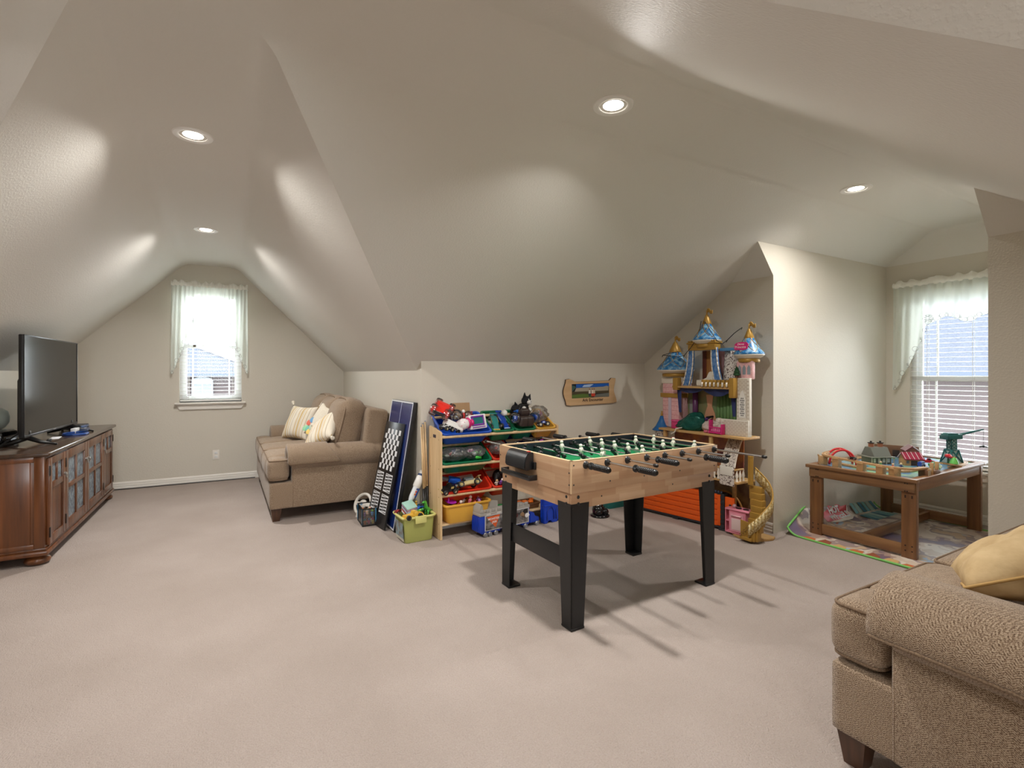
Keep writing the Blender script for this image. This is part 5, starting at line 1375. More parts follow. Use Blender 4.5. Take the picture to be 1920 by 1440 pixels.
# floors, posts and backs
el = [(.06, .44), (-.02, .44), (-.02, -.27)] + [(-.01 - .17 * math.sin(a), -.42 + .15 * math.cos(a)) for a in [PI * k / 14 for k in range(1, 14)]] + [(.0, -.58), (.06, -.56)]
obj('base_plate', B().prism([(p[0], p[1]) for p in el], .018, bev=.003), DW, t)
dbox('floor_board', (3.53, 2.70, .425), (3.73, 3.45, .443), DW)
dbox('floor_board', (3.53, 2.55, .775), (3.73, 3.445, .795), DW)
dbox('floor_board', (3.55, 2.66, 1.170), (3.73, 3.30, 1.186), DW)
dbox('balcony_floor', (3.50, 2.585, .425), (3.72, 2.88, .443), DW)
for y, x, z0, z1 in ((2.745, 3.665, .018, .425), (3.40, 3.68, .018, .425), (2.88, 3.545, .443, .775), (3.39, 3.545, .443, .775)): dbox('post', (x, y - .013, z0), (x + .026, y + .013, z1), DW)
dbox('back_panel', (3.735, 2.60, .018), (3.745, 3.44, .425), M('hall_print', (150, 128, 84), .5, col2=(96, 70, 50), scale=9))
dbox('back_panel', (3.735, 2.70, .443), (3.745, 3.44, .775), M('ballroom_print', (186, 120, 64), .5, col2=(120, 66, 70), scale=8))
bp_ = dbox('back_panel', (3.735, 2.68, .795), (3.745, 3.28, 1.170), M('garden_print', (110, 138, 96), .5, col2=(150, 130, 90), scale=7))
for k in range(7): obj('green_drape', B().cyl(W3_(3.728, 2.74 + .033 * k, .80), W3_(3.728, 2.74 + .033 * k, 1.12), .017, seg=10), P((96, 132, 80), .6), bp_, True)
obj('painted_gown', B().prism([(-.07, .0), (.07, 0), (.05, .09), (.025, .15), (.04, .25), (-.035, .25), (-.02, .15), (-.05, .09)], .004, mx=T(*W3_(3.728, 3.03, .86)) @ Matrix(((0, 0, 1, 0), (1, 0, 0, 0), (0, 1, 0, 0), (0, 0, 0, 1)))), P((214, 160, 126), .6), bp_)
obj('purple_column', B().cyl(W3_(3.70, 3.165, .795), W3_(3.70, 3.165, 1.170), .024, seg=16), P((96, 50, 96), .4), t, True)
obj('lattice_window', B().box(W3_(3.722, 3.20, .87), W3_(3.73, 3.25, 1.06), .002), P((150, 156, 150), .5), bp_)
obj('arch_doorway', B().prism([(.16 * math.cos(a), .17 * math.sin(a) + .10) for a in [PI * k / 14 for k in range(15)]] + [(-.16, 0), (.16, 0)], .006, mx=T(*W3_(3.726, 2.86, .018)) @ Matrix(((0, 0, 1, 0), (1, 0, 0, 0), (0, 1, 0, 0), (0, 0, 0, 1)))), P((74, 30, 22), .5), t)
obj('arch_trim', B().tube([W3_(3.722, 2.86 + .165 * math.cos(a), .118 + .175 * math.sin(a)) for a in [PI * k / 16 for k in range(17)]], .010, 8), M('arch_gold', (178, 126, 60), .5), t, True)
dbox('back_panel', (3.73, 2.86, 1.186), (3.738, 3.06, 1.50), M('mauve_print', (150, 112, 116), .5, col2=(120, 86, 84), scale=12)); dbox('back_panel', (3.722, 3.00, 1.186), (3.730, 3.07, 1.50), P((168, 116, 64), .5)); dbox('back_panel', (3.715, 3.06, 1.186), (3.722, 3.10, 1.50), P((96, 44, 28), .5))
# navy swag drapes on the upper room
sw = B()
for (ya, yb, dz) in ((2.70, 2.98, .05), (2.98, 3.27, .03)):
    def f(i, j, ya=ya, yb=yb, dz=dz): return W3_(3.585 - .006 * math.sin(i * 14), ya + (yb - ya) * i, 1.168 - j * (.012 + dz * 4 * i * (1 - i)))
    sw.grid(f, 16, 4)
obj('swag_drape', sw, P((40, 50, 92), .8), t, True)
for ya, yb in ((2.675, 2.72), (3.235, 3.28)):
    def f(i, j, ya=ya, yb=yb): return W3_(3.60 - .008 * math.sin(i * 20), ya + (yb - ya) * i * (1 - .5 * j), 1.168 - j * .22)
    obj('side_drape', B().grid(f, 12, 6), P((52, 60, 108), .8), t, True)
# cone roof maker
def cone_roof(nm, y, z, r, h, par, x=3.69, flag=True, body=None):
    pr = [(r * 1.0, 0), (r * 1.04, .006), (r * .98, .02)]
    for k in range(1, 9):
        q = k / 8; pr.append((r * (.96 * (1 - q) ** 1.35 + .10 * q), .02 + (h - .02) * q))
    pr.append((0, h))
    c = W3_(x, y, z)
    o = obj(nm, B().lathe(pr, c, 20), BLUE_R, par, True)
    lt = B()
    for k in range(6):
        for sg in (-1, 1):
            ln = []
            for q in range(0, 8):
                u = q / 7 * .72; a = sg * u * 1.9 + k * PI / 3
                rr = r * (.96 * (1 - u) ** 1.35 + .10 * u) + .0015; ln.append((c[0] + rr * math.cos(a), c[1] + rr * math.sin(a), c[2] + .02 + (h - .02) * u))
            lt.tube(ln, .0022, 5)
    obj('gold_lattice', lt, GOLD, o, True)
    obj('cream_eave', B().lathe([(r * .70, -.030), (r * .92, -.014), (r * 1.03, -.002), (r * 1.03, .002), (r * .6, .004)], c, 20), CREAMP, o, True)
    obj('gold_ring', B().lathe([(r * .66, -.062), (r * .72, -.058), (r * .72, -.034), (r * .66, -.030)], c, 20), GOLD, o, True)
    obj('gold_tip', B().lathe([(r * .33, h * .66), (r * .34, h * .70), (r * .12, h * 1.0), (.006, h * 1.06), (.006, h * 1.22), (0, h * 1.23)], c, 16), GOLD, o, True)
    if flag:
        def f(i, j): return (c[0], c[1] - .055 * i, c[2] + h * 1.06 + .008 + .036 * j * (1 - .25 * i) + .010 * math.sin(i * 6))
        b = B().grid(f, 10, 3); fl = obj('flag', b, GOLD, o, True); md = fl.modifiers.new('thick', 'SOLIDIFY'); md.thickness = .008
    return o
# left tower
lt_ = dbox('tower', (3.62, 3.285, .795), (3.80, 3.49, 1.215), PINKB, None, .02)
obj('brick_course', B(), PINKB, lt_) if False else None
for k in range(9): obj('brick_course', B().box(W3_(3.6185, 3.30, .83 + .042 * k), W3_(3.62, 3.475, .833 + .042 * k)), P((206, 140, 146), .6), lt_)
dbox('tower_crown', (3.615, 3.282, 1.205), (3.80, 3.494, 1.262), CREAMP, lt_, .008)
dbox('tower_band', (3.608, 3.275, 1.075), (3.80, 3.50, 1.115), GOLD, lt_, .004)
dbox('tower_drape', (3.612, 3.37, .80), (3.62, 3.405, 1.075), P((204, 190, 206), .6), lt_)
cone_roof('cone_roof', 3.39, 1.330, .165, .255, t)
# blue turret at the side
st = obj('small_turret', B().lathe([(.060, 0), (.060, .16), (.072, .17), (.070, .18)], W3_(3.62, 3.49, .58), 16), FLORAL, t, True)
obj('turret_roof', B().lathe([(.088, 0), (.090, .006), (.058, .040), (.030, .095), (.016, .135), (0, .138)], W3_(3.62, 3.49, .760), 18), P((30, 104, 170), .45), st, True)
obj('turret_finial', B().lathe([(.010, 0), (.012, .02), (.006, .03), (.009, .04), (0, .05)], W3_(3.62, 3.49, .895), 12), GOLD, st, True)
# centre: flared arch legs, gold cornice, roof
for s, y in ((1, 3.13), (-1, 2.885)):
    pr = []
    for k in range(9):
        q = k / 8; fl_ = .055 * (1 - q) ** 2.2
        pr.append((y + s * fl_, 1.19 + .33 * q, .026 + .010 * (1 - q)))
    b = B(); c2 = B()
    for (a, za, wa), (c, zc, wc) in zip(pr, pr[1:]):
        b.poly([W3_(3.60, a - wa, za), W3_(3.60, a + wa, za), W3_(3.60, c + wc, zc), W3_(3.60, c - wc, zc)])
        b.poly([W3_(3.62, a - wa, za), W3_(3.62, c - wc, zc), W3_(3.62, c + wc, zc), W3_(3.62, a + wa, za)])
        for sg in (-1, 1):
            b.poly([W3_(3.60, a + sg * wa, za), W3_(3.62, a + sg * wa, za), W3_(3.62, c + sg * wc, zc), W3_(3.60, c + sg * wc, zc)])
            c2.tube([W3_(3.598, a + sg * wa, za), W3_(3.598, c + sg * wc, zc)], .006, 6)
    lg = obj('arch_leg', b, M('pale_blue_print', (120, 156, 206), .4, col2=(46, 110, 180), scale=40), t)
    obj('cream_trim', c2, CREAMP, lg, True)
cn = dbox('cornice', (3.585, 2.865, 1.50), (3.66, 3.150, 1.555), GOLD, None, .004)
dbox('cornice_lip', (3.578, 2.855, 1.555), (3.67, 3.160, 1.572), GOLD, cn, .004)
for k in range(12): obj('dentil', B().box(W3_(3.578, 2.862 + .0245 * k, 1.572), W3_(3.60, 2.874 + .0245 * k, 1.585), .002), GOLD, cn)
cone_roof('cone_roof', 2.99, 1.585, .115, .215, t, 3.64)
# upper right: draped print and tower
b = B()
def f(i, j): return W3_(3.70 - .05 * (1 - j) - .01 * math.sin(i * 9), 2.855 - .16 * i - .02 * (1 - j), 1.24 + .25 * j)
fb = obj('floral_drape', B().grid(f, 12, 8), FLORAL, t, True); md = fb.modifiers.new('thick', 'SOLIDIFY'); md.thickness = .004
dbox('drape_rail', (3.64, 2.67, 1.488), (3.70, 2.862, 1.512), P((90, 150, 200), .4))
rt = dbox('tower', (3.64, 2.555, 1.25), (3.68, 2.700, 1.40), PINKB, None, .01)
for k in range(3): obj('tower_window', B().prism([(-.014, 0), (.014, 0), (.014, .055), (0, .078), (-.014, .055)], .004, mx=T(*W3_(3.6385, 2.585 + .042 * k, 1.29)) @ Matrix(((0, 0, 1, 0), (1, 0, 0, 0), (0, 1, 0, 0), (0, 0, 0, 1)))), P((150, 160, 170), .3), rt)
rr_ = cone_roof('cone_roof', 2.625, 1.450, .112, .205, t, 3.70)
bdg = obj('badge', B().prism([(-.062, -.018), (-.045, -.030), (.045, -.030), (.062, -.018), (.058, 0), (.062, .018), (.045, .032), (.0, .037), (-.045, .032), (-.062, .018), (-.058, 0)], .006, mx=T(*W3_(3.602, 2.625, 1.515)) @ RY(14) @ Matrix(((0, 0, -1, 0), (-1, 0, 0, 0), (0, 1, 0, 0), (0, 0, 0, 1))), bev=.001), PINK, rr_)
text('lettering', 'Disney', .022, P((250, 226, 236)), bdg, W3_(3.594, 2.625, 1.533), (R(90), 0, R(-90)), .0006)
text('lettering', 'Princess', .030, P((250, 226, 236)), bdg, W3_(3.590, 2.625, 1.510), (R(90), 0, R(-90)), .0006)
# battlements of the balcony
ba = dbox('battlement', (3.545, 2.695, 1.186), (3.565, 2.975, 1.215), GOLD, None, .003)
for k in range(7): obj('merlon', B().box(W3_(3.543, 2.70 + .0405 * k, 1.215), W3_(3.567, 2.726 + .0405 * k, 1.246), .004), GOLD, ba); obj('baluster', B().cyl(W3_(3.538, 2.713 + .0405 * k, 1.188), W3_(3.538, 2.713 + .0405 * k, 1.225), .008, seg=10), CREAMP, ba, True)
dbox('corner_bracket', (3.545, 2.655, 1.10), (3.60, 2.70, 1.262), GOLD, None, .006)
dbox('corner_bracket', (3.545, 3.235, 1.150), (3.60, 3.29, 1.262), GOLD, None, .006)
# white brick side tower with gothic window, and the low wall before the upper room
WBR = P((226, 220, 208), .55)
wt = dbox('brick_tower', (3.60, 2.552, .795), (3.63, 2.668, 1.262), WBR, None, .003)
lw = dbox('low_wall', (3.585, 2.552, .795), (3.60, 2.805, .925), WBR, wt, .001)
bk_ = B().box((-.001, -.0135, -.0065), (.001, .0135, .0065), .001).mesh('brick'); bk_.materials.append(P((206, 196, 182), .6))
for k in range(31):
    z = .806 + .0148 * k
    ys = []
    y = 2.552 + (.016 if k % 2 else .0)
    while y < 2.80:
        if y + .014 < (2.805 if z < .92 else 2.668) and y - .014 > 2.545 and not (z > .93 and 2.585 < y < 2.64 and .93 < z < 1.16): link('brick', bk_, wt, W3_(3.5845 if z < .92 else 3.5995, y, z))
        y += .0325
gw = obj('gothic_window', B().prism([(-.030, 0), (.030, 0), (.030, .15), (.016, .195), (0, .22), (-.016, .195), (-.030, .15)], .004, mx=T(*W3_(3.598, 2.612, .945)) @ Matrix(((0, 0, -1, 0), (1, 0, 0, 0), (0, 1, 0, 0), (0, 0, 0, 1)))), P((240, 238, 232), .5), wt)
hb = B()
for r_ in range(9):
    for c_ in range(3 if r_ % 2 else 2):
        hb.prism([(-.005, 0), (0, -.008), (.005, 0), (0, .008)], .0008, mx=T(*W3_(3.5935, 2.612 + (-.014 + .014 * c_ if r_ % 2 else -.007 + .014 * c_), .963 + .017 * r_)) @ Matrix(((0, 0, -1, 0), (1, 0, 0, 0), (0, 1, 0, 0), (0, 0, 0, 1))))
o = obj('lattice_hole', hb, P((60, 66, 70), .6), gw); o['kind'] = 'stuff'
# lower balcony
rl = dbox('balcony_rail', (3.495, 2.745, .53), (3.515, 2.895, .543), DW); dbox('balcony_rail', (3.495, 2.60, .53), (3.60, 2.612, .543), DW)
bl = B().lathe([(.012, 0), (.010, .012), (.007, .022), (.013, .042), (.009, .062), (.006, .074), (.010, .086)], seg=12).mesh('baluster', True); bl.materials.append(CREAMP)
for y in (2.765, 2.805, 2.845, 2.885): link('baluster', bl, t, W3_(3.505, y, .443))
for x in (3.52, 3.56, 3.60): link('baluster', bl, t, W3_(x, 2.606, .443))
bf = dbox('balcony_front', (3.492, 2.612, .405), (3.500, 2.745, .555), FLORAL, None, .002)
dbox('front_cloth', (3.485, 2.620, .485), (3.493, 2.735, .556), WHP2, bf, .002)
def f(i, j): return W3_(3.50 + .19 * j + .05 * j * j, 2.735 - .125 * i + .10 * j, .552 + .215 * j - .004 * math.sin(i * PI * 4))
aw = obj('floral_awning', B().grid(f, 10, 10), FLORAL, t, True); md = aw.modifiers.new('thick', 'SOLIDIFY'); md.thickness = .004
obj('awning_trim', B().tube([f(0, j / 8) for j in range(9)], .005, 6).tube([f(1, j / 8) for j in range(9)], .005, 6).tube([f(.5, j / 8) for j in range(9)], .003, 6), CREAMP, aw, True)
# spiral stair
sr = thing('spiral_stair', '', 'stair') if False else None
sg_ = obj('stair_newel', B().cyl(W3_(3.60, 2.54, .425), W3_(3.60, 2.54, .64), .022, seg=6).sph(W3_(3.60, 2.54, .645), .022), GOLD, t)
n = 9
for k in range(n):
    q = k / (n - 1); a0 = R(-8 + 100 * q); a1 = a0 + R(14); z1 = .042 + .045 * k * 1.02
    c = (3.60, 2.585)
    def pnt(r, a): return (c[0] - 3.70 - r * math.cos(a) * .9 + .02, c[1] - 3.0 - .02 - .055 - r * .0 - .13 * math.sin(PI * (1 - q)) + .0, 0)
    # treads climb from the front newel out and round to the balcony
    y = 2.50 - .045 * math.sin(PI * q) + .015 * q
    x = 3.50 + .14 * q
    obj('stair_tread', B().box(W3_(x - .025, y - .05, .018 if k < 3 else z1 - .10), W3_(x + .025, y + .05, z1), .003), GOLD, t)
rail = []
rk = [(3.475, 2.475, .14), (3.53, 2.405, .23), (3.62, 2.372, .34), (3.655, 2.42, .45), (3.63, 2.525, .56)]
for k in range(17):
    q = k / 16 * (len(rk) - 1); i = min(int(q), len(rk) - 2); u = q - i
    p0, p1, p2, p3 = (Vector(rk[max(0, min(len(rk) - 1, i + d))]) for d in (-1, 0, 1, 2))
    rail.append(tuple(0.5 * (2 * p1 + (p2 - p0) * u + (2 * p0 - 5 * p1 + 4 * p2 - p3) * u * u + (3 * p1 - p0 - 3 * p2 + p3) * u ** 3)))
obj('stair_rail', B().tube([W3_(*p_) for p_ in rail], .006, 8), GOLD, t, True)
pb = B()
for (a, c) in zip(rail, rail[1:]):
    pb.poly([W3_(a[0], a[1], a[2]), W3_(c[0], c[1], c[2]), W3_(c[0], c[1], c[2] - .095), W3_(a[0], a[1], a[2] - .095)])
pb = obj('stair_panel', pb, M('gold_filigree', (176, 146, 84), .45, .2, col2=(214, 196, 150), scale=70, lo=.45, hi=.55), t); md = pb.modifiers.new('thick', 'SOLIDIFY'); md.thickness = .006
fp = obj('newel_panel', B().prism([(0, 0), (.09, 0), (.10, .10), (.05, .135), (.0, .150)], .012, mx=T(*W3_(3.475, 2.54, .018)) @ RZ(28) @ Matrix(((0, 0, 1, 0), (-1, 0, 0, 0), (0, 1, 0, 0), (0, 0, 0, 1)))), GOLD, t)
for k in range(5): obj('scroll', B().tube([W3_(3.468 + .004 * k, 2.535 - .016 * k + .010 * math.cos(a), .055 + .018 * k + .010 * math.sin(a)) for a in [PI * 1.6 * j / 10 for j in range(11)]], .0022, 5), M('dark_gold', (120, 92, 46), .5), fp, True)
# string lights slung between the roofs
t = thing('string_lights', 'dark string of small lights looped between the castle dollhouse roofs', 'string lights', (3.62, 3.0, 1.5))
wp = [(.02, .30, .0), (-.05, .38, -.02), (-.06, .42, -.03), (-.02, .27, -.05), (-.045, .18, -.04), (-.06, .10, .02), (-.05, .02, .12), (-.04, .0, .25), (-.035, -.04, .24), (-.03, -.09, .16), (-.02, -.14, .08), (-.01, -.19, .045), (.0, -.23, .075), (.0, -.30, .13), (-.0, -.37, .17)]
obj('wire', B().tube([(x, y, z) for x, y, z in wp], .003, 6), M('wire_black', (34, 34, 34), .6), t, True)
for k, (x, y, z) in enumerate(wp[::2]): obj('bulb', B().cyl((x, y, z), (x - .003, y + .008, z - .020), .0045, .002, 8), M('bulb_glass', (70, 72, 60), .2), t, True)
# things standing in the dollhouse
t = thing('doll_chaise', 'white scrolled doll chaise under the blue arch of the castle dollhouse', 'doll furniture', (3.66, 2.985, 1.187))
obj('seat', B().rbox((0, 0, .028), (.10, .15, .045), .012, n=5), WHP2, t, True)
obj('scroll_back', B().prism([(-.085, 0), (.085, 0), (.085, .10), (.07, .135), (.045, .128), (.02, .085), (-.03, .062), (-.085, .06)], .014, mx=T(.04, 0, .005) @ Matrix(((0, 0, 1, 0), (-1, 0, 0, 0), (0, 1, 0, 0), (0, 0, 0, 1))), bev=.004), WHP2, t)
obj('side_scroll', B().prism([(-.085, 0), (.085, 0), (.085, .10), (.07, .125), (.045, .118), (.02, .07), (-.03, .05), (-.085, .05)], .012, mx=T(-.06, 0, .005) @ Matrix(((0, 0, 1, 0), (-1, 0, 0, 0), (0, 1, 0, 0), (0, 0, 0, 1))), bev=.004), WHP2, t)
obj('cushion', B().rbox((0, -.03, .055), (.08, .08, .02), .009, n=4), P((190, 184, 176), .8), t, True)
t = thing('toy_tree', 'small dark green toy tree on the balcony beside the pink tower', 'toy', (3.60, 2.665, 1.264))
obj('pot', B().lathe([(.012, 0), (.016, .02), (0, .02)], seg=12), P((90, 60, 40)), t, True); obj('leaves', B().lathe([(.028, .02), (.016, .045), (.024, .045), (.012, .068), (.018, .068), (0, .095)], seg=9), P((30, 74, 40), .7), t)
EM = M('emerald_satin', (22, 92, 82), .22, .35, bump=.5, bscale=16, bdist=.03)
t = thing('doll_gown', 'shiny emerald doll gown heaped on the middle floor of the castle dollhouse', 'doll clothes', (3.60, 3.135, .796), 8)
b = B(); bmesh.ops.create_icosphere(b.bm, subdivisions=4, radius=1)
for v in b.bm.verts:
    p = v.co.copy(); fo = .05 * math.sin(p.y * 4 + p.x * 15 + 3 * noise.noise(p * 1.5)) + .15 * noise.noise(p * 2.0)
    v.co = Vector((p.x * .055, p.y * .135, max(0, (p.z + .75) * .070 * (1.15 - .55 * p.y)))) * (1 + fo)
obj('skirt', b, EM, t, True); obj('ribbon', B().tube([(-.05, .05, .02), (-.09, .085, .012), (-.085, .10, -.018), (-.10, .13, -.04)], .006, 6), WHP2, t, True)
t = thing('doll_dress', 'white lace doll dress heaped beside the emerald gown', 'doll clothes', (3.64, 2.935, .796), -10)
b = bag_bm(.06, .115, .055, 8, .3)
obj('skirt', b, M('white_lace', (214, 200, 190), .8, col2=(190, 172, 166), scale=60), t, True, loc=(0, 0, .045)); obj('bodice', B().rbox((.03, -.05, .10), (.05, .05, .05), .018, n=4), P((226, 216, 206), .8), t, True)
t = thing('fashion_doll', 'black haired doll lying on top of the emerald gown', 'doll', (3.70, 3.02, .90), rot=(R(84), R(10), R(70)))
obj('body', B().tube([(0, 0, -.06), (0, 0, 0), (0, 0, .035)], [.016, .012, .014], 10), P((80, 40, 110), .5), t, True); obj('head', B().sph((0, 0, .055), .016), P((196, 150, 120), .5), t, True); obj('hair', B().sph((0, .006, .060), .024, (1.1, 1, 1.1)).rbox((0, .014, .02), (.045, .02, .07), .009, n=3), P((22, 20, 22), .5), t, True)
for s in (-1, 1): obj('arm', B().tube([(s * .014, 0, .03), (s * .036, 0, .0), (s * .04, -.01, -.03)], .005, 6), P((196, 150, 120), .5), t, True)
t = thing('doll_crib', 'magenta doll crib at the front of the middle floor of the castle dollhouse', 'doll furniture', (3.555, 2.82, .796))
for y in (-.062, .055): obj('end_panel', B().box((-.004 - .02, y, 0), (.024, y + .008, .085 if y < 0 else .115), .003), PINK, t)
for k in range(6): obj('bar', B().cyl((-.020, -.045 + .018 * k, .012), (-.020, -.045 + .018 * k, .05), .003, seg=6), PINK, t)
obj('rail', B().box((-.025, -.06, .05), (-.016, .06, .060), .003).box((-.025, -.06, .006), (.02, .06, .015), .003), PINK, t); obj('mattress', B().rbox((0, 0, .03), (.034, .10, .03), .01, n=3), P((226, 150, 190), .8), t, True)
t = thing('doll_treasure_chest', 'hot pink doll trunk on the middle floor near the blue turret', 'doll furniture', (3.60, 3.285, .796))
obj('box', B().box((-.03, -.045, 0), (.03, .045, .06), .006), P((206, 60, 120), .4), t); obj('lid', B().box((-.033, -.048, .06), (.033, .048, .080), .008), P((220, 84, 140), .4), t)
t = thing('doll_shoe', 'rose pink doll slippers between the crib and the emerald gown', 'doll clothes', (3.552, 2.905, .796))
for k in range(2): obj('slipper', B().rbox((0, -.018 + .04 * k, .012), (.03, .036, .024), .010, n=3), P((206, 110, 130), .5), t, True)
t = thing('doll_stove', 'pink doll stove with a pale oven door on the ground floor of the castle dollhouse', 'doll furniture', (3.585, 2.625, .019), 8)
obj('cabinet', B().box((-.045, -.07, .0), (.05, .07, .185), .006), LPINK, t); obj('worktop', B().box((-.055, -.10, .185), (.055, .10, .198), .006), LPINK, t)
dr = obj('oven_door', B().box((-.052, -.055, .02), (-.044, .055, .165), .003), P((230, 160, 176), .4), t); obj('oven_window', B().box((-.0545, -.042, .035), (-.051, .042, .125), .003), P((232, 206, 204), .35), dr); obj('handle', B().cyl((-.060, -.04, .148), (-.060, .04, .148), .005, seg=10), P((236, 190, 196)), dr, True)
obj('side_shelf', B().box((-.035, .07, .0), (.04, .105, .010)).box((-.035, .07, .09), (.04, .105, .098)).box((-.035, .10, .0), (.04, .106, .185)), LPINK, t)
for y in (-.05, .01): obj('burner', B().cyl((0, y, .198), (0, y, .203), .022, seg=16), P((60, 40, 44), .4), t)
obj('kettle', B().lathe([(0, 0), (.016, 0), (.018, .012), (.010, .024), (0, .028)], (0, .045, .2), 14), P((190, 150, 156), .3, None), t, True)

# ------------------------------------------------------------------ orange track boards, folded upright
t = thing('track_wall', 'orange slatted plastic track board standing folded before the castle dollhouse', 'toy track', (3.435, 3.60, 0), math.degrees(math.atan2(2.72 - 3.60, 3.60 - 3.435)))
Lr = math.hypot(.165, .88)
OR = P((236, 96, 22), .35); ORD = P((206, 74, 18), .4)
obj('carcass', B().box((0, .006, .03), (Lr - .10, .05, .292), .003), ORD, t)
for k in range(6): obj('slat', B().box((0, -.004, .030 + .0445 * k), (Lr - .115, .010, .0715 + .0445 * k), .004), OR, t)
obj('end_block', B().box((Lr - .115, -.008, .035), (Lr - .085, .054, .290), .004), OR, t)
obj('end_panel', B().box((Lr - .048, -.006, .012), (Lr + .03, .014, .285), .004), OR, t)
hg = obj('hinge_column', B().box((Lr - .080, -.012, .0), (Lr - .050, .050, .305), .004), M('dark_grey_plastic', (40, 42, 48), .4), t)
for k in range(7): obj('hinge_rib', B().box((Lr - .082, -.016, .02 + .04 * k), (Lr - .048, -.010, .045 + .04 * k), .002), MATS['dark_grey_plastic'], hg)
for z in (.075, .20): obj('latch', B().box((Lr - .012, -.012, z - .028), (Lr + .008, -.005, z + .028), .004), MATS['dark_grey_plastic'], t)
obj('under_rail', B().box((.02, -.006, .012), (Lr - .06, .05, .030), .004), MATS['dark_grey_plastic'], t); obj('foot', B().box((Lr - .10, -.018, .0), (Lr - .02, .055, .016), .006).box((.36, -.012, .0), (.42, .05, .016), .006), MATS['dark_grey_plastic'], t)
tp = obj('clip_row', B().box((Lr - .23, .0, .292), (Lr - .085, .045, .304), .003), MATS['dark_grey_plastic'], t)
for k in range(6): obj('clip', B().cyl((Lr - .215 + .025 * k, .02, .304), (Lr - .215 + .025 * k, .02, .318), .008, seg=10), P((80, 92, 116), .4), tp)

# a few things on the carpet behind the games table
t = thing('toy_robot_head', 'glossy black domed toy with a clear round top on the carpet by the knee wall', 'toy', (2.975, 3.62, 0))
obj('base', B().lathe([(0, 0), (.085, .0), (.088, .012), (.070, .022), (0, .022)], seg=28), MATS['gloss_black'], t, True)
for s in (-1, 1): obj('dome', B().sph((s * .036, -.028, .042), .034, (1, 1, .9)), MATS['gloss_black'], t, True)
obj('body', B().lathe([(.055, .02), (.060, .06), (.052, .085), (.030, .095)], (0, .02, 0), 22), MATS['gloss_black'], t, True); obj('clear_top', B().lathe([(.045, .088), (.04, .105), (.022, .118), (0, .122)], (0, .02, 0), 20), CLEAR, t, True)
t = thing('storage_tub', 'teal plastic tub against the knee wall behind the foosball table', 'tub', (3.33, 3.85, 0)); obj('tub', B().tub(.32, .22, .17, .85, mx=T(0, 0, .171)), P((28, 110, 104), .4), t, 40); obj('lid', B().box((-.165, -.115, .168), (.165, .115, .182), .006), P((34, 124, 116), .4), t)
t = thing('toy_flower', 'magenta toy flower on the carpet beside the black domed toy', 'toy', (2.845, 3.70, 0))
obj('petal_ring', B().sph((0, 0, .03), .030, (1, 1, .8)).sph((.035, 0, .025), .022).sph((-.035, .01, .025), .022).sph((0, -.035, .022), .020), P((206, 40, 130), .4), t, True); obj('centre', B().sph((0, -.01, .055), .014), P((236, 190, 60)), t, True)

# ------------------------------------------------------------------ printed play mat in the alcove
def mat_material():
    k = NT('play_mat_print'); o = k.obj()
    wob = k.noise(o, 3.0, 3, 'Color')
    v = k.n('VectorMath', operation='MULTIPLY_ADD'); k.l(wob, v.inputs[0]); v.inputs[1].default_value = (.5, .5, .5); k.l(o, v.inputs[2])
    n1 = k.noise(v.outputs[0], 3.2, 2)
    c = k.ramp(n1, [(0.0, (118, 104, 128)), (.36, (132, 108, 118)), (.42, (176, 150, 138)), (.47, (212, 194, 176)), (.53, (226, 214, 200)), (.57, (166, 146, 142)), (.62, (206, 180, 150)), (.68, (172, 194, 216)), (.75, (216, 128, 100))], 'CONSTANT')
    k.l(c, k.b.inputs['Base Color']); k.b.inputs['Roughness'].default_value = .30; k.b.inputs['Specular IOR Level'].default_value = .5
    return k.m
t = thing('play_mat', 'printed vinyl play mat with green border, curling up the alcove wall under the train table', 'play mat', (0, 0, 0))
MX0, MX1, MY0 = 3.955, 5.45, 1.22
def mat_pt(u, s_):
    """u along x, s_ arc length from the south edge; curls up the cheek wall at the far side"""
    x = MX0 + (MX1 - MX0) * u; flat = YC1 - .10 - MY0 - .06 * (1 - u)
    if s_ <= flat: return Vector((x, MY0 + s_, .004 + .002 * math.sin(u * 9 + s_ * 5)))
    q = s_ - flat; rad = .11 + .02 * u
    a = min(q / rad, R(62)); rest = max(0, q - rad * R(62))
    return Vector((x, MY0 + flat + rad * math.sin(a) + rest * math.cos(R(62)), .004 + rad * (1 - math.cos(a)) + rest * math.sin(R(62))))
ST = YC1 - .10 - MY0 + .19
def mend(u): return ST * (.90 + .10 * min(1, u * 4))
obj('mat_sheet', B().grid(lambda i, j: mat_pt(i, j * mend(i)), 40, 60), mat_material(), t, True)
GRB = P((120, 190, 96), .5)
bd = [mat_pt(0, mend(0) * k / 50) for k in range(51)]; bd2 = [mat_pt(k / 40, mend(k / 40)) for k in range(41)]; bd3 = [mat_pt(1, ST * k / 50) for k in range(51)]
obj('green_border', B().tube([p_ + Vector((0, 0, .003)) for p_ in bd + bd2[1:] + bd3[::-1]], .0085, 6), GRB, t, True)
# orange and brown edge print along the front
for k in range(10):
    s0 = .03 + .112 * k
    obj('edge_print', B().poly([mat_pt(.012, s0) + Vector((0, 0, .0022)), mat_pt(.012, s0 + .10) + Vector((0, 0, .0022)), mat_pt(.05 + .015 * (k % 3), s0 + .085) + Vector((0, 0, .0022)), mat_pt(.06 - .01 * (k % 2), s0 + .02) + Vector((0, 0, .0022))]), (P((196, 110, 62), .5), P((206, 168, 112), .5), P((150, 84, 58), .5))[k % 3], t, None)
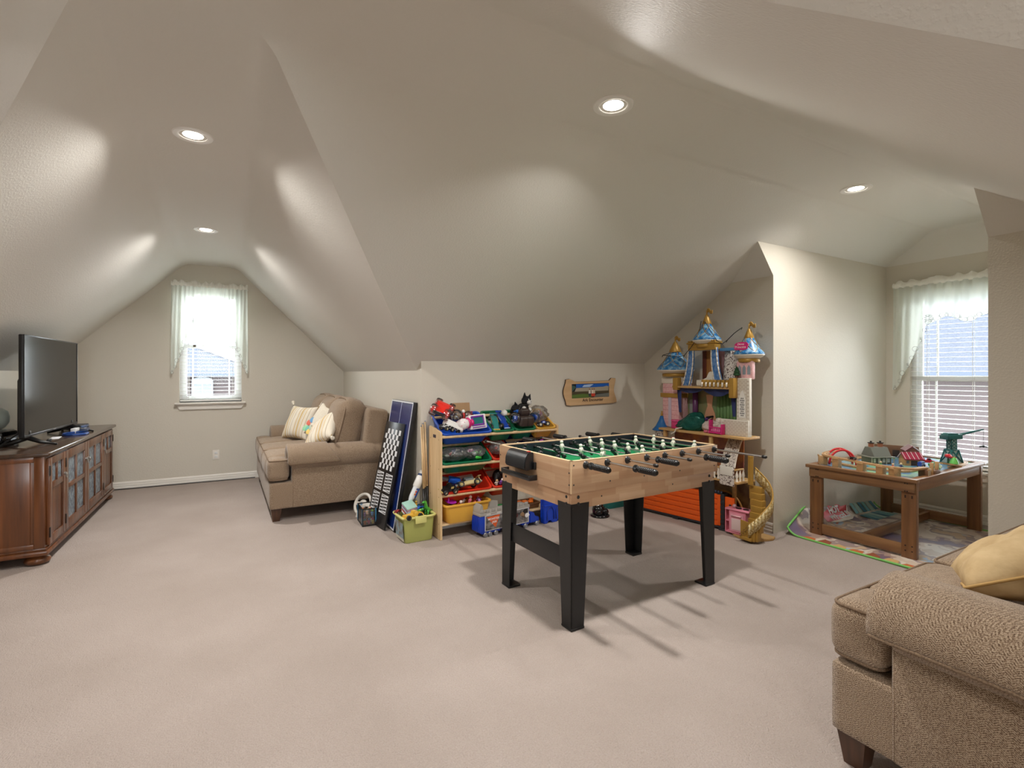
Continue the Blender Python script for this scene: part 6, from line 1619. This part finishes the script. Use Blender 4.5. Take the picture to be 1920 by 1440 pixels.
# printed city panels and the flame logo, laid on the curl
def decal(nm, poly, mat, lift, par=t):
    b = B()
    vs = [mat_pt(u, s_) + Vector((0, -lift * .8, lift)) for u, s_ in poly]
    c = sum(vs, Vector()) / len(vs)
    for a, d in zip(vs, vs[1:] + vs[:1]): b.poly([c, a, d])
    return obj(nm, b, mat, par, None)
for k in range(6):
    u0 = .70 + .045 * k
    for j in range(2):
        decal('city_panel', [(u0, 1.08 + .17 * j), (u0 + .036, 1.08 + .17 * j), (u0 + .038, 1.23 + .145 * j), (u0 + .003, 1.23 + .145 * j)], (P((70, 130, 150), .4), P((120, 178, 180), .4), P((170, 200, 190), .4))[(k + j) % 3], .0035)
fl = [(.37, 1.235), (.46, 1.215), (.60, 1.215), (.66, 1.25), (.64, 1.30), (.67, 1.35), (.60, 1.345), (.57, 1.385), (.53, 1.35), (.47, 1.372), (.44, 1.335), (.36, 1.31)]
lg = decal('flame_logo', fl, P((214, 44, 44), .4), .004)
decal('logo_edge', [(u, s_ - .012) for u, s_ in fl[:6]] + fl[5:0:-1], P((240, 226, 210), .4), .0045, lg)
a_, b_, c_ = mat_pt(.42, 1.07), mat_pt(.42, 1.16), mat_pt(.50, 1.07)
yv = (b_ - a_).normalized(); xv = Vector((1, 0, 0)); zv = xv.cross(yv)
for w_, s_, dx in (('HOT', 1.325, -.02), ('WHEELS', 1.262, .0)):
    p_ = mat_pt(.515 + dx, s_); b2 = mat_pt(.515, s_ + .02); yv = (b2 - mat_pt(.515, s_ - .02)).normalized(); zv = xv.cross(yv)
    m = Matrix((xv, yv, zv)).transposed().to_4x4()
    text('lettering', w_, .078, P((240, 238, 234), .4), lg, p_ + zv * .018, m.to_euler(), .0005, bold=.003)

# ------------------------------------------------------------------ train table
BW = woodmat('stained_pine', (106, 70, 40), (146, 102, 62), 2, 3.5, .45, .1)
BWX = woodmat('stained_pine_long', (106, 70, 40), (146, 102, 62), 0, 3.5, .4, .15)
BWY = woodmat('stained_pine_cross', (112, 78, 48), (150, 110, 72), 1, 3.5, .4, .15)
TA = 2.2
t = thing('train_table', 'brown stained wooden play table covered in train tracks in the window alcove', 'play table', (4.790, 2.055, 0), TA)
TL, TWd = .675, .375
for s in (-1, 1):
    obj('rim_board', B().box((s * TL, -TWd, .541), (s * (TL - .055), TWd, .566), .003), BWY, t)
    obj('rim_board', B().box((-TL + .055, s * TWd, .541), (TL - .055, s * (TWd - .055), .566), .003), BWX, t)
    obj('apron', B().box((s * (TL - .020), -TWd + .02, .470), (s * (TL - .040), TWd - .02, .541), .002), BWY, t)
    obj('apron', B().box((-TL + .04, s * (TWd - .020), .470), (TL - .04, s * (TWd - .040), .541), .002), BWX, t)
tpn = obj('table_top', B().box((-TL + .05, -TWd + .05, .538), (TL - .05, TWd - .05, .556)), M('play_top_print', (96, 140, 176), .25, col2=(140, 190, 150), scale=3.2, lo=.48, hi=.54), t)
SCR_ = M('dark_screw_hole', (44, 28, 18), .6)
for sx in (-1, 1):
    for sy in (-1, 1):
        x, y = sx * (TL - .040), sy * (TWd - .06)
        lg = obj('leg', B().box((x, y - .045, .0), (x - sx * .040, y + .045, .541), .003), BW, t)
        for dy in (-.02, .02):
            for z in (.44, .45 - .02, .09, .055): obj('screw_hole', B().cyl((x - .0006 if sx > 0 else x - .001, y + dy, z), (x + .001, y + dy, z), .0055, seg=8), SCR_, lg)
for s in (-1, 1): obj('stretcher', B().box((s * (TL - .080), -TWd + .02, .018), (s * (TL - .100), TWd - .02, .100), .002), BWY, t) if False else obj('stretcher', B().box((s * (TL - .045), -TWd + .105, .018), (s * (TL - .075), TWd - .105, .095), .002), BWY, t)
obj('stretcher', B().box((-TL + .075, -.015, .020), (TL - .075, .015, .085), .002), BWX, t)
for s in (-1, 1):
    for y in (-.27, 0): 
        for z in (.475, .53): obj('screw_hole', B().cyl((-TL + .019, s * .3 + y * .05, z), (-TL + .021, s * .3 + y * .05, z), .005, seg=8), SCR_, t)
TBM = Matrix.Translation((4.790, 2.055, .556)) @ RZ(TA)
def TP(x, y, z=0): return TBM @ Vector((x, y, z))
def lt(nm, label, cat, wx, wy, rz=0, z=.0, group=None, sc=None): return thing(nm, label, cat, (wx, wy, .556 + z), rz + TA, group, sc=sc)
BEECH = M('beech_track', (196, 158, 112), .5, col2=(178, 138, 92), scale=30, stretch=(1, 6, 6))
BEECHG = M('greyed_beech', (178, 160, 140), .5)
def track(label, pts, group='wooden train track pieces', grooves=True, wid=.042, th=.012):
    t = thing('train_track', label, 'toy track', (0, 0, 0), 0, group)
    pts = [Vector(p) for p in pts]
    def band(o0, o1, z0, z1, nm, mat, par):
        b = B(); rings = []
        for i, p in enumerate(pts):
            d = (pts[min(i + 1, len(pts) - 1)] - pts[max(i - 1, 0)]); d.z = 0; d.normalize(); n = Vector((-d.y, d.x, 0))
            rings.append([b.bm.verts.new(p + n * o + Vector((0, 0, z))) for o, z in ((o0, z0), (o1, z0), (o1, z1), (o0, z1))])
        for a, c in zip(rings, rings[1:]):
            for k in range(4): b.bm.faces.new((a[k], a[(k + 1) % 4], c[(k + 1) % 4], c[k]))
        b.bm.faces.new(rings[0][::-1]); b.bm.faces.new(rings[-1]); bmesh.ops.recalc_face_normals(b.bm, faces=b.bm.faces)
        return obj(nm, b, mat, par, 40)
    r = band(-wid / 2, wid / 2, 0, th, 'rail_bed', BEECH, t)
    if grooves:
        for s in (-1, 1): band(s * .012 - .003, s * .012 + .003, th, th + .0008, 'groove', P((140, 104, 66), .6), r)
    return t
def curve(p0, p1, p2, n=12):
    p0, p1, p2 = Vector(p0), Vector(p1), Vector(p2); return [p0 * (1 - q) ** 2 + p1 * 2 * q * (1 - q) + p2 * q * q for q in [k / n for k in range(n + 1)]]
Z0 = .558
track('raised wooden viaduct track sweeping along the open long edge of the train table', curve((4.62, 2.40, Z0 + .075), (4.22, 2.40, Z0 + .075), (4.215, 2.26, Z0 + .070), 8) + curve((4.215, 2.26, Z0 + .070), (4.19, 2.05, Z0 + .062), (4.195, 1.93, Z0 + .058), 8)[1:] + curve((4.195, 1.93, Z0 + .058), (4.20, 1.78, Z0 + .052), (4.30, 1.735, Z0 + .050), 8)[1:] + curve((4.30, 1.735, Z0 + .05), (4.38, 1.72, Z0 + .05), (4.43, 1.72, Z0 + .050), 5)[1:])
track('flat wooden track in a curve on the blue top beside the red loops', curve((4.42, 2.36, Z0), (4.30, 2.20, Z0), (4.33, 2.02, Z0)) + curve((4.33, 2.02, Z0), (4.36, 1.90, Z0), (4.46, 1.85, Z0), 8)[1:])
track('flat wooden track along the middle of the table between the station and the barn', curve((4.46, 1.85, Z0), (4.60, 1.84, Z0), (4.72, 1.86, Z0), 8))
track('flat wooden track curving round the foot of the crane', curve((4.95, 1.76, Z0), (5.12, 1.72, Z0), (5.33, 1.80, Z0), 10) + curve((5.33, 1.80, Z0), (5.40, 1.86, Z0), (5.40, 1.98, Z0), 8)[1:])
track('flat wooden track behind the station under the window', curve((4.62, 2.33, Z0), (4.85, 2.36, Z0), (5.05, 2.30, Z0), 10))
track('sloping wooden ramp track leaning down beside the crane', [(4.80, 1.77, Z0 + .045), (4.90, 1.75, Z0 + .030), (5.03, 1.735, Z0 + .004)])
def pier(label, x, y, rz, hgt, dark=False):
    t = thing('viaduct_pier', label, 'toy block', (x, y, .5565), rz, 'wooden viaduct piers')
    obj('block', B().box((-.022, -.030, 0), (.022, .030, hgt), .002), BEECH if not dark else M('walnut_block', (110, 76, 50), .5), t)
    obj('end_face', B().box((-.020, -.0312, .004), (.020, -.0298, hgt - .002)), BEECHG, t)
    for s in (-1, 1): obj('ear', B().box((-.022, s * .030 - .004, hgt - .004), (.022, s * .030 + .004, hgt + .010), .002), BEECH, t)
for k, (x, y, rz, hh) in enumerate([(4.245, 2.345, 40, .071), (4.207, 2.215, 94, .068), (4.192, 2.03, 90, .060), (4.196, 1.90, 90, .057), (4.212, 1.82, 70, .053), (4.40, 1.715, 0, .049)]):
    pier('wooden pier under the viaduct track, %s' % ['at its far corner', 'second from its far corner', 'at its middle', 'just past its middle towards the camera', 'at its bend near the table corner', 'dark one at its loose end'][k], x, y, rz, hh, k == 5)
t = lt('gate_post', 'wooden gate with two upright posts at the loose end of the viaduct', 'toy block', 4.53, 1.705)
obj('base', B().box((-.05, -.02, 0), (.05, .02, .035), .002), M('walnut_block', (110, 76, 50)), t)
for x in (-.045, .045): obj('post', B().box((x - .009, -.011, 0), (x + .009, .011, .092), .003), BEECH, t)
t = lt('toy_loop', 'bright red double loop track arching over the viaduct', 'toy track', 4.40, 2.285, -50)
RED = P((206, 34, 44), .3)
for s in (-.048, .048): obj('loop_arch', B().tube([(.095 * math.cos(a) * 1.0, s, .115 * math.sin(a) * 1.05) for a in [PI * k / 18 for k in range(19)]], .0085, 8), RED, t, True)
obj('loop_web', B().grid(lambda i, j: (.095 * math.cos(PI * i), -.024 + .048 * j, .119 * math.sin(PI * i)), 18, 2), RED, t, True) if False else None
for a in (35, 90, 145): obj('cross_tie', B().cyl((.095 * math.cos(R(a)), -.048, .121 * math.sin(R(a))), (.095 * math.cos(R(a)), .048, .121 * math.sin(R(a))), .005, seg=8), RED, t)
toy_car('toy_car', 'black toy car on the viaduct below the red loops', (4.205, 2.10, Z0 + .078), (24, 24, 26), (60, 60, 64), .055, .028, .016, .008, .007, rot=(0, 0, 92))
ST_W = P((112, 108, 94), .55); ST_R = P((110, 112, 104), .55)
t = lt('toy_station', 'grey toy railway station with two brick chimneys', 'toy building', 4.70, 2.165, -28)
obj('wall', B().box((-.085, -.055, 0), (.085, .055, .062), .002), ST_W, t)
obj('roof', B().prism([(-.075, .058), (.075, .058), (.03, .135), (-.03, .135)], .15, mx=Matrix(((0, 0, 1, -.075), (1, 0, 0, 0), (0, 1, 0, 0), (0, 0, 0, 1))), bev=.002), ST_R, t)
obj('eave', B().box((-.105, -.078, .054), (.105, .078, .062), .003), P((134, 132, 122), .5), t)
for x in (-.045, .035): 
    c = obj('chimney', B().box((x - .014, -.014, .10), (x + .014, .014, .165), .002), P((150, 92, 66), .6), t); obj('chimney_cap', B().box((x - .018, -.018, .165), (x + .018, .018, .172), .002).cyl((x, 0, .172), (x, 0, .184), .008, seg=10), P((48, 44, 42), .5), c)
obj('gable', B().prism([(-.05, .055), (.05, .055), (0, .118)], .012, mx=Matrix(((0, 0, 1, .082), (1, 0, 0, 0), (0, 1, 0, 0), (0, 0, 0, 1)))), P((176, 182, 190), .4), t)
for k in range(4): obj('window', B().box((-.068 + .04 * k, -.0565, .014), (-.048 + .04 * k, -.0545, .046)), P((214, 212, 200), .4), t)
for k in range(4): obj('platform_post', B().cyl((-.095 + .063 * k, -.072, 0), (-.095 + .063 * k, -.072, .055), .004, seg=8), P((160, 156, 140), .5), t)
def shed(label, x, y, rz, w, d, h, rh, wallc, roofc, roof2=None, sc=1):
    t = lt('toy_shed', label, 'toy building', x, y, rz)
    obj('wall', B().box((-w / 2, -d / 2, 0), (w / 2, d / 2, h), .002).prism([(-d / 2, h), (d / 2, h), (0, h + rh)], w, mx=Matrix(((0, 0, 1, -w / 2), (1, 0, 0, 0), (0, 1, 0, 0), (0, 0, 0, 1)))), P(wallc, .5), t)
    for s in (-1, 1):
        e = 1.18; b = B().prism([(0, rh + h + .004), (s * d / 2 * e, h - rh * (e - 1) + .004), (s * d / 2 * e, h - rh * (e - 1) + .010), (0, rh + h + .011)], w * 1.14, mx=Matrix(((0, 0, 1, -w * .57), (1, 0, 0, 0), (0, 1, 0, 0), (0, 0, 0, 1))))
        r = obj('roof_panel', b, P(roofc if s < 0 or not roof2 else roof2, .35), t)
        for k in range(5): obj('roof_rib', B().tube([(-w * .5 + w * .25 * k, 0, h + rh + .012), (-w * .5 + w * .25 * k, s * d / 2 * e, h - rh * (e - 1) + .011)], .002, 5), P((220, 214, 216), .4), r)
    obj('doorway', B().box((-w * .18, -d / 2 - .001, 0), (w * .18, -d / 2 + .001, h * .8)), P((58, 40, 36), .6), t)
    for s in (-1, 1): obj('window', B().box((s * w * .36 - .010, -d / 2 - .001, h * .35), (s * w * .36 + .010, -d / 2 + .001, h * .8)), P((90, 100, 110), .3), t)
    return t
shed('tan toy barn with a magenta and white striped roof', 4.855, 1.985, -40, .13, .09, .050, .042, (190, 146, 98), (160, 34, 68), (222, 206, 212))
shed('dark red toy engine shed with a pale roof behind the striped barn', 5.13, 2.10, 35, .12, .09, .080, .036, (120, 74, 62), (214, 200, 206), (120, 50, 70))
t = lt('toy_wall', 'long brown wooden tunnel wall standing before the window', 'toy block', 5.22, 2.245, -72)
obj('board', B().box((-.16, -.012, 0), (.16, .012, .10), .003), M('walnut_block', (110, 76, 50)), t)
for x in (-.10, .0, .10): obj('arch_hole', B().box((x - .025, -.0128, 0), (x + .025, -.0118, .06), .0002), P((50, 38, 32), .7), t)
toy_car('toy_train_car', 'orange toy wagon behind the grey station', (4.93, 2.22, Z0 + .002), (232, 112, 30), (90, 60, 40), .11, .045, .030, .010, .008, rot=(0, 0, 20), style='bus', cat='toy train')
toy_car('toy_train_engine', 'red toy engine beside the striped barn', (4.93, 1.90, Z0 + .014), (190, 36, 48), (40, 40, 44), .09, .036, .026, .010, .008, rot=(0, 0, -60), style='truck', cat='toy train')
toy_car('toy_train_wagon', 'blue toy wagon in front of the striped barn', (4.72, 1.86, Z0 + .014), (40, 70, 160), (30, 30, 40), .08, .034, .020, .009, .008, rot=(0, 0, 6), style='bus', cat='toy train')
t = lt('toy_crane', 'tall teal toy harbour crane with a hook on a thread', 'toy crane', 5.215, 1.845, -30)
TEAL = P((22, 96, 96), .4); PALE = P((150, 172, 168), .4)
pr4 = [(.062, 0), (.040, .115)]
tw = obj('tower_base', B().lathe([(.072, 0), (.072, .006), (.042, .118), (0, .118)], seg=4, mx=RZ(45)), PALE, t, None)
for k in range(4):
    m = RZ(90 * k); a, c, d, e = (.050, -.050, .006), (.050, .050, .006), (.0305, .030, .115), (.0305, -.030, .115)
    b = B()
    for p_, q_ in ((a, e), (c, d), (a, d), (c, e), (a, c), (d, e)): b.tube([m @ (Vector(p_) + Vector((.003, 0, 0))), m @ (Vector(q_) + Vector((.003, 0, 0)))], .005, 6)
    obj('brace', b, TEAL, tw, True)
mt = obj('mast', B().box((-.022, -.022, .118), (.022, .022, .205), .002), PALE, t)
lb = B()
for k in range(4):
    m = RZ(90 * k)
    for j in range(3):
        z = .122 + .027 * j
        lb.tube([m @ Vector((.0235, -.02, z)), m @ Vector((.0235, .02, z + .027))], .0032, 5).tube([m @ Vector((.0235, .02, z)), m @ Vector((.0235, -.02, z + .027))], .0032, 5)
    lb.tube([m @ Vector((.022, .022, .118)), m @ Vector((.022, .022, .205))], .004, 6)
obj('lattice', lb, TEAL, mt, True)
cb = obj('cab', B().box((-.062, -.036, .205), (.062, .036, .245), .004).box((-.050, -.030, .245), (.03, .030, .253), .003), TEAL, t)
obj('cab_side', B().box((-.070, -.040, .200), (-.045, .040, .232), .003), P((16, 76, 80), .4), cb)
jx = Vector((.055, 0, .235)); je = Vector((.235, -.035, .285))
jb = obj('jib', B().tube([jx, je], [.012, .006], 6), TEAL, cb, True)
obj('thread', B().cyl(je, je - Vector((0, 0, .135)), .0012, seg=5), P((70, 72, 76)), jb); obj('hook', B().sph(je - Vector((0, 0, .140)), .010).tube([je - Vector((.03, 0, .142)), je - Vector((0, 0, .138)), je - Vector((-.03, 0, .146))], .007, 7), P((40, 50, 56)), jb, True)
t = lt('toy_fish', 'red toy whale leaning on the crane foot', 'toy', 5.095, 1.825, 40, .03)
obj('body', B().sph((0, 0, .045), .022, (1.9, .9, .8)), RED, t, True); obj('tail', B().prism([(0, -.006), (-.035, -.024), (-.028, 0), (-.035, .024), (0, .006)], .008, mx=T(-.035, 0, .040)), RED, t); obj('stand', B().cyl((0, 0, -.03), (0, 0, .03), .010, .006, 10), P((40, 90, 60)), t)
t = lt('toy_tree', 'light green toy cone tree in front of the crane', 'toy', 5.06, 1.775, 0, .012); obj('leaves', B().lathe([(.030, .012), (.026, .03), (.014, .058), (0, .070)], seg=18), P((110, 200, 96), .35), t, True); obj('trunk', B().cyl((0, 0, 0), (0, 0, .014), .010, seg=10), P((120, 84, 50)), t)
for k, (lab, x, y, r) in enumerate([('round toy bush with green and white print behind the gate posts', 4.66, 1.745, .036), ('second round toy bush, half hidden by the ramp track', 4.76, 1.80, .030)]):
    t = lt('toy_bush', lab, 'toy', x, y, 20 * k)
    bm_ = M('bush_print', (60, 140, 96), .5, col2=(206, 226, 206), scale=42, lo=.48, hi=.54)
    for a in (0, 90): obj('crown', B().prism([(r * (1 + .14 * math.sin(5 * q)) * math.cos(q), r * (1 + .14 * math.sin(5 * q)) * math.sin(q)) for q in [2 * PI * j / 24 for j in range(24)]], .008, mx=RZ(a) @ T(0, .004, r * 1.05) @ RX(90), bev=.001), bm_, t)
    obj('foot', B().cyl((0, 0, 0), (0, 0, .012), .012, seg=10), BEECH, t)
for k, (cn, c, x, y) in enumerate([('red', (190, 40, 44), 4.52, 1.965), ('green', (50, 130, 70), 4.545, 2.06), ('navy', (40, 56, 110), 4.60, 1.945)]):
    toy_figure('toy_figure', 'small %s toy figure standing on the blue table top before the station' % cn, (x, y, .5565), c, (222, 186, 150), .9, 60 * k)
